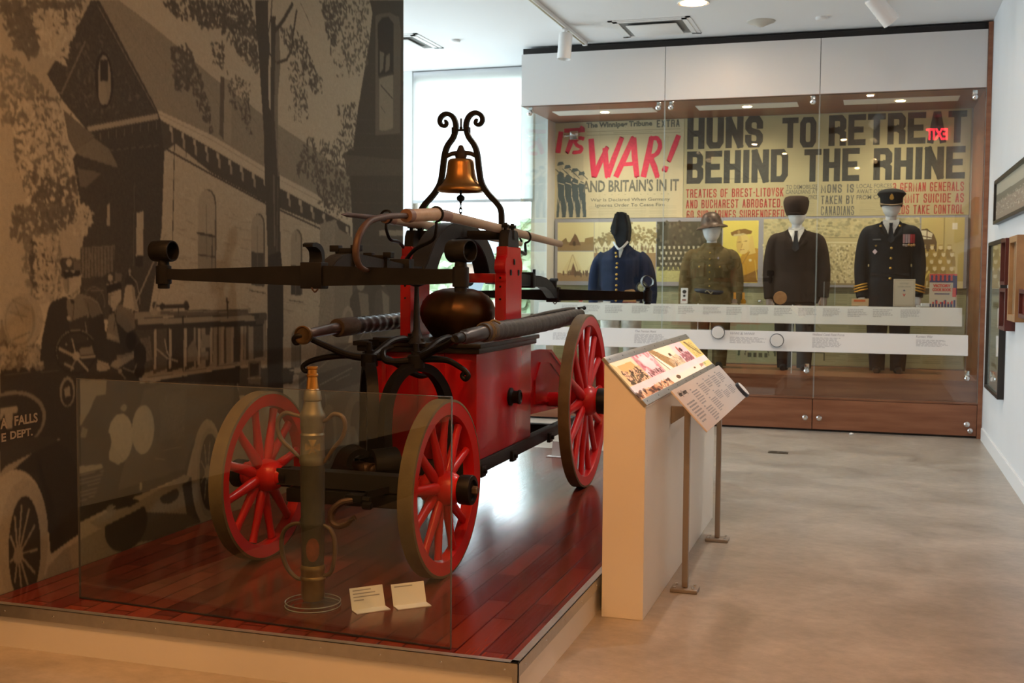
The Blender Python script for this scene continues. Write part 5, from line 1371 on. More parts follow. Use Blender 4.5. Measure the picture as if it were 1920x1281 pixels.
('p',.42,.2,[(6.627,1.841),(6.841,1.88),(6.936,1.785),(6.933,.849),(6.549,.879),(6.625,1.359)]),
('p',.36,.05,[(6.841,1.834),(7.099,1.773),(7.132,1.204),(6.933,.885),(6.821,.858)]),
('p',.46,.06,[(5.5,2.585),(5.576,2.581),(5.571,2.228),(5.49,2.248)]),
('p',.18,0,[(5.462,2.588),(5.505,2.586),(5.49,2.248),(5.448,2.272)]),
('p',.115,0,[(7.384,3.444),(7.981,3.582),(8.002,1.012),(7.106,1.057),(7.108,1.842),(7.075,2.08),(7.042,2.276),(6.937,2.312),(7.117,2.392),(7.193,2.66),(7.297,2.94),(7.384,3.178),(7.429,3.365)]),
('p',.16,.1,[(6.977,2.323),(7.986,2.389),(7.986,2.269),(7.018,2.184)]),
('l',.15,.005,[(7.05,2.143),(7.05,2.093)]),
('l',.15,.005,[(7.083,2.146),(7.083,2.095)]),
('l',.15,.005,[(7.117,2.149),(7.117,2.098)]),
('l',.15,.005,[(7.15,2.152),(7.15,2.1)]),
('l',.15,.005,[(7.184,2.154),(7.184,2.103)]),
('l',.15,.005,[(7.218,2.157),(7.218,2.106)]),
('l',.15,.005,[(7.253,2.16),(7.253,2.108)]),
('l',.15,.005,[(7.288,2.163),(7.287,2.111)]),
('l',.15,.006,[(7.323,2.166),(7.323,2.114)]),
('l',.15,.005,[(7.358,2.169),(7.358,2.116)]),
('l',.15,.005,[(7.393,2.172),(7.393,2.119)]),
('l',.15,.006,[(7.429,2.175),(7.429,2.122)]),
('l',.15,.005,[(7.466,2.178),(7.466,2.124)]),
('l',.15,.005,[(7.502,2.181),(7.502,2.127)]),
('l',.15,.005,[(7.539,2.184),(7.539,2.13)]),
('l',.15,.006,[(7.576,2.187),(7.576,2.133)]),
('l',.15,.006,[(7.614,2.19),(7.614,2.136)]),
('l',.15,.006,[(7.651,2.193),(7.652,2.139)]),
('l',.15,.005,[(7.69,2.196),(7.69,2.141)]),
('l',.15,.005,[(7.728,2.199),(7.728,2.144)]),
('l',.15,.005,[(7.767,2.202),(7.767,2.147)]),
('l',.15,.005,[(7.806,2.206),(7.806,2.15)]),
('l',.15,.005,[(7.846,2.209),(7.846,2.153)]),
('l',.15,.005,[(7.885,2.212),(7.886,2.156)]),
('l',.15,.005,[(7.926,2.215),(7.926,2.159)]),
('l',.15,.006,[(7.966,2.219),(7.966,2.163)]),
('l',.145,.004,[(7.402,3.003),(7.983,3.099)]),
('l',.145,.004,[(7.402,2.906),(7.983,2.996)]),
('l',.145,.004,[(7.402,2.809),(7.984,2.893)]),
('l',.145,.004,[(7.402,2.712),(7.984,2.789)]),
('l',.145,.004,[(7.134,2.579),(7.985,2.685)]),
('l',.145,.004,[(7.134,2.485),(7.985,2.581)]),
('l',.145,.004,[(7.134,2.39),(7.986,2.477)]),
('l',.145,.004,[(7.134,2.296),(7.986,2.373)]),
('l',.145,.004,[(7.134,2.201),(7.986,2.269)]),
('l',.145,.004,[(7.133,2.107),(7.987,2.164)]),
('l',.145,.004,[(7.133,2.012),(7.987,2.059)]),
('l',.145,.005,[(7.133,1.917),(7.988,1.955)]),
('l',.145,.005,[(7.133,1.822),(7.988,1.85)]),
('l',.145,.004,[(7.133,1.726),(7.989,1.744)]),
('l',.145,.004,[(7.133,1.631),(7.989,1.639)]),
('l',.145,.004,[(7.133,1.535),(7.99,1.534)]),
('l',.145,.004,[(7.132,1.44),(7.99,1.428)]),
('l',.145,.004,[(7.149,1.344),(7.991,1.322)]),
('l',.145,.004,[(7.149,1.248),(7.991,1.216)]),
('l',.145,.004,[(7.149,1.151),(7.992,1.11)]),
('l',.145,.004,[(7.149,1.055),(7.992,1.004)]),
('l',.145,.005,[(7.149,.959),(7.993,.898)]),
('p',.22,0,[(7.483,3.355),(7.565,3.388),(7.725,3.431),(7.901,3.438),(7.941,3.337),(7.924,2.582),(7.484,2.513)]),
('p',.07,0,[(7.519,3.306),(7.593,3.367),(7.706,3.4),(7.802,3.37),(7.804,2.997),(7.529,2.943)]),
('p',.4,0,[(7.547,2.923),(7.794,3.003),(7.795,2.605),(7.651,2.567),(7.548,2.558)]),
('p',.3,0,[(7.556,3.125),(7.631,3.12),(7.612,3.003),(7.556,2.962)]),
('p',.3,0,[(7.668,3.108),(7.735,3.14),(7.726,3.023),(7.65,2.986)]),
('l',.1,.016,[(7.538,2.937),(7.803,3.005)]),
('l',.12,.012,[(7.575,2.882),(7.785,2.819)]),
('l',.16,.008,[(7.575,2.73),(7.65,2.695)]),
('p',.19,0,[(7.116,1.499),(8.0,1.582),(8.002,1.012),(7.106,.983)]),
('e',.14,7.575,1.345,.375,.272),
('p',.38,0,[(7.549,1.839),(7.999,1.858),(7.999,1.818),(7.549,1.801)]),
('p',.115,0,[(5.831,3.083),(5.982,3.118),(5.975,2.993),(5.998,2.843),(5.978,2.716),(5.982,2.499),(6.032,2.459),(6.056,2.352),(6.08,2.197),(6.105,2.104),(6.113,1.624),(6.145,1.496),(6.138,.715),(5.94,.736),(5.961,1.621),(5.929,2.089),(5.92,2.366),(5.897,2.548),(5.864,2.817),(5.841,2.919)]),
('p',.28,0,[(6.024,3.004),(6.106,2.99),(6.123,2.773),(6.09,2.578),(6.086,2.198),(6.098,2.103),(6.041,2.098),(6.007,2.456),(6.027,2.662)]),
('p',.12,0,[(6.012,3.032),(6.068,3.044),(6.044,2.461),(6.085,2.102),(6.035,2.098),(6.0,2.458)]),
('l',.3,.009,[(6.078,2.733),(6.069,2.385),(6.092,2.103)]),
('l',.24,.016,[(6.035,2.098),(6.043,1.687)]),
('l',.2,.009,[(6.085,2.07),(6.069,1.655)]),
('p',.07,0,[(5.961,1.621),(6.114,1.656),(6.145,1.496),(6.138,.715),(5.94,.736)]),
('l',.12,.029,[(6.049,2.947),(6.151,3.031),(6.27,3.159)]),
('l',.12,.02,[(6.085,2.772),(6.195,2.811),(6.255,2.877),(6.282,2.995),(6.324,3.133)]),
('l',.12,.021,[(5.877,2.911),(5.795,2.954),(5.738,3.031)]),
('l',.12,.018,[(5.889,2.908),(5.782,2.898),(5.725,2.91)]),
('l',.2,.005,[(6.372,3.192),(6.454,3.129),(6.518,3.07)]),
('l',.12,.016,[(5.991,2.811),(6.06,2.777)]),
('l',.12,.012,[(5.98,2.932),(6.012,3.032),(6.025,3.128)]),
('k',.14,420,.02,[(4.919,2.871),(5.784,3.072),(5.841,2.873),(5.612,2.857),(5.296,2.819),(5.055,2.822)]),
('k',.15,180,.02,[(5.297,2.903),(5.842,2.964),(5.863,2.695),(5.723,2.73),(5.611,2.768)]),
('k',.15,150,.021,[(5.006,2.652),(5.147,2.692),(5.219,2.638),(5.153,2.461),(5.049,2.445)]),
('k',.15,120,.017,[(5.122,2.62),(5.252,2.588),(5.391,2.328),(5.369,2.268),(5.24,2.391),(5.135,2.54)]),
('k',.16,60,.014,[(5.371,2.75),(5.502,2.776),(5.5,2.632),(5.395,2.642)]),
('k',.16,90,.015,[(5.557,2.845),(5.864,2.817),(5.862,2.665),(5.666,2.72)]),
('k',.17,100,.015,[(5.527,2.636),(5.779,2.59),(5.776,2.348),(5.662,2.393),(5.552,2.466)]),
('k',.16,40,.012,[(5.607,2.445),(5.778,2.469),(5.787,2.289)]),
('k',.15,170,.02,[(6.119,2.993),(6.283,3.027),(6.453,2.964),(6.632,2.729),(6.558,2.65),(6.349,2.846),(6.15,2.873)]),
('k',.16,120,.016,[(6.182,2.783),(6.418,2.859),(6.486,2.572),(6.312,2.514),(6.246,2.634)]),
('k',.17,50,.013,[(6.488,2.805),(6.676,2.77),(6.676,2.668),(6.558,2.65)]),
('k',.17,30,.013,[(6.18,2.544),(6.486,2.605),(6.486,2.455),(6.278,2.445)]),
('k',.16,170,.021,[(6.634,3.269),(6.94,3.34),(6.939,3.13),(6.783,2.96),(6.723,3.086)]),
('k',.2,200,.021,[(6.94,3.34),(7.375,3.442),(7.358,2.995),(7.06,2.87),(6.939,2.99)]),
('k',.2,60,.014,[(6.783,3.064),(7.271,3.162),(7.27,2.869),(6.86,2.801)]),
('k',.17,160,.018,[(6.859,2.626),(7.185,2.71),(7.117,2.374),(6.937,2.319),(6.781,2.372),(6.938,2.496)]),
('k',.16,360,.021,[(6.45,2.384),(6.63,2.372),(7.018,2.363),(7.1,2.155),(7.058,1.934),(6.703,1.949),(6.484,2.137),(6.31,2.122),(6.344,2.224)]),
('k',.16,120,.017,[(6.556,2.143),(6.937,2.141),(7.058,1.862),(6.628,1.91)]),
('p',.56,0,[(3.828,2.617),(4.392,2.748),(4.244,2.551),(4.097,2.363),(4.169,2.283),(4.194,2.147),(4.251,2.036),(4.3,1.827),(4.334,1.732),(4.294,1.562),(4.15,1.396),(3.795,1.314)]),
('k',.2,520,.02,[(3.828,2.617),(4.355,2.74),(4.244,2.551),(4.142,2.553),(4.007,2.414),(3.914,2.441),(3.825,2.531)]),
('k',.3,300,.018,[(3.822,2.402),(3.943,2.38),(4.135,2.277),(4.2,2.101),(4.032,2.081),(3.815,2.12)]),
('k',.66,260,.019,[(4.012,2.616),(4.318,2.684),(4.207,2.428),(4.073,2.449)]),
('k',.24,700,.019,[(3.878,2.216),(4.169,2.283),(4.194,2.147),(4.266,1.943),(4.299,1.779),(3.992,1.761),(3.903,1.978)]),
('k',.66,500,.016,[(3.878,2.216),(4.176,2.26),(4.25,2.013),(4.299,1.779),(3.992,1.761),(3.903,1.978)]),
('k',.15,160,.021,[(3.996,1.919),(4.266,1.943),(4.298,1.755),(4.122,1.676),(3.991,1.716)]),
('k',.2,200,.018,[(3.867,1.776),(4.125,1.815),(4.155,1.654),(3.988,1.603),(3.865,1.666)]),
('k',.3,420,.016,[(3.958,1.67),(4.163,1.677),(4.157,1.396),(3.984,1.398),(3.923,1.534)]),
('k',.12,150,.02,[(3.973,1.648),(4.156,1.677),(4.082,1.397),(3.985,1.444)]),
('k',.6,220,.016,[(3.99,1.671),(4.163,1.677),(4.143,1.396),(4.016,1.398)]),
('k',.62,90,.016,[(4.3,1.827),(4.402,1.784),(4.333,1.684),(4.225,1.68)]),
('p',.6,0,[(4.711,1.802),(4.766,1.815),(4.758,1.601),(4.703,1.595)]),
('p',.05,0,[(4.699,1.595),(4.758,1.601),(4.757,1.544),(4.694,1.543)]),
('p',.48,0,[(4.49,1.827),(4.51,1.84),(4.508,1.731),(4.485,1.73)]),
('l',.16,.005,[(4.697,1.955),(4.681,1.543)]),
('p',.22,.3,[(4.295,1.623),(4.541,1.642),(4.527,1.491),(4.293,1.49)]),
('l',.07,.005,[(4.303,1.623),(4.3,1.49)]),
('l',.07,.005,[(4.325,1.623),(4.322,1.49)]),
('l',.07,.004,[(4.347,1.624),(4.344,1.49)]),
('l',.07,.004,[(4.369,1.625),(4.366,1.49)]),
('l',.07,.005,[(4.391,1.625),(4.388,1.491)]),
('l',.07,.005,[(4.414,1.626),(4.411,1.491)]),
('l',.07,.005,[(4.436,1.626),(4.434,1.491)]),
('l',.07,.005,[(4.459,1.627),(4.457,1.491)]),
('l',.07,.005,[(4.482,1.628),(4.48,1.491)]),
('l',.07,.005,[(4.506,1.628),(4.503,1.491)]),
('l',.07,.005,[(4.529,1.629),(4.527,1.491)]),
('p',.14,0,[(5.589,.984),(5.955,.957),(5.953,.792),(5.587,.827)]),
('p',.12,0,[(6.134,.944),(6.281,.933),(6.253,.836),(6.133,.846)]),
('p',.18,0,[(6.257,.942),(6.258,1.132),(6.258,1.132),(6.266,1.156),(6.286,1.172),(6.313,1.178),(6.341,1.17),(6.361,1.151),(6.368,1.127),(6.368,1.127),(6.367,.934)]),
('p',.32,0,[(6.24,.936),(6.241,1.126),(6.241,1.126),(6.249,1.15),(6.269,1.166),(6.296,1.172),(6.323,1.164),(6.343,1.146),(6.351,1.121),(6.351,1.121),(6.349,.928)]),
('l',.25,.005,[(6.296,1.152),(6.294,.932)]),
('l',.7,.01,[(6.22,.924),(6.377,.906)]),
('l',.2,.007,[(6.219,.905),(6.377,.886)]),
('p',.5,0,[(5.534,.988),(5.623,.981),(5.63,.646),(5.53,.659)]),
('p',.15,0,[(5.703,.976),(5.761,.971),(5.76,.817),(5.701,.822)]),
('p',.3,0,[(6.335,.896),(6.838,1.035),(7.166,1.054),(8.002,1.012),(8.007,-.061),(6.33,.222)]),
('p',.22,0,[(6.369,.826),(6.622,.873),(8.003,.971),(8.003,.807),(6.697,.727),(6.696,.409),(6.374,.453)]),
('l',.44,.009,[(6.622,.797),(7.098,.873)]),
('l',.4,.007,[(6.853,.805),(7.056,.832)]),
('l',.42,.011,[(6.697,.727),(6.712,.655)]),
('l',.46,.011,[(6.362,.826),(6.775,.961),(7.098,1.039)]),
('e',.42,6.737,.457,.123,.199),
('e',.26,6.751,.437,.07,.157),
('e',.4,7.169,.532,.188,.165),
('e',.24,7.202,.498,.13,.135),
('e',.42,7.098,.242,.118,.224),
('p',.16,0,[(7.065,1.352),(7.166,1.425),(7.358,1.393),(7.394,1.195),(7.2,1.052),(7.065,1.133)]),
('p',.32,0,[(7.2,1.395),(7.358,1.378),(7.376,1.234),(7.252,1.2)]),
('e',.4,7.236,1.44,.061,.034),
('p',.17,0,[(7.485,1.392),(7.653,1.438),(7.75,1.342),(7.731,1.144),(7.448,1.155)]),
('p',.34,0,[(7.596,1.403),(7.721,1.358),(7.731,1.184),(7.635,1.164)]),
('e',.38,7.615,1.469,.056,.035),
('e',.5,7.033,1.196,.091,.106),
('e',.38,7.04,1.196,.058,.073),
('l',.4,.007,[(7.226,1.07),(7.358,1.139),(7.448,1.04)]),
('p',.34,0,[(4.635,1.281),(5.933,1.275),(5.943,1.053),(4.63,1.016)]),
('p',.1,0,[(4.635,1.255),(4.892,1.256),(4.888,1.035),(4.63,1.029)]),
('p',.12,0,[(4.915,1.261),(5.029,1.259),(5.027,1.085),(4.911,1.045)]),
('p',.12,0,[(5.077,1.255),(5.134,1.256),(5.132,1.086),(5.073,1.042)]),
('p',.12,0,[(5.183,1.251),(5.233,1.252),(5.23,1.086),(5.18,1.042)]),
('p',.12,0,[(5.293,1.247),(5.334,1.249),(5.332,1.087),(5.29,1.043)]),
('p',.12,0,[(5.397,1.243),(5.45,1.244),(5.448,1.088),(5.394,1.045)]),
('p',.12,0,[(5.537,1.238),(5.57,1.24),(5.568,1.089),(5.534,1.045)]),
('p',.12,0,[(5.626,1.235),(5.66,1.237),(5.658,1.089),(5.624,1.046)]),
('p',.12,0,[(5.694,1.233),(5.764,1.233),(5.763,1.09),(5.692,1.049)]),
('p',.12,0,[(5.811,1.229),(5.896,1.229),(5.895,1.091),(5.81,1.051)]),
('p',.62,0,[(4.744,1.267),(4.765,1.266),(4.756,1.024),(4.735,1.026)]),
('p',.62,0,[(4.861,1.266),(4.883,1.265),(4.875,1.027),(4.852,1.029)]),
('p',.62,0,[(4.983,1.265),(5.006,1.264),(4.998,1.031),(4.975,1.032)]),
('p',.62,0,[(5.11,1.264),(5.134,1.263),(5.126,1.034),(5.102,1.036)]),
('p',.62,0,[(5.243,1.263),(5.268,1.262),(5.26,1.038),(5.235,1.04)]),
('p',.62,0,[(5.381,1.261),(5.408,1.261),(5.4,1.042),(5.373,1.044)]),
('p',.62,0,[(5.526,1.26),(5.554,1.259),(5.545,1.046),(5.518,1.048)]),
('p',.62,0,[(5.677,1.259),(5.706,1.258),(5.698,1.05),(5.669,1.052)]),
('p',.62,0,[(5.836,1.258),(5.866,1.257),(5.858,1.054),(5.828,1.056)]),
('p',.1,0,[(4.635,1.291),(5.933,1.287),(5.933,1.237),(4.635,1.255)]),
('p',.4,0,[(4.686,1.321),(5.765,1.316),(5.765,1.292),(4.685,1.29)]),
('p',.16,0,[(5.007,1.323),(5.736,1.311),(5.735,1.287),(5.007,1.29)]),
('l',.1,.011,[(4.849,1.346),(5.126,1.348)]),
('e',.1,4.849,1.351,.022,.021),
('e',.1,5.121,1.348,.024,.022),
('l',.1,.015,[(5.511,1.376),(5.521,1.272)]),
('p',.48,0,[(4.663,1.005),(5.931,1.07),(5.937,1.025),(4.662,.943)]),
('p',.16,0,[(5.86,1.283),(5.946,1.281),(5.945,1.243),(5.86,1.246)]),
('p',.14,0,[(5.822,1.076),(5.931,1.079),(5.931,1.022),(5.821,1.023)]),
('l',.45,.005,[(4.845,1.119),(4.942,1.031)]),
('l',.5,.008,[(4.656,1.311),(4.945,1.708)]),
('p',.07,0,[(4.094,1.211),(4.676,1.254),(4.721,.969),(5.589,.954),(5.654,.766),(5.585,.652),(5.173,.589),(5.112,.456),(4.458,.399),(4.127,.356),(4.081,.602)]),
('p',.13,0,[(4.755,.94),(5.589,.984),(5.563,.685),(5.164,.619),(5.089,.488),(4.539,.473)]),
('p',.16,.3,[(4.886,.887),(5.119,.906),(5.091,.657),(4.882,.657)]),
('p',.06,0,[(3.791,1.129),(4.15,1.118),(4.283,1.056),(4.268,.35),(3.96,.391),(3.779,.653)]),
('l',.12,.004,[(3.79,1.087),(4.143,1.078)]),
('p',.44,0,[(4.71,1.273),(5.924,1.243),(5.933,1.02),(4.738,.994)]),
('p',.1,.15,[(4.718,1.267),(4.836,1.265),(4.832,1.027),(4.713,1.011)]),
('p',.14,.15,[(4.836,1.263),(4.95,1.261),(4.946,1.025),(4.831,1.009)]),
('p',.07,.15,[(4.95,1.259),(5.096,1.256),(5.092,1.023),(4.945,1.007)]),
('p',.09,.15,[(5.105,1.253),(5.191,1.253),(5.187,1.022),(5.101,1.004)]),
('p',.12,.15,[(5.206,1.25),(5.234,1.251),(5.23,1.021),(5.203,1.003)]),
('p',.1,.15,[(5.299,1.246),(5.345,1.247),(5.342,1.019),(5.295,1.001)]),
('p',.14,.15,[(5.411,1.243),(5.431,1.244),(5.428,1.018),(5.407,.999)]),
('p',.14,.15,[(5.484,1.24),(5.503,1.242),(5.5,1.017),(5.481,.998)]),
('p',.1,.15,[(5.576,1.237),(5.651,1.236),(5.648,1.015),(5.573,.996)]),
('p',.14,.15,[(5.713,1.232),(5.741,1.233),(5.738,1.014),(5.711,.994)]),
('p',.13,.15,[(5.794,1.229),(5.904,1.227),(5.902,1.011),(5.791,.992)]),
('p',.3,0,[(5.112,1.106),(5.19,1.168),(5.227,1.093),(5.327,1.093),(5.326,1.048),(5.111,1.051)]),
('p',.36,0,[(5.258,1.187),(5.348,1.182),(5.347,1.115),(5.257,1.114)]),
('p',.2,.3,[(4.725,1.19),(4.809,1.197),(4.824,1.081),(4.723,1.068)]),
('p',.58,0,[(4.844,1.26),(4.863,1.259),(4.856,1.031),(4.837,1.03)]),
('l',.08,.004,[(4.869,1.257),(4.861,1.041)]),
('p',.58,0,[(4.971,1.255),(4.991,1.254),(4.984,1.029),(4.964,1.028)]),
('l',.08,.004,[(4.996,1.252),(4.989,1.039)]),
('p',.58,0,[(5.105,1.25),(5.126,1.249),(5.119,1.027),(5.098,1.027)]),
('l',.08,.005,[(5.132,1.247),(5.125,1.038)]),
('p',.58,0,[(5.23,1.246),(5.251,1.245),(5.244,1.025),(5.222,1.025)]),
('l',.08,.004,[(5.257,1.242),(5.25,1.036)]),
('p',.58,0,[(5.345,1.241),(5.367,1.241),(5.36,1.024),(5.338,1.023)]),
('l',.08,.005,[(5.373,1.238),(5.367,1.035)]),
('p',.58,0,[(5.456,1.237),(5.479,1.237),(5.472,1.022),(5.449,1.022)]),
('l',.08,.004,[(5.486,1.234),(5.479,1.033)]),
('p',.58,0,[(5.558,1.234),(5.582,1.233),(5.575,1.021),(5.551,1.02)]),
('l',.08,.005,[(5.589,1.23),(5.582,1.032)]),
('p',.58,0,[(5.659,1.23),(5.684,1.229),(5.677,1.019),(5.652,1.019)]),
('l',.08,.005,[(5.691,1.227),(5.684,1.031)]),
('l',.5,.008,[(4.846,1.143),(4.947,1.082),(5.037,1.059)]),
('l',.5,.009,[(4.93,1.175),(4.947,1.116),(4.982,1.071)]),
('l',.4,.004,[(5.134,1.258),(5.115,1.302)]),
('p',.07,0,[(4.693,1.268),(5.904,1.241),(5.904,1.209),(4.693,1.235)]),
('p',.42,0,[(4.71,1.288),(5.806,1.273),(5.805,1.249),(4.95,1.256),(4.71,1.262)]),
('p',.14,0,[(5.824,1.253),(5.919,1.253),(5.919,1.221),(5.824,1.222)]),
('p',.13,0,[(5.792,1.066),(5.903,1.061),(5.902,1.01),(5.791,1.017)]),
('p',.2,0,[(4.898,1.327),(5.741,1.299),(5.741,1.277),(5.134,1.293),(4.897,1.304)]),
('p',.42,0,[(4.898,1.327),(5.516,1.303),(5.516,1.298),(4.898,1.321)]),
('l',.08,.009,[(4.933,1.337),(5.135,1.336)]),
('e',.07,4.912,1.345,.023,.018),
('e',.07,5.126,1.337,.025,.018),
('l',.1,.009,[(5.521,1.36),(5.52,1.268)]),
('e',.1,5.521,1.355,.015,.007),
('l',.12,.007,[(5.051,1.336),(5.05,1.304)]),
('l',.07,.013,[(5.091,1.286),(5.086,.966)]),
('p',.5,0,[(4.738,.997),(5.599,1.016),(5.921,1.027),(5.921,1.006),(5.643,.994),(4.738,.972)]),
('l',.25,.004,[(4.755,.993),(5.643,1.009)]),
('p',.055,0,[(4.754,.97),(5.643,.991),(5.642,.89),(4.771,.976)]),
('p',.3,0,[(5.734,1.009),(5.873,1.005),(5.872,.864),(5.732,.882)]),
('p',.1,0,[(5.752,.996),(5.85,.994),(5.849,.921),(5.751,.923)]),
('l',.5,.008,[(5.723,.913),(5.872,.904)]),
('p',.1,0,[(4.294,1.448),(4.616,1.451),(4.677,1.274),(4.518,1.23),(4.416,1.399)]),
('l',.24,.004,[(4.322,1.433),(4.6,1.421)]),
('l',.24,.005,[(4.31,1.372),(4.313,1.39)]),
('l',.24,.005,[(4.313,1.39),(4.32,1.406)]),
('l',.24,.005,[(4.32,1.406),(4.33,1.421)]),
('l',.24,.004,[(4.33,1.421),(4.344,1.432)]),
('l',.24,.004,[(4.344,1.432),(4.36,1.44)]),
('l',.24,.005,[(4.36,1.44),(4.378,1.445)]),
('l',.24,.005,[(4.378,1.445),(4.396,1.445)]),
('l',.24,.005,[(4.396,1.445),(4.414,1.44)]),
('l',.24,.005,[(4.414,1.44),(4.43,1.432)]),
('l',.24,.004,[(4.43,1.432),(4.444,1.419)]),
('l',.24,.005,[(4.444,1.419),(4.455,1.404)]),
('l',.24,.005,[(4.455,1.404),(4.461,1.387)]),
('l',.24,.005,[(4.461,1.387),(4.463,1.369)]),
('l',.24,.005,[(4.463,1.369),(4.46,1.351)]),
('l',.17,.003,[(4.386,1.37),(4.329,1.428)]),
('l',.17,.003,[(4.386,1.37),(4.446,1.427)]),
('l',.5,.01,[(4.845,1.32),(4.928,1.529)]),
('e',.5,4.846,1.318,.031,.017),
('k',.34,160,.018,[(3.793,1.226),(4.028,1.191),(4.042,1.098),(3.791,1.116)]),
('p',.34,.2,[(3.795,1.314),(3.981,1.307),(4.01,1.123),(3.791,1.129)]),
('k',.2,90,.016,[(3.793,1.226),(4.028,1.191),(4.042,1.098),(3.791,1.116)]),
('k',.5,70,.016,[(3.793,1.204),(4.027,1.179),(4.035,1.098),(3.791,1.116)]),
('e',.52,3.93,1.308,.117,.113),
('e',.38,3.912,1.304,.09,.103),
('e',.52,3.906,1.3,.078,.091),
('e',.46,3.917,1.361,.064,.038),
('e',.56,3.902,1.257,.058,.044),
('l',.34,.007,[(3.843,1.346),(3.952,1.321)]),
('l',.34,.006,[(3.88,1.389),(3.966,1.352)]),
('l',.32,.007,[(3.864,1.228),(3.963,1.254)]),
('l',.3,.005,[(3.869,1.398),(3.927,1.3)]),
('l',.44,.011,[(3.937,1.193),(4.037,1.152)]),
('l',.5,.008,[(4.022,1.314),(4.06,1.291)]),
('l',.5,.006,[(4.021,1.288),(3.994,1.208)]),
('l',.22,.004,[(3.974,1.187),(4.026,1.242)]),
('p',.055,0,[(4.024,1.125),(4.039,1.224),(4.083,1.358),(4.101,1.383),(4.189,1.406),(4.293,1.419),(4.36,1.404),(4.408,1.38),(4.447,1.321),(4.458,1.281),(4.485,1.094)]),
('p',.27,0,[(4.209,1.402),(4.293,1.417),(4.372,1.399),(4.415,1.375),(4.341,1.305),(4.326,1.295),(4.213,1.29),(4.199,1.374)]),
('p',.2,.1,[(4.314,1.391),(4.379,1.399),(4.418,1.365),(4.444,1.323),(4.37,1.304),(4.334,1.352)]),
('l',.36,.004,[(4.35,1.4),(4.415,1.37),(4.444,1.321)]),
('l',.09,.005,[(4.342,1.371),(4.355,1.304)]),
('l',.07,.004,[(4.25,1.373),(4.234,1.27)]),
('p',.07,0,[(4.213,1.29),(4.334,1.319),(4.347,1.276),(4.331,1.19),(4.211,1.197)]),
('l',.33,.005,[(4.323,1.286),(4.339,1.209)]),
('p',.4,0,[(4.177,1.499),(4.211,1.504),(4.216,1.411),(4.192,1.42),(4.179,1.457)]),
('p',.58,0,[(4.204,1.494),(4.302,1.502),(4.301,1.462),(4.283,1.436),(4.243,1.401),(4.216,1.411),(4.206,1.448)]),
('p',.3,0,[(4.204,1.494),(4.218,1.496),(4.216,1.415),(4.206,1.443)]),
('l',.34,.004,[(4.207,1.49),(4.238,1.487)]),
('l',.28,.004,[(4.217,1.437),(4.244,1.437)]),
('l',.42,.003,[(4.229,1.48),(4.222,1.453)]),
('p',.36,0,[(4.237,1.415),(4.286,1.44),(4.279,1.418),(4.246,1.399)]),
('p',.6,0,[(4.186,1.416),(4.199,1.402),(4.236,1.384),(4.275,1.415),(4.266,1.42),(4.236,1.397),(4.205,1.409)]),
('p',.05,0,[(4.222,1.39),(4.246,1.394),(4.254,1.375),(4.236,1.369)]),
('p',.085,0,[(4.159,1.558),(4.172,1.575),(4.233,1.58),(4.3,1.568),(4.295,1.515),(4.299,1.498),(4.245,1.49),(4.19,1.483),(4.163,1.494),(4.172,1.517)]),
('p',.2,0,[(4.247,1.576),(4.3,1.566),(4.294,1.521),(4.249,1.524)]),
('l',.15,.003,[(4.162,1.558),(4.233,1.569),(4.3,1.555)]),
('p',.035,0,[(4.18,1.513),(4.294,1.521),(4.296,1.497),(4.238,1.489),(4.193,1.483)]),
('l',.46,.003,[(4.177,1.514),(4.232,1.522),(4.291,1.521)]),
('e',.54,4.22,1.555,.019,.017),
('e',.42,4.246,1.516,.014,.004),
('e',.56,4.213,1.308,.013,.01),
('e',.4,4.202,1.244,.01,.006),
('p',.06,0,[(4.451,1.096),(4.469,1.222),(4.489,1.3),(4.497,1.339),(4.559,1.362),(4.646,1.343),(4.686,1.309),(4.693,1.222),(4.774,1.126),(4.756,1.065)]),
('p',.24,0,[(4.528,1.348),(4.583,1.363),(4.649,1.339),(4.686,1.304),(4.69,1.243),(4.628,1.225),(4.55,1.278)]),
('p',.3,0,[(4.489,1.31),(4.528,1.323),(4.549,1.258),(4.571,1.178),(4.472,1.203)]),
('l',.08,.005,[(4.551,1.338),(4.526,1.24)]),
('l',.34,.004,[(4.598,1.356),(4.678,1.314)]),
('p',.42,0,[(4.475,1.232),(4.549,1.209),(4.564,1.198),(4.479,1.202)]),
('p',.58,0,[(4.488,1.412),(4.584,1.434),(4.586,1.386),(4.551,1.352),(4.513,1.346),(4.49,1.368)]),
('p',.34,0,[(4.488,1.407),(4.506,1.412),(4.508,1.353),(4.493,1.368)]),
('l',.3,.004,[(4.491,1.406),(4.529,1.409)]),
('l',.3,.004,[(4.496,1.37),(4.524,1.372)]),
('p',.56,0,[(4.513,1.353),(4.552,1.362),(4.539,1.336),(4.52,1.332)]),
('p',.08,0,[(4.459,1.495),(4.478,1.51),(4.539,1.517),(4.593,1.508),(4.588,1.471),(4.59,1.434),(4.545,1.429),(4.483,1.412),(4.469,1.447)]),
('p',.2,0,[(4.539,1.515),(4.593,1.506),(4.588,1.474),(4.541,1.471)]),
('p',.035,0,[(4.477,1.451),(4.585,1.468),(4.59,1.434),(4.537,1.429),(4.483,1.411)]),
('e',.52,4.505,1.488,.018,.016),
('l',.4,.004,[(4.477,1.456),(4.554,1.47)]),
('p',.42,0,[(4.515,1.092),(4.675,1.132),(4.682,1.101),(4.546,1.055),(4.5,1.073)]),
('p',.3,0,[(4.547,1.12),(4.674,1.127),(4.674,1.117),(4.546,1.1)]),
('e',.03,4.657,1.183,.043,.046),
('e',.03,4.727,1.108,.05,.061),
('e',.035,4.719,1.037,.043,.041),
('e',.06,4.652,1.471,.039,.04),
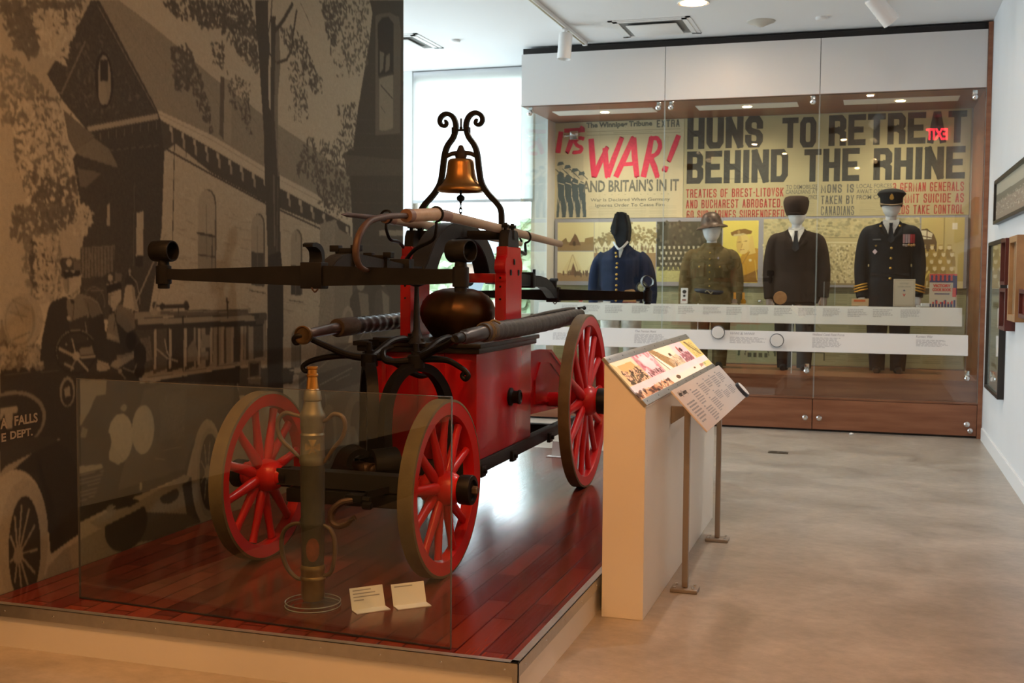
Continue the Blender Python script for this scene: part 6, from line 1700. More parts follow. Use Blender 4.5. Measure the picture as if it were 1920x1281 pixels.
('p',.6,0,[(4.616,1.441),(4.635,1.456),(4.668,1.456),(4.688,1.437),(4.696,1.385),(4.719,1.333),(4.714,1.323),(4.598,1.351),(4.602,1.376)]),
('p',.42,0,[(4.664,1.454),(4.688,1.437),(4.696,1.385),(4.719,1.331),(4.691,1.33),(4.673,1.395)]),
('l',.4,.005,[(4.657,1.501),(4.705,1.466),(4.725,1.405),(4.728,1.364)]),
('l',.5,.006,[(4.653,1.531),(4.652,1.501)]),
('e',.4,4.652,1.521,.01,.009),
('l',.045,.014,[(4.393,1.144),(4.39,1.125),(4.381,1.108),(4.368,1.092),(4.35,1.079),(4.329,1.068),(4.305,1.061),(4.279,1.058),(4.253,1.058),(4.227,1.062),(4.202,1.069),(4.18,1.079),(4.16,1.092),(4.144,1.108),(4.133,1.124),(4.126,1.142),(4.124,1.16),(4.127,1.178),(4.134,1.195),(4.147,1.21),(4.163,1.223),(4.183,1.234),(4.206,1.241),(4.231,1.245),(4.257,1.246),(4.283,1.243),(4.309,1.237),(4.332,1.227),(4.353,1.214),(4.37,1.199),(4.383,1.181),(4.39,1.163),(4.393,1.144)]),
('l',.34,.003,[(4.138,1.13),(4.131,1.148),(4.129,1.166),(4.132,1.184),(4.14,1.201),(4.152,1.216),(4.168,1.229),(4.189,1.24),(4.211,1.247),(4.236,1.252),(4.263,1.252),(4.289,1.25),(4.315,1.243),(4.338,1.233),(4.359,1.22),(4.376,1.205)]),
('l',.5,.008,[(4.233,1.214),(4.26,1.128)]),
('l',.52,.009,[(4.15,1.172),(4.26,1.128),(4.336,1.066)]),
('l',.46,.008,[(4.26,1.128),(4.388,1.125)]),
('l',.4,.007,[(4.26,1.128),(4.223,1.074)]),
('e',.56,4.26,1.136,.024,.019),
('l',.5,.013,[(4.15,1.174),(4.238,1.139)]),
('p',.5,0,[(4.404,1.109),(4.484,1.084),(4.496,1.059),(4.438,1.053),(4.4,1.059)]),
('l',.4,.005,[(4.409,1.097),(4.484,1.07)]),
('e',.4,4.195,1.191,.008,.005),
('p',.32,0,[(4.281,1.167),(4.367,1.174),(4.381,1.14),(4.287,1.136)]),
('l',.42,.011,[(4.182,1.105),(4.237,1.083)]),
('l',.3,.009,[(4.546,1.06),(4.608,1.005)]),
('e',.4,4.569,1.043,.016,.01),
('l',.36,.006,[(4.593,1.057),(4.673,1.03),(4.698,1.069)]),
('e',.36,4.197,.979,.05,.067),
('e',.06,4.197,.974,.038,.057),
('p',.42,0,[(4.175,.993),(4.211,1.004),(4.217,.96),(4.182,.956)]),
('p',.4,0,[(4.283,1.026),(4.47,1.011),(4.461,.941),(4.392,.943),(4.346,.879),(4.278,.813)]),
('p',.3,0,[(4.296,.811),(4.333,.791),(4.314,.759),(4.277,.764)]),
('e',.6,4.566,.721,.096,.118),
('e',.56,4.744,.74,.09,.121),
('e',.4,4.595,.865,.024,.016),
('p',.55,0,[(4.484,.712),(4.59,.614),(4.549,.595),(4.478,.631)]),
('e',.07,4.465,.715,.032,.05),
('p',.48,0,[(4.245,.633),(4.424,.619),(4.435,.598),(4.245,.599)]),
('l',.26,.005,[(4.259,.589),(4.442,.586)]),
('l',.26,.005,[(4.259,.569),(4.43,.568)]),
('l',.26,.005,[(4.258,.55),(4.418,.55)]),
('l',.26,.005,[(4.258,.531),(4.407,.532)]),
('l',.26,.005,[(4.257,.511),(4.395,.514)]),
('l',.26,.005,[(4.257,.492),(4.383,.496)]),
('l',.26,.005,[(4.256,.472),(4.371,.478)]),
('l',.3,.006,[(4.836,.583),(4.925,.564)]),
('l',.26,.006,[(4.904,.613),(5.066,.61)]),
('l',.24,.006,[(5.019,.638),(5.092,.713)]),
('e',.5,4.72,.462,.012,.021),
('p',.46,.08,[(4.055,.224),(4.16,.276),(4.456,.323),(5.112,.428),(5.171,.418),(5.472,.427),(5.495,.137),(4.873,.154),(4.301,.145),(3.766,.124),(3.767,.164),(4.038,.186)]),
('p',.14,0,[(4.456,.285),(4.744,.33),(5.218,.223),(5.469,.188),(4.873,.163),(4.656,.194),(4.514,.216)]),
('e',.06,4.605,.293,.164,.125),
('p',.1,0,[(5.064,.436),(5.221,.438),(5.217,.194),(5.109,.244)]),
('e',.1,4.96,.37,.083,.038),
('p',.5,0,[(4.335,.361),(4.477,.387),(4.639,.377),(5.088,.46),(5.146,.442),(5.121,.418),(4.659,.347),(4.402,.317)]),
('p',.44,0,[(4.458,.411),(4.505,.413),(4.505,.377),(4.458,.386)]),
('e',.62,5.306,.439,.15,.285),
('e',.5,5.325,.433,.114,.245),
('e',.08,5.329,.435,.099,.21),
('l',.45,.007,[(5.328,.432),(5.397,.424)]),
('l',.45,.008,[(5.323,.418),(5.376,.318)]),
('l',.45,.008,[(5.311,.412),(5.329,.268)]),
('l',.45,.008,[(5.297,.417),(5.277,.298)]),
('l',.45,.008,[(5.288,.431),(5.245,.392)]),
('l',.45,.007,[(5.288,.447),(5.247,.506)]),
('l',.45,.008,[(5.298,.458),(5.281,.589)]),
('l',.45,.008,[(5.311,.458),(5.334,.602)]),
('l',.45,.007,[(5.324,.448),(5.379,.537)]),
('e',.48,5.308,.436,.026,.041),
('p',.05,0,[(3.777,.564),(3.84,.665),(3.968,.736),(4.102,.773),(4.187,.728),(4.26,.621),(4.268,.325),(4.073,.272),(4.059,.405),(4.043,.561),(3.998,.639),(3.903,.673),(3.808,.581)]),
('p',.46,0,[(3.78,.679),(3.867,.746),(4.035,.778),(4.143,.773),(3.968,.736),(3.84,.676),(3.778,.597)]),
('e',.62,3.854,.37,.204,.311),
('e',.54,3.912,.356,.145,.279),
('e',.06,3.915,.332,.096,.229),
('l',.42,.009,[(3.901,.317),(3.988,.315)]),
('l',.42,.01,[(3.897,.3),(3.972,.216)]),
('l',.42,.009,[(3.889,.29),(3.936,.154)]),
('l',.42,.009,[(3.878,.29),(3.892,.151)]),
('l',.42,.009,[(3.869,.3),(3.853,.205)]),
('l',.42,.009,[(3.864,.316),(3.831,.299)]),
('l',.42,.009,[(3.864,.334),(3.834,.403)]),
('l',.42,.009,[(3.87,.348),(3.859,.485)]),
('l',.42,.009,[(3.88,.353),(3.9,.521)]),
('l',.42,.009,[(3.89,.348),(3.944,.497)]),
('l',.42,.009,[(3.898,.335),(3.977,.421)]),
('e',.42,3.875,.314,.028,.036),
('e',.3,3.848,.889,.208,.125),
('e',.055,3.841,.885,.195,.115),
('p',.07,0,[(3.783,.816),(4.048,.799),(4.136,.769),(3.968,.736),(3.78,.697)]),
('p',.48,0,[(3.787,.951),(3.884,.947),(3.89,.924),(3.859,.921),(3.851,.857),(3.821,.86),(3.81,.924),(3.785,.896)])]
# ================================================================ MURAL (old photograph printed over the whole wall)
def build_mural():
    ny, nz_ = 760, 680
    ys = np.linspace(math.log(3.65+.6), math.log(7.986+.6), ny); ys = np.exp(ys)-.6
    zs = np.linspace(3.948, .1725, nz_)
    Y, Z = np.meshgrid(ys, zs)
    p = Paint(Y, Z, .70)
    rg = np.random.RandomState(12)
    for it in MURAL:
        kd, v = it[0], it[1]
        if kd == 'p': p.poly(it[3], v, 1., it[2], rg)
        elif kd == 'e': p.ell(it[2], it[3], it[4], it[5], v)
        elif kd == 'l': p.line(it[3], it[2], v)
        else:
            _, v, n, s, poly = it
            a = np.array(poly); lo, hi = a.min(0), a.max(0); m = p.mask(poly)
            Yn, Zn = Y[m], Z[m]
            if not len(Yn): continue
            for i in rg.randint(0, len(Yn), n):
                t = rg.rand()*3.1; f = .5+.9*rg.rand()
                p.ell(Yn[i], Zn[i], s*f*.75*1.3, s*f*.42, v*(.8+.4*rg.rand()), .85, t)
    p.blur(1)
    v = p.img[..., 0]
    # mottling of the old print
    n = rg.rand(nz_, ny).astype(np.float32)
    for _ in range(2):
        q = np.pad(n, 1, 'edge'); n = (q[:-2, 1:-1]+q[2:, 1:-1]+q[1:-1, :-2]+q[1:-1, 2:]+2*q[1:-1, 1:-1])/6
    v = np.clip(v*(1+.28*(n-.5)), 0, 1)
    P3 = np.stack([np.full_like(Y, -3.4185), Y, Z], -1)
    o = picture('mural_print', P3, sepia(v, (.013, .012, .011), (.45, .415, .30)), attr_mat('mural_paper', .7, .10, 170, .12))
    tag(o, 'huge sepia photograph mural of a stone church and old fire truck covering the left wall', 'mural')
    lt = mat('mural_lettering', (.26, .22, .15), .6)
    Mw = Matrix(((0, 0, 1, -3.4175), (1, 0, 0, 0), (0, 1, 0, 0), (0, 0, 0, 1)))   # text x -> y, text y -> z, normal +x
    for b, y, z, f, h in (('A', 3.785, .862, .04, .045), ('FALLS', 3.866, .866, .138, .042), ('E', 3.79, .808, .026, .036), ('DEPT.', 3.84, .812, .132, .034)):
        text_mesh('lettering', b, .1, lt, o, Mw @ T(y, z, 0), fit=f, height=h, bold=.003, align='LEFT')
build_mural()
CASE_TEXT = [('HUNS', -2.05, 2.972, 0.841, 0.347, 'k', 'heavy'), ('TO', -1.001, 2.955, 0.364, 0.333, 'k', 'heavy'), ('RETREAT', -0.507, 2.964, 1.404, 0.335, 'k', 'heavy'), ('BEHIND', -2.05, 2.582, 1.12, 0.366, 'k', 'heavy'), ('THE', -0.759, 2.581, 0.583, 0.356, 'k', 'heavy'), ('RHINE', -0.032, 2.585, 0.923, 0.343, 'k', 'heavy'), ('TREATIES OF BREST-LITOVSK', -2.054, 2.425, 1.08, 0.097, 'r', 'cond'), ('AND BUCHAREST ABROGATED.', -2.052, 2.305, 1.07, 0.096, 'r', 'cond'), ('60 SUBMARINES SURRENDERED', -2.044, 2.184, 1.082, 0.097, 'r', 'cond'), ('MONS IS', -0.575, 2.456, 0.347, 0.093, 'g', 'cond'), ('TAKEN BY', -0.572, 2.334, 0.347, 0.093, 'g', 'cond'), ('CANADIANS', -0.569, 2.212, 0.348, 0.099, 'g', 'cond'), ('3 GERMAN GENERALS', 0.173, 2.456, 0.711, 0.097, 'r', 'cond'), ('COMMIT SUICIDE AS', 0.176, 2.336, 0.711, 0.097, 'r', 'cond'), ('REDS TAKE CONTROL', 0.179, 2.216, 0.711, 0.097, 'r', 'cond'), ('TO DEMOBILIZE', -0.946, 2.503, 0.336, 0.047, 'g', 'serif'), ('CANADIANS AT', -0.951, 2.45, 0.342, 0.047, 'g', 'serif'), ('ONCE', -0.704, 2.388, 0.091, 0.047, 'g', 'serif'), ('LOCAL FORCES', -0.201, 2.502, 0.363, 0.046, 'g', 'serif'), ('AWAIT ORDERS', -0.2, 2.444, 0.362, 0.046, 'g', 'serif'), ('FROM CAMP', -0.198, 2.381, 0.33, 0.046, 'g', 'serif'), ('The Winnipeg Tribune', -3.227, 3.232, 0.776, 0.08, 'g', 'black'), ('EXTRA', -2.401, 3.229, 0.263, 0.084, 'g', 'cond'), ("AND BRITAIN'S IN IT", -3.264, 2.505, 1.129, 0.142, 'g', 'bold'), ('War Is Declared When Germany', -3.166, 2.386, 0.931, 0.049, 'g', 'thin'), ('Ignores Order To Cease Fire', -3.108, 2.323, 0.813, 0.05, 'g', 'thin')]
BRUSH = [(0.057, [(-3.168, 3.125), (-3.15, 2.91), (-3.129, 2.686)]), (0.05, [(-3.125, 2.683), (-3.055, 2.853), (-2.973, 3.023)]), (0.053, [(-3.001, 3.015), (-2.988, 2.851), (-2.971, 2.678)]), (0.053, [(-2.967, 2.678), (-2.897, 2.885), (-2.801, 3.132)]), (0.057, [(-2.87, 2.676), (-2.776, 2.882), (-2.668, 3.128)]), (0.057, [(-2.668, 3.123), (-2.65, 2.897), (-2.621, 2.671)]), (0.037, [(-2.793, 2.819), (-2.623, 2.828)]), (0.057, [(-2.548, 2.669), (-2.499, 2.893), (-2.457, 3.122)]), (0.043, [(-2.466, 3.104), (-2.393, 3.105), (-2.359, 3.024), (-2.394, 2.935), (-2.481, 2.889)]), (0.053, [(-2.466, 2.889), (-2.421, 2.783), (-2.383, 2.666)]), (0.05, [(-2.147, 3.134), (-2.201, 2.993), (-2.258, 2.842)]), (0.053, [(-2.286, 2.789), (-2.304, 2.736)]), (0.05, [(-3.53, 3.219), (-3.566, 2.975)]), (0.043, [(-3.492, 3.227), (-3.252, 3.23)]), (0.05, [(-3.362, 3.223), (-3.414, 3.085), (-3.455, 2.972)]), (0.04, [(-3.271, 3.271), (-3.294, 3.224)]), (0.037, [(-3.251, 3.122), (-3.304, 3.137), (-3.357, 3.098), (-3.332, 3.052), (-3.28, 3.023), (-3.302, 2.978), (-3.388, 2.971)])]
# ================================================================ DISPLAY CASE
GY, BY = 11.6, 12.93
X0, X1 = -3.612, .972
JX = [-2.075, -.545]
dc = thing('display_case', 'long glass-fronted display case with white header panels and cherry wood base along the back wall', 'display case', (-1.3, 12.2, 0))
def cb(n, m, x0, x1, y0, y1, z0, z1, parent=dc, bev=0., **k): 
    return MB().box(x0+1.3, x1+1.3, y0-12.2, y1-12.2, z0, z1, bev=bev).build(n, m, parent, smooth=0)
hdr = mat('white_laminate', (.70, .70, .69), .4)
hx = [X0]+JX+[X1]
for k in range(3): cb('header_panel', hdr, hx[k]+.003, hx[k+1]-.003, GY, GY+.03, 3.325, 3.865)
cb('header_core', dark, X0+.01, X1, GY+.03, GY+.05, 3.32, 3.93)
cb('top_box', dark, X0+.02, X1, GY+.05, BY, 3.36, 3.90)
cb('soffit', wood_h, X0, X1, GY+.001, BY, 3.322, 3.345)
cb('end_stile', wood, X1, 1.013, GY-.012, 12.985, 0, 3.93)
cb('end_lining', wood, X1-.012, X1, GY+.02, BY, .55, 3.32)
cb('back_lining', mat('grey_lining', (.45, .45, .43), .7), X0, X1, BY, BY+.05, 0, 3.9)
cb('floor_board', wood_h, X0, X1, GY+.03, BY, .515, .55)
cb('plinth_front', wood_h, X0, X1, GY+.045, GY+.07, .345, .515)
cb('base_shelf', wood_h, X0, X1, GY+.012, GY+.06, .322, .345)
cb('base_carcass', dark, X0+.01, X1, GY+.03, BY, .0, .32)
dx_ = [X0]+[-2.08, -.553]+[X1]
for k in range(3):
    d = cb('door', wood_h, dx_[k]+.004, dx_[k+1]-.004, GY, GY+.022, .022, .318)
    for kx in ([dx_[1]-.07] if k == 0 else [dx_[1]+.07, dx_[2]-.065] if k == 1 else [dx_[2]+.07, dx_[3]-.09]):
        MB(T(kx+1.3, GY-12.2, .135) @ RX(PI/2)).lathe([(.009, 0), (.009, .012), (.024, .018), (.026, .028), (.018, .036), (0, .038)], 20).build('knob', steel, d)
# lamps in the soffit
trough = mat('pale_lamp_tray', (.85, .84, .80), .5)
cglow = mat('case_lamp_glow', (1, .8, .5), .5, emit=(1.0, .58, .24), estr=60.)
for a, b in ((-3.39, -2.285), (-1.83, -.79), (-.335, .765)):
    tq = cb('lamp_tray', trough, a, b, 12.03, 12.34, 3.316, 3.324)
    cx = (a+b)/2
    MB(T(cx+1.3, 12.19-12.2, 3.316) @ RX(PI)).lathe([(.045, 0), (.045, .003), (.036, .004), (0, .004)], 24).build('lamp', cglow, tq)
    spot('case_lamp', (cx, 12.17, 3.29), (cx, 12.42, 1.2), CASE_W, (1.0, .82, .58), 150, 1.0, .05)
# glass
cgl = glass_mat('case_glass', (.955, .975, .965))
edge_g = mat('pale_glass_edge', (.55, .66, .66), .2, spec=.8)
for k in range(3):
    g = cb('glass_pane', cgl, hx[k]+.004, hx[k+1]-.004, GY+.004, GY+.014, .33, 3.322)
    for xe in (hx[k]+.0035, hx[k+1]-.0035): MB().box(xe-.0012+1.3, xe+.0012+1.3, GY+.004-12.2, GY+.014-12.2, .33, 3.322).build('polished_edge', edge_g, g, smooth=0)
cb('end_glass', cgl, X0, X0+.010, GY+.02, BY-.05, .55, 3.32)
def fitting(x, z, lab='clamp'):
    m = MB(T(x+1.3, GY-12.2, z)).sphere((0, -.015, 0), .030, 16).cyl((0, -.01, 0), (0, .04, 0), .014, 12).box(-.022, .022, .02, .06, .01, .07, bev=.004)
    return m.build('glass_clamp', steel, dc)
for x, z in ((X0+.10, 3.245), (JX[0]-.065, 3.25), (JX[0]+.065, 3.25), (JX[1]-.065, 3.25), (X1-.10, 3.235), (X1-.10, .575), (JX[1]-.07, .60), (X1-.06, .075)): fitting(x, z)
MB(T(X0+.26+1.3, 12.87-12.2, 3.16)).box(-.05, .05, -.04, .04, -.05, .05, bev=.006).cyl((-.12, 0, 0), (-.05, 0, 0), .014, 10).sphere((-.12, 0, 0), .022, 12).build('glass_clamp', steel, dc)
cb('support_rod', mat('clear_rod', (.8, .85, .85), .1, spec=.8), -.785, -.775, 11.85, 11.86, .55, 1.25)
cb('support_rod', mat('clear_rod', (.8, .85, .85), .1, spec=.8), -1.745, -1.735, 11.85, 11.86, .55, 1.25)
cb('glass_shelf', cgl, -3.40, .80, 11.83, 12.12, 1.236, 1.246)

# --- printed newspaper backdrops
def plane_paint(x0, x1, z0, z1, nx, nz_, base):
    xs = np.linspace(x0, x1, nx); zs = np.linspace(z1, z0, nz_)
    X, Z = np.meshgrid(xs, zs)
    return Paint(X, Z, base)
def hang(name, p, y, m, lab, cat, thick=.006, group=None):
    P3 = np.stack([p.X, np.full_like(p.X, y), p.Y], -1)
    o = picture(name, P3, p.img, m)
    tag(o, lab, cat, group)
    x0, x1, z0, z1 = p.X.min(), p.X.max(), p.Y.min(), p.Y.max()
    MB().box(x0, x1, y+.001, y+thick, z0, z1).build('backing_board', mat('panel_edge', (.5, .49, .45), .6), o, smooth=0)
    return o
def newsprint(p, rg, x0, x1, z0, z1, cols, lh, v, dens=.8):
    cw = (x1-x0)/cols
    for c in range(cols):
        z = z1
        while z > z0:
            n_ = 1 if rg.rand() < .06 else 0
            if n_: z -= lh*1.5; continue
            p.line([(x0+cw*c+cw*.06, z), (x0+cw*(c+1)-cw*(.06+.5*rg.rand()*(rg.rand() < .2)), z)], lh*.42, v, dens*(.6+.4*rg.rand()))
            z -= lh
news_m = attr_mat('newsprint', .6, .06, 120, .2)
ink_k = mat('headline_ink', (.055, .060, .055), .6, var=.35, vscale=60)
ink_gr = mat('small_headline_ink', (.17, .17, .14), .65, var=.3, vscale=60)
ink_r = mat('red_headline_ink', (.42, .06, .05), .6, var=.3, vscale=50)
ink_red = mat('crimson_brush_ink', (.72, .045, .10), .55, var=.12, vscale=40)
rg = np.random.RandomState(5)
pl = plane_paint(-3.605, -2.088, 2.205, 3.318, 300, 220, (.60, .54, .36))
newsprint(pl, rg, -3.20, -2.14, 2.215, 2.335, 3, .012, (.36, .33, .24), .5)
pl.line([(-3.22, 3.205), (-2.13, 3.205)], .004, (.3, .28, .2)); pl.line([(-3.22, 3.165), (-2.13, 3.165)], .003, (.3, .28, .2)); pl.line([(-2.9, 3.185), (-2.45, 3.185)], .009, (.36, .33, .24), .6)
for k in range(9): pl.line([(-3.0+.08*k+(.1 if k > 3 else 0), 2.475), (-2.99+.08*k+(.1 if k > 3 else 0), 2.475)], .008, (.3, .28, .2))
# engraving of marching soldiers
pl.poly([(-3.58, 2.215), (-3.255, 2.215), (-3.255, 2.95), (-3.58, 2.95)], (.52, .48, .34))
for k in range(4):
    cx = -3.53+.085*k; h = 2.83-.04*k
    pl.poly([(cx-.05, 2.22), (cx-.03, 2.5), (cx-.045, h-.12), (cx-.01, h-.07), (cx+.04, h-.1), (cx+.045, 2.5), (cx+.06, 2.22), (cx+.02, 2.22), (cx, 2.42), (cx-.02, 2.22)], (.10, .13, .14))
    pl.ell(cx, h-.03, .028, .036, (.42, .38, .28)); pl.poly([(cx-.045, h-.01), (cx+.04, h+.005), (cx+.025, h+.04), (cx-.03, h+.035)], (.10, .13, .14)); pl.line([(cx-.02, 2.62), (cx+.05, 2.6)], .012, (.45, .42, .32)); pl.line([(cx-.06, 2.78), (cx+.07, 2.66)], .012, (.12, .14, .14)); pl.line([(cx-.03, 2.45), (cx+.02, 2.24)], .012, (.4, .38, .3))
front1 = hang('newspaper_print', pl, 12.922, news_m, 'yellowed newspaper front page with big red brush headline, at the left of the case back', 'newspaper', group=None)
pr = plane_paint(-2.084, .94, 2.205, 3.318, 460, 200, (.47, .43, .26))
newsprint(pr, rg, -1.0, -.62, 2.215, 2.45, 1, .018, (.30, .28, .18), .5)
newsprint(pr, rg, -.18, .10, 2.215, 2.45, 1, .018, (.30, .28, .18), .5)
pr.line([(-1.75, 2.63), (-1.2, 2.63)], .003, (.25, .24, .16))
front2 = hang('newspaper_print', pr, 12.922, news_m, 'olive newspaper front page with huge dark two-line headline, at the right of the case back', 'newspaper')
pb_ = plane_paint(-3.605, .94, .56, 1.44, 640, 140, (.40, .42, .27))
for (a, b) in ((-3.58, -2.9), (-2.86, -1.9), (-1.86, -1.0), (-.5, -.02), (.3, .92)):
    newsprint(pb_, rg, a, b, .60, 1.40, 3 if b-a > .6 else 2, .020, (.20, .22, .14), .55)
pb_.poly([(-2.2, .98), (-1.2, .98), (-1.2, 1.15), (-2.2, 1.15)], (.42, .26, .18), .5)
for t_ in range(3): pb_.line([(-2.15, 1.02+.045*t_), (-1.25, 1.02+.045*t_)], .02, (.36, .10, .07), .6)
pb_.poly([(-1.46, .58), (-.98, .58), (-.98, 1.0), (-1.46, 1.0)], (.36, .42, .28))
for a in np.linspace(0, PI, 60): 
    pb_.ell(-1.23+.20*math.cos(a), .66+.20*math.sin(a), .013, .013, (.07, .10, .07)); pb_.ell(-1.23+.13*math.cos(a), .66+.12*math.sin(a), .006, .006, (.10, .12, .09))
for k in range(5): pb_.ell(-1.33+.05*k, .74, .018, .03, (.09, .11, .08))
for k in range(4): pb_.poly([(-1.33+.06*k, .63), (-1.29+.06*k, .63), (-1.29+.06*k, .685), (-1.33+.06*k, .685)], (.09, .11, .08))
pb_.line([(-1.36, .71), (-1.1, .71)], .006, (.4, .44, .3))
pb_.line([(-.95, .62), (-.95, .70), (-.5, .70), (-.5, .62)], .012, (.08, .10, .07))
for t_ in range(4): pb_.line([(-.94, .8+.04*t_), (-.52, .8+.04*t_)], .018, (.14, .15, .10), .7)
low_ = hang('newspaper_print', pb_, 12.922, news_m, 'greenish strip of old newspaper columns below the photographs, behind the mannequin legs', 'newspaper')
for s_, x, z, w_, h_, c_, kd in CASE_TEXT:
    par = front1 if x < -2.1 else front2
    m_ = {'k': ink_k, 'r': ink_r, 'g': ink_gr}[c_]
    Mx = T(x, 12.9212, z) @ RX(PI/2)
    if kd in ('heavy', 'cond'): block_text('headline', s_, w_, h_, m_, par, Mx, .36 if kd == 'heavy' else .34, .10 if kd == 'heavy' else .30)
    else: text_mesh('headline', s_, .3, m_, par, Mx, fit=w_, height=h_, bold={'serif': .003, 'black': .012, 'bold': .008, 'thin': .002}[kd], align='LEFT', res=2)
b = MB()
def stroke(b, wd, pts, y=12.9205, rg=random.Random(2)):
    P = [Vector((x, 0, z)) for x, z in pts]
    if len(P) > 2 and wd < .042 or len(P) > 3: P = crv(P, 4)
    L_, R2 = [], []
    for i, p in enumerate(P):
        t = (P[min(i+1, len(P)-1)]-P[max(i-1, 0)]).normalized(); n = Vector((-t.z, 0, t.x))
        f = wd/2*(.95+.1*math.sin(i*2.3))
        L_.append(p+n*f); R2.append(p-n*f)
    # ragged brush ends
    t = (P[-1]-P[-2]).normalized()
    end = [L_[-1].lerp(R2[-1], q)+t*rg.uniform(-.012, .018) for q in (.15, .3, .45, .6, .75, .9)]
    ring = L_+end+R2[::-1]
    vs = [b.bm.verts.new((p.x, y, p.z)) for p in ring]
    n = len(P)
    for i in range(n-1):
        b.bm.faces.new((vs[i], vs[i+1], vs[len(vs)-2-i], vs[len(vs)-1-i]))
    b.bm.faces.new([vs[n-1]]+vs[n:n+6]+[vs[n+6]])
for i, (wd, pts) in enumerate(BRUSH): stroke(b, wd*1.22, pts, 12.9205-.00008*i)
b.build('brush_headline', ink_red, front1, smooth=0)

# --- band of photographs
ph = plane_paint(-3.585, .935, 1.425, 2.198, 900, 160, (.36, .37, .41))
def frame_rect(x0, x1, z0, z1, v): ph.poly([(x0, z0), (x1, z0), (x1, z1), (x0, z1)], v)
Zt, Zb = 2.158, 1.472
cr_, br_ = (.72, .66, .36), (.30, .20, .10)
# tents, upper left
frame_rect(-3.553, -3.116, 1.825, Zt, cr_); frame_rect(-3.553, -3.116, 1.825, 1.93, (.34, .24, .12))
ph.poly([(-3.42, 1.89), (-3.36, 2.0), (-3.345, 2.03), (-3.32, 2.0), (-3.27, 1.89)], (.22, .14, .08)); ph.poly([(-3.55, 1.9), (-3.45, 1.98), (-3.42, 1.9)], (.28, .2, .1)); ph.poly([(-3.23, 1.9), (-3.22, 1.97), (-3.12, 1.99), (-3.12, 1.9)], (.32, .22, .1)); ph.ell(-3.35, 1.91, .02, .03, (.12, .08, .05))
# tent, lower left
frame_rect(-3.553, -3.116, Zb, 1.815, (.84, .80, .50)); frame_rect(-3.553, -3.116, Zb, 1.57, (.40, .28, .15))
ph.poly([(-3.51, 1.56), (-3.38, 1.78), (-3.36, 1.78), (-3.22, 1.56)], (.80, .74, .42)); ph.poly([(-3.40, 1.54), (-3.36, 1.69), (-3.31, 1.54)], (.24, .15, .09)); ph.line([(-3.37, 1.78), (-3.44, 1.57)], .006, (.5, .4, .2)); ph.line([(-3.365, 1.78), (-3.29, 1.57)], .006, (.5, .4, .2))
for k in range(16): ph.ell(-3.48+.30*rg.rand(), 1.545+.03*rg.rand(), .010, .03, (.20, .14, .09))
ph.poly([(-3.21, 1.6), (-3.15, 1.67), (-3.12, 1.6)], (.76, .7, .42))
# camp with trees and soldiers
frame_rect(-3.110, -2.385, Zb, Zt, (.76, .72, .44)); frame_rect(-3.110, -2.385, Zb, 1.80, (.42, .29, .15))
for cx, cz, r in ((-2.95, 1.95, .09), (-2.87, 1.98, .08), (-3.03, 1.93, .06), (-2.62, 2.02, .11), (-2.55, 1.98, .10), (-2.68, 1.95, .08), (-2.43, 1.97, .08)):
    for k in range(40): ph.ell(cx+r*rg.randn()*.5, cz+r*rg.randn()*.5, .016, .014, np.array((.34, .27, .13))*(.7+.6*rg.rand()), .8)
for k in range(9): ph.poly([(-3.1+.08*k, 1.86), (-3.06+.08*k, 1.94), (-3.02+.08*k, 1.86)], (.82, .78, .52))
for k in range(60): ph.ell(-3.1+.70*rg.rand(), 1.82+.05*rg.rand()*1.0, .006, .030, (.26, .18, .10), .8)
# dark group on the grass
frame_rect(-2.375, -1.635, Zb, Zt, (.085, .085, .06)); frame_rect(-2.375, -1.635, Zb, 1.64, (.55, .55, .24))
for k in range(90): ph.ell(-2.375+.74*rg.rand(), 1.9+.26*rg.rand(), .016, .02, np.array((.15, .14, .10))*(.3+rg.rand()), .8)
for r_ in range(4):
    for k in range(13):
        x = -2.34+.055*k+.02*(r_ % 2); z = 1.86-.062*r_
        ph.ell(x, z-.035, .022, .034, (.10, .10, .07)); ph.ell(x, z, .011, .014, (.62, .60, .42)); ph.ell(x, z+.012, .016, .006, (.50, .50, .38))
for k in range(11): ph.poly([(-2.36+.06*k, 1.6), (-2.33+.06*k, 1.66), (-2.30+.06*k, 1.6)], (.14, .14, .09))
ph.ell(-1.79, 1.66, .045, .05, (.24, .2, .15)); ph.ell(-1.79, 1.66, .025, .03, (.40, .32, .24))
for k in range(200): ph.ell(-2.37+.73*rg.rand(), Zb+.14*rg.rand(), .01, .006, np.array((.6, .6, .28))*(.6+.6*rg.rand()), .6)
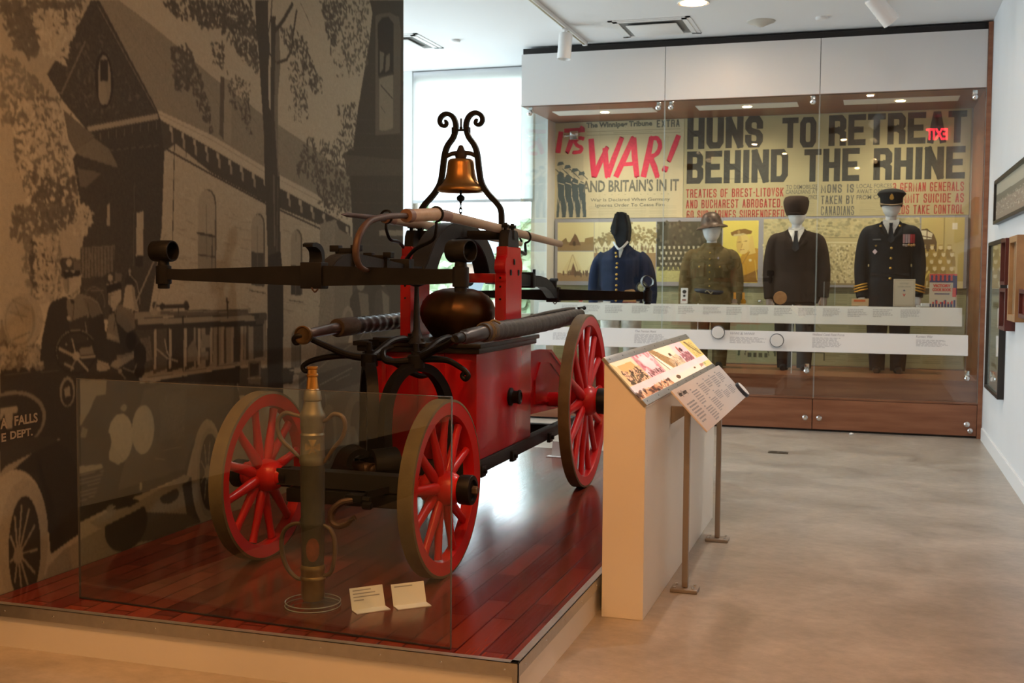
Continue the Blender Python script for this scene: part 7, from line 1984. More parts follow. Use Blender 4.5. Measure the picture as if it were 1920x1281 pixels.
# portrait of a soldier, bright yellow
frame_rect(-1.625, -1.235, Zb-.005, Zt+.004, (.82, .66, .10)); ph.poly([(-1.625, 1.8), (-1.235, 1.8), (-1.235, 2.162), (-1.625, 2.162)], (.80, .68, .16))
ph.poly([(-1.235, 1.62), (-1.235, 1.85), (-1.30, 1.86), (-1.40, 1.80), (-1.50, 1.62), (-1.54, 1.55), (-1.55, 1.47), (-1.235, 1.47)], (.60, .34, .05)); ph.poly([(-1.235, 1.47), (-1.235, 1.62), (-1.36, 1.56), (-1.50, 1.52), (-1.53, 1.47)], (.30, .16, .04))
ph.ell(-1.40, 1.90, .072, .115, (.80, .62, .22)); ph.ell(-1.445, 1.90, .03, .10, (.62, .42, .12), .6); ph.poly([(-1.34, 1.78), (-1.26, 1.80), (-1.3, 2.0), (-1.33, 1.98)], (.78, .58, .18))
ph.poly([(-1.535, 2.0), (-1.50, 1.985), (-1.38, 2.005), (-1.31, 2.015), (-1.305, 2.045), (-1.38, 2.07), (-1.47, 2.06), (-1.54, 2.03)], (.28, .16, .05)); ph.poly([(-1.52, 1.985), (-1.44, 1.992), (-1.36, 2.01), (-1.40, 2.02), (-1.50, 2.01)], (.66, .54, .26)); ph.ell(-1.45, 2.035, .016, .018, (.5, .34, .12))
ph.line([(-1.46, 1.92), (-1.43, 1.925)], .008, (.28, .16, .06)); ph.line([(-1.39, 1.93), (-1.36, 1.935)], .008, (.3, .18, .06)); ph.line([(-1.42, 1.86), (-1.41, 1.90)], .008, (.5, .32, .1)); ph.line([(-1.43, 1.835), (-1.39, 1.84)], .007, (.36, .16, .06)); ph.ell(-1.32, 1.72, .016, .016, (.78, .68, .34)); ph.line([(-1.45, 1.6), (-1.36, 1.76), (-1.33, 1.81)], .010, (.40, .22, .05)); ph.line([(-1.24, 1.5), (-1.27, 1.72)], .01, (.7, .5, .1))
# crowd panorama
frame_rect(-1.18, .455, Zb-.02, Zt+.02, (.58, .52, .28))
for k in range(500): ph.ell(-1.18+1.63*rg.rand(), 1.98+.19*rg.rand(), .020, .014, np.array((.50, .47, .27))*(.5+.9*rg.rand()), .7)
ph.line([(-1.1, 1.93), (.4, 1.90)], .014, (.74, .70, .46)); ph.line([(-.6, 1.97), (.3, 1.96)], .008, (.3, .27, .15)); ph.line([(-1.17, 1.82), (-1.02, 2.02)], .016, (.72, .68, .46))
for k in range(1500):
    x = -1.18+1.63*rg.rand(); z = 1.49+.40*rg.rand(); ph.ell(x, z, .009, .012, (np.array((.76, .71, .45)) if rg.rand() < .55 else np.array((.30, .26, .14))), .75)
frame_rect(-1.18, .455, 1.45, 1.50, (.34, .28, .15))
for k in range(14): ph.poly([(-.5+.07*k, 1.47), (-.47+.07*k, 1.54), (-.44+.07*k, 1.47)], (.66, .6, .36))
# soldiers by the arched building
frame_rect(.468, .902, 1.415, Zt+.02, (.62, .54, .22)); frame_rect(.468, .902, 1.415, 1.50, (.78, .74, .45))
ph.poly([(.468, 1.75), (.468, 2.05), (.53, 2.06), (.60, 2.0), (.63, 1.92), (.63, 1.75)], (.14, .10, .05)); ph.poly([(.468, 1.95), (.58, 1.95), (.585, 2.01), (.52, 2.04), (.468, 2.04)], (.8, .78, .6)); ph.line([(.468, 1.985), (.58, 1.96)], .012, (.16, .12, .06)); ph.line([(.53, 1.95), (.53, 2.04)], .01, (.16, .12, .06)); ph.poly([(.78, 2.05), (.83, 2.05), (.83, 2.12), (.78, 2.12)], (.86, .84, .70)); ph.line([(.70, 1.8), (.70, 2.17)], .012, (.40, .33, .13))
for k in range(5):
    for q in range(4):
        x = .50+.085*q+.03*(k % 2); z = 1.86-.075*k
        ph.poly([(x-.04, z-.13), (x-.03, z-.02), (x+.03, z-.02), (x+.04, z-.13)], np.array((.46, .34, .09))*(.7+.4*rg.rand())); ph.ell(x, z, .018, .026, (.78, .72, .46)); ph.ell(x, z+.022, .026, .008, (.50, .40, .14))
ph.line([(.48, 1.46), (.56, 1.60)], .02, (.8, .68, .2)); ph.line([(.60, 1.46), (.68, 1.58)], .016, (.3, .22, .08))
hang('photo_board', ph, 12.895, attr_mat('photo_prints', .45, .06, 150, .3), 'long grey board of sepia camp and regiment photographs behind the mannequins', 'photo board', thick=.02)

# --- label rails and what stands on the ledge
railw = mat('white_label_rail', (.78, .78, .77), .45)
def rail(lab, x0, x1, ya, za, yb_, zb, blocks, seed, titles=()):
    t = thing('label_rail', lab, 'label rail', ((x0+x1)/2, (ya+yb_)/2, (za+zb)/2))
    cxx, cyy, czz = (x0+x1)/2, (ya+yb_)/2, (za+zb)/2
    d = Vector((0, yb_-ya, zb-za)); h = d.length; d.normalize(); n = Vector((0, -d.z, d.y))   # n faces the room
    M = Matrix(((1, 0, 0, x0-cxx), (0, d.y, n.y, ya-cyy), (0, d.z, n.z, za-czz), (0, 0, 0, 1)))
    MB(M).box(0, x1-x0, 0, h, -.008, 0, bev=.002).build('rail_board', railw, t, smooth=0)
    m = MB(M); r_ = random.Random(seed)
    for (bx0, bx1, by0, by1, n_) in blocks: lines_block(m, bx0-x0, bx1-x0, by0*h, by1*h, n_, T(0, 0, .0006), .55, .25, True, r_)
    m.build('small_print', mat('pale_grey_print', (.50, .50, .51), .7), t, smooth=0)
    for (s_, bx, by, w_, hh_) in titles: text_mesh('caption', s_, .05, ink_g, t, M @ T(bx-x0, by*h, .0008), fit=w_, height=hh_, shear=.15, align='LEFT')
    return t, M
bl = []
for x in (-3.1, -2.86, -2.62, -2.33, -2.10, -1.84, -1.58, -1.34, -1.10, -.86, -.62, -.38, -.14, .10, .36): bl.append((x-.10, x+.09, .42, .88, 5+int(x*7) % 3))
rail('white label rail inside the case along the glass shelf, upper of the two', -3.46, .826, 11.77, 1.062, 11.82, 1.243, bl, 4)
lw, lm = rail('white label rail outside the glass with three captions, lower of the two', -3.385, .862, 11.44, .800, 11.49, .993, [(-2.33, -1.98, .22, .72, 9), (-1.36, -1.0, .34, .68, 6), (-.56, -.26, .20, .74, 9), (.40, .69, .40, .74, 6), (-3.2, -2.9, .3, .7, 7)], 6,
     [('The Fenian Raid', -2.33, .80, .22, .022), ('WWI & WWII', -1.36, .78, .24, .024), ('Welland Canal Field Force', -.56, .82, .30, .024), ('Korean War', .40, .82, .15, .026)])
for x in (-2.1, -.52, .78, -3.2): MB().box(x-.012+1.2615, x+.012+1.2615, .03, .13, -.02, .02).build('standoff', steel, lw, smooth=0)
for x, z, lab in ((-1.475, .975, 'round white disc on the lower label rail, left of two'), (-.895, .908, 'round white disc on the lower label rail, right of two')):
    t = thing('round_tag', lab, 'disc', (x, 11.45 if z > .93 else 11.425, z), group='round discs on the rail')
    Mr = RX(PI/2+.12)
    MB(Mr).lathe([(.066, 0), (.068, .004), (.068, .018), (.062, .022)], 32).build('rim', mat('navy_plastic', (.02, .025, .04), .35), t)
    MB(Mr).lathe([(.062, .0215), (.060, .0245)], 32).build('face', paper_w, t)

# ================================================================ MANNEQUINS
man_w = mat('mannequin_white', (.74, .76, .78), .5)
def cloth(n, c, c2=None): return mat(n, c, .85, color2=c2 or tuple(min(1, x*1.35+.004) for x in c), vscale=14, bump=.12, bscale=260, spec=.2)
gold = mat('gilt_button', (.62, .40, .10), .3, metal=.9)
def ring_loft(m, rings, seg=24):
    """rings: (x, y, z, rx, ry) stacked ellipses"""
    b = bmesh.new(); R = []
    for x, y, z, rx, ry in rings:
        R.append([b.verts.new((x+rx*math.cos(2*PI*k/seg), y+ry*math.sin(2*PI*k/seg)*(1.0 if math.sin(2*PI*k/seg) > 0 else .92), z)) for k in range(seg)])
    for A, B in zip(R[:-1], R[1:]):
        for k in range(seg): b.faces.new((A[k], A[(k+1) % seg], B[(k+1) % seg], B[k]))
    b.faces.new(R[0][::-1]); b.faces.new(R[-1])
    bmesh.ops.recalc_face_normals(b, faces=b.faces[:])
    return m._join(b)
def mannequin(label, x, y, chin, jacket, trouser, S=1., sh=.225, chest=.205, waist=.175, hip=.205, hem=-.66, arms=None, head=True, hand=None, closed=True):
    """all heights hang from the chin; S scales the body"""
    t = thing('uniform_mannequin', label, 'mannequin', (x, y, .55), group='uniformed mannequins in the case')
    c = chin-.55
    m = MB()
    neck = c-.045*S
    ring_loft(m, [(0, .0, c+hem*S, (hip+.015)*S, .135*S), (0, 0, c+(hem+.14)*S, hip*S, .130*S), (0, 0, c-.46*S, waist*S, .112*S), (0, 0, c-.36*S, (waist+.012)*S, .120*S), (0, -.004, c-.24*S, chest*S, .135*S), (0, 0, c-.16*S, (chest+.014)*S, .128*S), (0, .006, c-.112*S, (sh-.012)*S, .108*S), (0, .01, c-.082*S, (sh-.05)*S, .085*S), (0, .012, c-.055*S, .125*S, .072*S)]+([(0, .012, c-.010*S, .078*S, .066*S)] if closed else [(0, .02, c-.048*S, .085*S, .055*S)]))
    arms = arms or [((-.19, 0, -.115), (-.245, .0, -.20), (-.275, .01, -.34), (-.285, -.01, -.48), (-.262, -.045, -.62)), ((.19, 0, -.115), (.245, .0, -.20), (.275, .01, -.34), (.285, -.01, -.48), (.262, -.045, -.62))]
    hands = []
    for a in arms:
        P = [(p[0]*S, p[1]*S, c+p[2]*S) for p in a]
        Pc = crv(P, 5)
        m.tube(Pc, [.052*S, .066*S, .069*S, .064*S, .056*S, .052*S], 16)
        hands.append((Pc[-1], (Pc[-1]-Pc[-2]).normalized()))
    o = m.build('jacket', jacket, t, smooth=70)
    rm = o.modifiers.new('weld', 'REMESH'); rm.mode = 'VOXEL'; rm.voxel_size = .011; rm.use_smooth_shade = True
    sm = o.modifiers.new('soften', 'SMOOTH'); sm.iterations = 5; sm.factor = .5
    for s_ in (-1, 1):
        MB().tube(crv([(s_*.095*S, 0, c+(hem+.10)*S), (s_*.105*S, 0, (c+hem*S)*.62), (s_*.10*S, .01, (c+hem*S)*.3), (s_*.095*S, 0, .02)], 5), [.112*S, .095*S, .078*S, .070*S], 18).build('trouser_leg', trouser, t)
        MB().tube(crv([(s_*.095*S, .03, .03), (s_*.10*S, -.05, .032), (s_*.105*S, -.13, .022)], 4), [.045, .042, .028], 12, up=(0, 0, 1)).build('boot', black_pl, t)
    if head:
        MB(T(0, -.01, chin-.55)).lathe([(0, -.006), (.026*S, .0), (.052*S, .018*S), (.074*S, .052*S), (.089*S, .10*S), (.094*S, .15*S), (.088*S, .20*S), (.066*S, .245*S), (.03*S, .268*S), (0, .274*S)], 28).build('head', man_w, t, smooth=80)
        MB().tube([(0, .012, c-.09*S), (0, .012, c+.02*S), (0, 0, c+.06*S)], [.058*S, .05*S, .05*S], 16).build('neck', man_w, t)
    if hand:
        for P, d in hands:
            hm_ = MB().tube([P-d*.02, P+d*.03, P+d*.075, P+d*.10], [.030*S, .036*S, .034*S, .018*S], 12, sx=.55)
            for q in range(4):
                o_ = Vector((.018*(q-1.5), -.004, 0)); L_ = (.05, .065, .062, .045)[q]
                hm_.tube([P+d*.09+o_, P+d*(.09+L_*.6)+o_*1.1+Vector((0, -.008, 0)), P+d*(.09+L_)+o_*1.1+Vector((0, -.022, 0))], [.0095, .009, .007], 8)
            hm_.tube([P+d*.03+Vector((-.028 if P.x > 0 else .028, -.01, 0)), P+d*.07+Vector((-.044 if P.x > 0 else .044, -.02, 0)), P+d*.10+Vector((-.042 if P.x > 0 else .042, -.026, 0))], [.011, .011, .008], 8)
            hm_.build('hand', hand, t, smooth=60)
    return t, c
def front_y(z, c, S):   # front of the chest at a height below the chin
    d = (c-z)/S
    return -float(np.interp(d, [.05, .11, .16, .24, .36, .46, .6, .7], [.062, .098, .118, .127, .114, .105, .122, .126]))*S
def buttons(t, c, S, xs, zs, r=.0105, m=None):
    for x, z in zip(xs, zs):
        yb2 = front_y(z, c, S)
        MB().sphere((x, yb2-.002, z), r, 12, (1, .6, 1)).build('button', m or gold, t)
def patch(t, name, pts, m, c, S, off=.004):
    """cloth or badge laid over the jacket front: pts (x, z)"""
    b = MB(); A = [b.bm.verts.new((x, front_y(z, c, S)*math.sqrt(max(.15, 1-(x/(.235*S))**2))-off-.007, z)) for x, z in pts]
    B = [b.bm.verts.new((v.co.x, v.co.y+.006+off, v.co.z)) for v in A]
    n = len(A); b.bm.faces.new(A); b.bm.faces.new(B[::-1])
    for k in range(n): b.bm.faces.new((A[k], A[(k+1) % n], B[(k+1) % n], B[k]))
    bmesh.ops.recalc_face_normals(b.bm, faces=b.bm.faces[:])
    return b.build(name, m, t, smooth=0)
# 1: blue militia tunic, head hidden by the black cap's flap
navy = cloth('navy_wool', (.008, .015, .042)); blackw = cloth('black_wool', (.014, .018, .024))
t, c = mannequin('mannequin in dark blue tunic with brass buttons and tall black folded cap', -2.66, 12.33, 1.885, navy, cloth('white_trousers', (.55, .54, .50)), 1.13, sh=.235, chest=.215, waist=.20, hip=.21, head=False,
    arms=[((-.17, 0, -.10), (-.235, .0, -.20), (-.268, .01, -.36), (-.272, -.01, -.52), (-.25, -.06, -.66)), ((.17, 0, -.10), (.235, .0, -.19), (.275, .01, -.34), (.30, -.01, -.50), (.285, -.05, -.66))])
cap = [(-.055, .345), (-.01, .352), (.055, .342), (.085, .24), (.098, .16), (.088, .09), (.085, .02), (.045, -.03), (.0, -.055), (-.035, -.03), (-.055, .03), (-.06, .07), (-.11, .125), (-.115, .15), (-.085, .25)]
MB(T(0, 0, c)).prism(cap, -.125, .08, 'xz', bev=.02).build('folded_cap', blackw, t, smooth=60)
MB(T(0, 0, c)).prism([(-.10, .14), (-.075, .25), (-.05, .34), (-.02, .345), (-.03, .12), (-.05, .085)], -.15, -.10, 'xz', bev=.012).build('cap_fold', cloth('grey_black_wool', (.024, .028, .032)), t, smooth=60)
MB().tube(crv([(-.075, -.09, c+.02), (-.03, -.12, c-.04), (0, -.125, c-.058), (.04, -.12, c-.035), (.085, -.09, c+.025)], 5), .013, 10, sx=.5).build('white_collar_edge', man_w, t)
MB(T(0, .012, c-.05)).lathe([(.088, -.04), (.082, .0), (.078, .05)], 24).build('stand_collar', navy, t)
patch(t, 'shirt_front', [(-.02, c-.055), (.035, c-.055), (.012, c-.15), (.0, c-.15)], cloth('grey_striped_linen', (.42, .42, .40)), c, 1.13)
buttons(t, c, 1.13, [-.045, -.035, -.022, -.024, -.026, -.027, -.029, -.03, -.031, -.031], [c-.10, c-.14, c-.215, c-.26, c-.335, c-.385, c-.455, c-.505, c-.565, c-.62], .0135)
# 2: khaki service dress and steel helmet
khaki = cloth('khaki_serge', (.115, .085, .036)); kh2 = cloth('khaki_flap', (.135, .098, .045))
t, c = mannequin('mannequin in khaki wool tunic with leather belt and brown steel helmet', -1.675, 12.33, 1.905, khaki, khaki, 1.06, sh=.25, chest=.225, waist=.195, hip=.215,
    arms=[((-.16, 0, -.115), (-.222, .0, -.165), (-.258, .01, -.34), (-.272, -.01, -.52), (-.268, -.05, -.68)), ((.16, 0, -.115), (.222, .0, -.165), (.256, .01, -.33), (.272, -.01, -.50), (.262, -.05, -.66))])
hel = mat('helmet_brown_steel', (.075, .050, .040), .42, metal=.3, var=.2, vscale=20)
MB(T(.0, -.01, c+.165) @ RY(-.12)).lathe([(.170, -.020), (.172, -.014), (.150, .004), (.118, .016), (.112, .05), (.100, .10), (.075, .138), (.04, .155), (0, .160)], 36).build('steel_helmet', hel, t, smooth=60)
MB(T(0, .012, c-.045)).lathe([(.086, -.045), (.080, .0), (.074, .035)], 24).build('stand_collar', kh2, t)
for s_ in (-1, 1):
    patch(t, 'pocket_flap', [(s_*.055, c-.225), (s_*.165, c-.225), (s_*.160, c-.275), (s_*.11, c-.29), (s_*.06, c-.275)], kh2, c, 1.06)
    patch(t, 'pocket', [(s_*.06, c-.275), (s_*.16, c-.275), (s_*.155, c-.38), (s_*.065, c-.38)], khaki, c, 1.06, .002)
    MB().bar([(s_*.09, .0, c-.075), (s_*.20, .0, c-.125)], .045, .012).build('shoulder_strap', kh2, t)
buttons(t, c, 1.06, [0]*6+[-.11, .11], [c-.12, c-.185, c-.255, c-.325, c-.40, c-.475, c-.268, c-.268], .0095)
MB().tube([(.192*math.cos(a), .128*math.sin(a), c-.535+.012*math.sin(a*2)) for a in np.linspace(0, 2*PI, 40, endpoint=False)], .026, 8, closed=True, sx=.35, up=(0, 0, 1)).build('belt', mat('dark_belt_leather', (.028, .026, .034), .4), t)
MB().tube(crv([(-.04, -.137, c-.54), (-.02, -.142, c-.525), (0, -.142, c-.54), (.02, -.142, c-.555), (.04, -.137, c-.535)], 5), .007, 8).build('snake_buckle', mat('buckle_brass', (.30, .25, .16), .35, metal=.8), t)
patch(t, 'small_badge', [(.08, c-.175), (.092, c-.16), (.10, c-.175), (.09, c-.19)], mat('lilac_enamel', (.30, .28, .42), .4), c, 1.06)
# 3: dark jacket, shirt and tie
brownb = cloth('black_brown_wool', (.022, .015, .012)); shirtw = cloth('white_shirt', (.62, .62, .60))
t, c = mannequin('mannequin in very dark jacket with white shirt, dark tie and soft peaked cap', -.785, 12.33, 2.075, brownb, brownb, 1.05, sh=.255, chest=.225, waist=.205, hip=.23, hem=-.78,
    arms=[((-.16, 0, -.12), (-.220, .0, -.168), (-.258, .01, -.38), (-.266, -.01, -.56), (-.252, -.045, -.74)), ((.16, 0, -.12), (.220, .0, -.168), (.262, .01, -.36), (.28, -.01, -.54), (.275, -.045, -.72))], hand=mat('pale_hand', (.34, .26, .22), .6), closed=False)
MB(T(-.01, -.014, c)).lathe([(.0, .31), (.08, .308), (.118, .293), (.134, .25), (.130, .205), (.116, .15), (.103, .118), (.100, .105), (0, .105)], 32).build('soft_cap', cloth('brown_felt', (.032, .020, .015)), t, smooth=60)
MB(T(0, -.085, c+.132) @ RX(.12)).prism([(-.075, 0), (-.06, -.045), (0, -.065), (.06, -.045), (.08, 0)], -.006, .006, 'xy', bev=.003).build('cap_peak', cloth('brown_felt', (.032, .020, .015)), t)
def suit_front(t, c, S, jm, vdeep, tie=blackw):
    patch(t, 'shirt_front', [(-.072, c-.03), (.072, c-.03), (.035, c-vdeep*.6), (0, c-vdeep), (-.035, c-vdeep*.6)], shirtw, c, S)
    for s_ in (-1, 1):
        patch(t, 'shirt_collar', [(s_*.012, c-.055), (s_*.075, c-.012), (s_*.085, c-.05), (s_*.04, c-.135)], shirtw, c, S, .010)
        patch(t, 'lapel', [(s_*.085, c-.035), (s_*.115, c-.065), (s_*.105, c-.15), (s_*.125, c-.165), (s_*.01, c-vdeep-.02), (s_*.0, c-vdeep-.01)], jm, c, S, .008)
    patch(t, 'tie', [(-.018, c-.058), (.018, c-.058), (.015, c-.095), (.036, c-vdeep+.01), (0, c-vdeep-.02), (-.036, c-vdeep+.01), (-.015, c-.095)], tie, c, S, .024)
suit_front(t, c, 1.05, brownb, .26)
patch(t, 'cap_badge', [(.0, c+.19), (.012, c+.205), (.024, c+.19), (.012, c+.175)], gold, c-.0, 1.05)
# 4: officer's dark green-black dress with medals
dgr = cloth('officer_dark_cloth', (.010, .013, .017))
t, c = mannequin('mannequin in officer dress jacket with gold cuff stripes, medals and badged black cap', .155, 12.33, 2.15, dgr, cloth('dark_trousers', (.018, .014, .016)), 1.06, sh=.255, chest=.225, waist=.19, hip=.215, hem=-.86,
    arms=[((-.16, 0, -.12), (-.220, .0, -.168), (-.262, .015, -.38), (-.272, .0, -.58), (-.255, -.05, -.78)), ((.16, 0, -.12), (.220, .0, -.168), (.262, .015, -.38), (.272, .0, -.56), (.26, -.05, -.77))], hand=man_w, closed=False)
S = 1.06
MB(T(0, -.016, c) @ RX(-.06)).lathe([(0, .295), (.06, .292), (.115, .275), (.142, .245), (.140, .235), (.114, .205), (.110, .15), (.106, .112), (0, .112)], 36).build('dress_cap', dgr, t, smooth=60)
MB(T(0, -.100, c+.128) @ RX(.30)).prism([(-.09, 0.01), (-.075, -.035), (0, -.058), (.075, -.035), (.09, 0.01)], -.005, .005, 'xy', bev=.002).build('cap_peak', black_pl, t)
MB().tube(crv([(-.108, -.05, c+.140), (-.07, -.108, c+.126), (0, -.138, c+.118), (.07, -.108, c+.126), (.108, -.05, c+.140)], 5), .010, 8).build('gold_braid', mat('braid', (.34, .25, .15), .5), t)
MB(T(0, -.128, c+.205) @ RX(.1)).prism([(-.022, -.015), (-.012, -.03), (.012, -.03), (.022, -.015), (.016, .01), (0, .036), (-.016, .01)], -.006, .006, 'xz', bev=.002).build('cap_badge', gold, t)
suit_front(t, c, S, dgr, .25)
buttons(t, c, S, [.01, .008, .006, .004, -.10, .085], [c-.315, c-.42, c-.52, c-.625, c-.09, c-.09], .014)
for k, m_ in enumerate((mat('ribbon_rose', (.40, .22, .24), .7), mat('ribbon_grey', (.36, .30, .34), .7), mat('ribbon_pink', (.44, .30, .32), .7), mat('ribbon_red', (.52, .05, .08), .7), mat('ribbon_crimson', (.42, .04, .05), .7))):
    patch(t, 'medal_ribbon', [(.118+.024*k, c-.175), (.140+.024*k, c-.175), (.138+.024*k, c-.265), (.118+.024*k, c-.265)], m_, c, S, .012)
    MB().sphere((.129+.024*k, front_y(c-.285, c, S)*.80-.012, c-.285-.004*(k % 2)), .014, 12, (1, .35, 1)).build('medal', mat('bronze_medal', (.42, .25, .10), .35, metal=.8) if k > 1 else mat('silver_medal', (.38, .32, .28), .35, metal=.8), t)
patch(t, 'name_bar', [(-.175, c-.222), (-.095, c-.222), (-.095, c-.234), (-.175, c-.234)], mat('dark_badge', (.10, .10, .10), .4), c, S)
patch(t, 'gilt_badge', [(-.155, c-.29), (-.14, c-.28), (-.128, c-.29), (-.142, c-.302)], gold, c, S)
patch(t, 'diamond_badge', [(-.175, c-.352), (-.150, c-.325), (-.125, c-.352), (-.150, c-.380)], mat('white_red_enamel', (.62, .48, .52), .4), c, S)
for s_ in (-1, 1):
    for k in range(3):
        p = Vector((s_*(.268-.003*k)*S, -.020-.008*k, c-(.655+.026*k)*S))
        MB().tube([p+Vector((.060*S*math.cos(a), .057*S*math.sin(a), .018*math.cos(a)*-s_)) for a in np.linspace(0, 2*PI, 26, endpoint=False)], .0085, 6, closed=True).build('cuff_stripe', mat('gold_lace', (.62, .36, .06), .45, metal=.4), t)
patch(t, 'waist_belt', [(-.19, c-.565), (.0, c-.575), (.19, c-.565), (.19, c-.60), (0, c-.61), (-.19, c-.60)], cloth('belt_cloth', (.016, .017, .019)), c, S, .002)

# --- small exhibits on the ledge
LZ_ = 1.2465
def card(name, lab, cat, x, y, w_, h_, m_, tilt=.15, th=.004, rz=0.):
    t = thing(name, lab, cat, (x, y, LZ_), rz)
    o = MB(RX(-tilt)).box(-w_/2, w_/2, 0, th, .0005, h_, bev=min(.0015, th/3)).build('face_board', m_, t, smooth=0)
    MB().prism([(0, 0), (h_*.45, 0), (math.sin(tilt)*h_*.8+.002, h_*.75)], -.006, .006, 'yz').build('strut', m_, t, smooth=0)
    return t, RX(-tilt)
t, M = card('medal_card', 'small white card with two dark badges in front of the khaki mannequin', 'medal card', -1.90, 11.93, .075, .165, paper_w)
for z, r in ((.125, .021), (.082, .013)): MB(M @ T(.0, -.001, z) @ RX(PI/2)).lathe([(r, 0), (r*.9, .004), (0, .005)], 20).build('badge', mat('dark_badge_metal', (.05, .055, .055), .4, metal=.5), t)
MB(M).box(-.02, .02, -.001, 0, .03, .045).build('red_caption', mat('dull_red_print', (.30, .08, .06), .6), t, smooth=0)
orange = mat('orange_ribbon', (.62, .28, .03), .6)
for x, lab, full in ((-1.375, 'orange-ribboned medal in a clear holder, left of the pair by the khaki sleeve', 0), (-1.285, 'orange-ribboned gold medal, right of the pair by the khaki sleeve', 1)):
    t = thing('ribboned_medal', lab, 'medal', (x, 11.95, LZ_), group='ribboned medals on the ledge')
    MB().box(-.038, .038, .012, .018, 0, .12, bev=.001).build('clear_stand', acr, t, smooth=0)
    MB().box(-.012, .012, -.003, .003, .052, .122).build('ribbon', orange, t, smooth=0)
    MB(T(0, -.003, .028) @ RX(PI/2)).lathe([(0, -.004), (.026, -.004), (.028, 0), (.026, .004), (0, .005)], 28).build('medal', mat('bright_gold', (.85, .52, .06), .25, metal=.9) if full else mat('silver_medal', (.38, .32, .28), .35, metal=.8), t)
    MB().box(-.035, .035, -.012, .012, 0.0003, .006).build('foot', mat('pale_gold_foot', (.55, .42, .25), .4), t, smooth=0)
t = thing('cap_pin', 'small silver pin on a clear block between the khaki and dark mannequins', 'pin', (-1.115, 11.95, LZ_))
MB().box(-.03, .03, 0, .04, 0.0003, .05, bev=.002).build('clear_block', acr, t, smooth=0)
MB().sphere((0, -.006, .034), .014, 12, (1, .5, 1)).build('pin', steel, t)
t = thing('leather_pouch', 'small tan leather pouch below the blue tunic', 'pouch', (-2.485, 11.95, LZ_))
MB().prism([(-.07, .0), (.068, 0), (.062, .125), (.03, .145), (-.06, .132)], -.02, .02, 'xz', bev=.008).build('pouch_body', mat('tan_leather', (.40, .22, .085), .5, var=.15, vscale=20), t)
MB().box(-.075, .07, -.03, .03, .0003, .012, bev=.003).build('red_base', mat('dull_red_base', (.24, .05, .04), .6), t)
t = thing('glass_lens', 'round dark-rimmed glass lens on a stand by the blue sleeve', 'lens', (-2.36, 11.98, LZ_))
MB(T(.0, 0, .165) @ RX(PI/2)).tube([(.055*math.cos(a), .055*math.sin(a), 0) for a in np.linspace(0, 2*PI, 32, endpoint=False)], .009, 8, closed=True).build('rim', black_pl, t)
MB(T(.0, 0, .165) @ RX(PI/2)).lathe([(.05, -.003), (.05, .003)], 28).build('painted_glass', mat('painted_lens', (.20, .22, .12), .3, color2=(.62, .60, .40), vscale=40), t)
MB().box(-.03, .03, -.02, .02, .0003, .03, bev=.003).cyl((0, 0, .03), (0, 0, .11), .008, 10).build('stand', acr, t)
for x, w_, h_, c_, lab in ((-3.02, .04, .045, (.55, .10, .07), 'tiny red and white badge at the left end of the ledge'), (-2.80, .06, .04, (.06, .06, .05), 'tiny dark badge left of the blue sleeve on the ledge')):
    t = thing('small_badge', lab, 'badge', (x, 11.93, LZ_)); MB().prism([(-w_/2, 0), (w_/2, 0), (w_*.4, h_), (0, h_*1.15), (-w_*.4, h_)], -.008, .008, 'xz', bev=.002).build('badge_face', mat('badge_%d' % int(x*-100), c_, .5), t)
    MB().box(-w_/2, w_/2, -.012, .012, .0003, .004).build('foot', paper_w, t, smooth=0)
t = thing('medal_plaque', 'round tan bronze plaque at the dark mannequin\'s hand', 'plaque', (-.915, 11.98, LZ_))
MB(T(0, 0, .070) @ RX(PI/2-.1)).lathe([(0, -.005), (.066, -.005), (.069, 0), (.066, .004), (.058, .004), (0, .006)], 36).build('disc', mat('tan_bronze', (.36, .20, .09), .4, metal=.5, var=.15, vscale=25), t)
MB().prism([(0, 0), (.06, 0), (.008, .06)], -.01, .01, 'yz').build('strut', acr, t, smooth=0)
t = thing('clear_holder', 'tall clear plastic holder right of the dark mannequin', 'holder', (-.425, 11.95, LZ_))
MB().box(-.055, .055, .0, .004, .0003, .24).box(-.055, .055, -.03, .05, .0003, .004).build('acrylic_sheet', acr, t, smooth=0)
MB().box(.053, .056, -.001, .005, .0003, .24).box(-.056, -.053, -.001, .005, .0003, .24).build('bright_edge', edge_g, t, smooth=0)
t, M = card('small_box', 'small cream cardboard box with an orange stripe at the officer\'s cuff', 'box', -.125, 11.92, .165, .072, mat('cream_card', (.62, .44, .24), .6), 0., .05)
MB(M).box(-.06, .05, -.0015, 0, .042, .062).build('orange_band', mat('orange_print', (.62, .12, .02), .6), t, smooth=0)
t, M = card('thin_booklet', 'cream booklet with a red V standing in front of the officer mannequin', 'book', .292, 11.90, .205, .275, mat('cream_cover', (.56, .50, .38), .6), .12, .012)
bd = MB(M)
for q in ((-.09, .09, .262, .265), (-.09, .09, .012, .015), (-.092, -.089, .012, .265), (.089, .092, .012, .265)): bd.box(q[0], q[1], -.0012, 0, q[2], q[3])
bd.build('printed_border', mat('tan_print', (.36, .27, .17), .6), t, smooth=0)
grn = mat('grey_green_print', (.22, .22, .18), .6); rdp = mat('red_print', (.60, .05, .04), .6)
text_mesh('title', 'VICTORY', .05, grn, t, M @ T(-.045, -.0015, .222) @ RX(PI/2), fit=.09, height=.015, align='LEFT')
text_mesh('title', 'COOK BOOK', .05, grn, t, M @ T(-.062, -.0015, .190) @ RX(PI/2), fit=.125, height=.015, align='LEFT')
text_mesh('title', 'V', .05, rdp, t, M @ T(-.014, -.0015, .10) @ RX(PI/2), fit=.028, height=.028, bold=.002, align='LEFT')
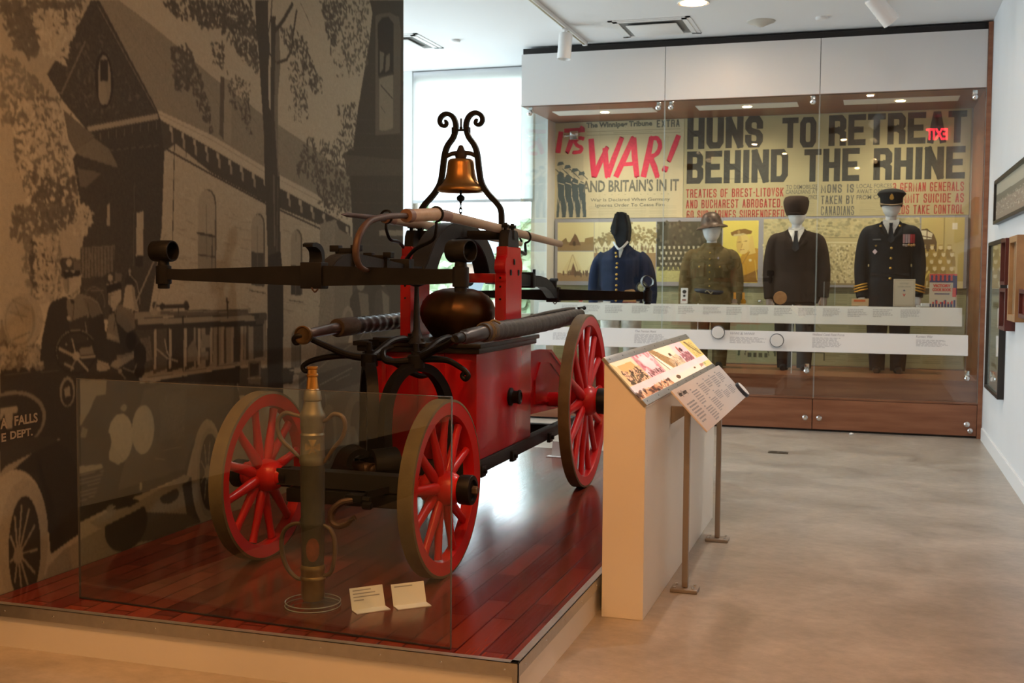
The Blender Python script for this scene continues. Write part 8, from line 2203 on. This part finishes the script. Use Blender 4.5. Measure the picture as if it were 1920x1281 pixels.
MB(M).prism([(-.008, .152), (.008, .152), (.010, .162), (0, .170), (-.010, .162)], -.0015, 0, 'xz').build('emblem', mat('blue_print', (.08, .09, .20), .6), t, smooth=0)
t, M = card('recipe_booklet', 'red, white and blue illustrated booklet at the right end of the ledge', 'book', .655, 11.92, .255, .330, mat('cream_cover', (.56, .50, .38), .6), .14, .012, .0)
blu = mat('navy_print', (.035, .035, .14), .6)
MB(M).box(-.1275, .1275, -.0012, 0, .245, .329).build('top_band', rdp, t, smooth=0)
m = MB(M)
for k in range(6): m.box(-.115+.04*k, -.095+.04*k, -.002, -.0012, .25, .305).prism([(-.12+.04*k, .305), (-.09+.04*k, .305), (-.105+.04*k, .322)], -.002, -.0012, 'xz')
m.box(-.1275, .12, -.002, -.0012, .243, .262).box(.09, .1275, -.002, -.0012, .12, .31)
for k in range(9): m.box(-.1275+.028*k, -.110+.028*k, -.002, -.0012, .0, .03+.02*((k*7) % 3))
m.build('blue_figures', blu, t, smooth=0)
m = MB(M)
m.box(.085, .12, -.0024, -.002, .10, .19)
for k in range(6): m.box(-.10+.035*k, -.085+.035*k, -.0024, -.002, .03, .05+.012*(k % 2))
m.build('red_figures', rdp, t, smooth=0)
text_mesh('title', 'VICTORY', .05, rdp, t, M @ T(-.095, -.0025, .195) @ RX(PI/2), fit=.165, height=.032, bold=.003, align='LEFT')
text_mesh('title', 'COOK BOOK', .05, rdp, t, M @ T(-.10, -.0025, .155) @ RX(PI/2), fit=.175, height=.032, bold=.003, align='LEFT')
MB(M).box(-.08, .06, -.0015, 0, .125, .135).build('subtitle', blu, t, smooth=0)
t = thing('clear_clips', 'pair of clear plastic clips between the two booklets', 'clips', (.47, 11.90, LZ_))
MB(RZ(.3)).box(-.06, .06, -.02, .02, .0003, .012, bev=.003).box(-.02, .06, -.015, .015, .012, .035, bev=.003).build('clip_body', mat('clear_rod', (.8, .85, .85), .1, spec=.8), t, smooth=0)

# ================================================================ FRAMES ON THE RIGHT WALL
def wall_frame(lab, y0, y1, z0, z1, depth, fw, fm, paint, mount=None, glazed=True):
    """y0 nearer the camera"""
    t = thing('picture_frame', lab, 'picture frame', (1.015, (y0+y1)/2, (z0+z1)/2), group=None)
    a, b_ = (y1-y0)/2, (z1-z0)/2
    m = MB().box(-depth, -.001, -a, -a+fw, -b_, b_, bev=.002).box(-depth, -.001, a-fw, a, -b_, b_, bev=.002).box(-depth, -.001, -a+fw, a-fw, -b_, -b_+fw, bev=.002).box(-depth, -.001, -a+fw, a-fw, b_-fw, b_, bev=.002)
    m.build('frame', fm, t, smooth=0)
    ny, nz_ = 70, 70
    Y, Z = np.meshgrid(np.linspace(a-fw, -a+fw, ny), np.linspace(b_-fw, -b_+fw, nz_))
    p = Paint((a-fw-Y)/(2*(a-fw)), (b_-fw-Z)/(2*(b_-fw)), mount or (.6, .58, .5)); paint(p)
    picture('print', np.stack([np.full_like(Y, -depth*.55), Y, Z], -1), p.img, attr_mat('framed_print', .6, .05, 100, .2), t)
    if glazed: MB().box(-depth*.62, -depth*.60, -a+fw, a-fw, -b_+fw, b_-fw).build('glazing', cgl, t, smooth=0)
    return t
bk = mat('black_frame', (.02, .018, .016), .4); mah = mat('mahogany_frame', (.10, .022, .018), .35); oak = mat('oak_frame', (.38, .21, .09), .45, var=.15, vscale=8)
def pano(p):
    p.poly([(0, 0), (1, 0), (1, .35), (0, .3)], (.42, .39, .30)); p.poly([(0, .3), (1, .35), (1, .55), (0, .5)], (.20, .18, .13)); p.poly([(0, .5), (1, .52), (1, 1), (0, 1)], (.30, .24, .18))
    r = np.random.RandomState(1)
    for k in range(300): p.ell(r.rand(), .45+.4*r.rand(), .008, .02, np.array((.5, .44, .34))*(.3+r.rand()), .6)
def cert(p):
    p.poly([(.0, 0), (1, 0), (1, .16), (0, .16)], (.5, .42, .18), .6)
    for k in range(24): p.line([(.15, .2+.027*k), (.85, .2+.027*k)], .008, (.4, .4, .36), .6)
    p.line([(.3, .42), (.7, .42)], .03, (.1, .1, .1)); p.line([(.3, .84), (.7, .84)], .03, (.1, .1, .1)); p.line([(.35, .89), (.65, .89)], .015, (.5, .1, .1))
def smallp(p): p.poly([(.2, .15), (.8, .15), (.8, .85), (.2, .85)], (.40, .36, .22)); p.ell(.5, .45, .15, .2, (.5, .42, .3))
def smallq(p): p.poly([(.2, .4), (.8, .4), (.8, .6), (.2, .6)], (.42, .38, .36))
wall_frame('dark framed panorama photograph high on the right wall', 7.6, 10.64, 1.99, 2.365, .045, .03, bk, pano, glazed=False)
wall_frame('tall black framed certificate on the right wall, nearest the case', 9.80, 10.93, .555, 1.845, .050, .03, bk, cert, (.66, .66, .60))
wall_frame('small mahogany framed picture, upper of the two beside the tall certificate', 9.27, 9.62, 1.475, 1.83, .075, .028, mah, smallp, (.66, .66, .60))
wall_frame('small mahogany framed picture, lower of the two beside the tall certificate', 9.2, 9.62, 1.13, 1.45, .075, .028, mah, smallq, (.70, .69, .66))
wall_frame('light oak framed picture at the right edge of the view', 8.66, 9.14, 1.215, 1.83, .065, .045, oak, smallp, (.6, .52, .4))
wall_frame('small red and dark framed picture at the far right edge of the view', 8.25, 8.6, 1.25, 1.45, .05, .03, mah, smallq, (.5, .12, .1))
t = thing('wall_label', 'narrow pale label plate with a dark strip on the right wall near the case', 'wall label', (1.015, 11.25, 1.365))
MB().box(-.012, -.001, -.16, .16, -.27, .27).build('plate', mat('pale_acrylic_plate', (.62, .66, .70), .3), t, smooth=0)
MB().box(-.02, -.012, -.02, .0, -.20, .20).build('dark_strip', mat('brown_strip', (.09, .05, .04), .5), t, smooth=0)
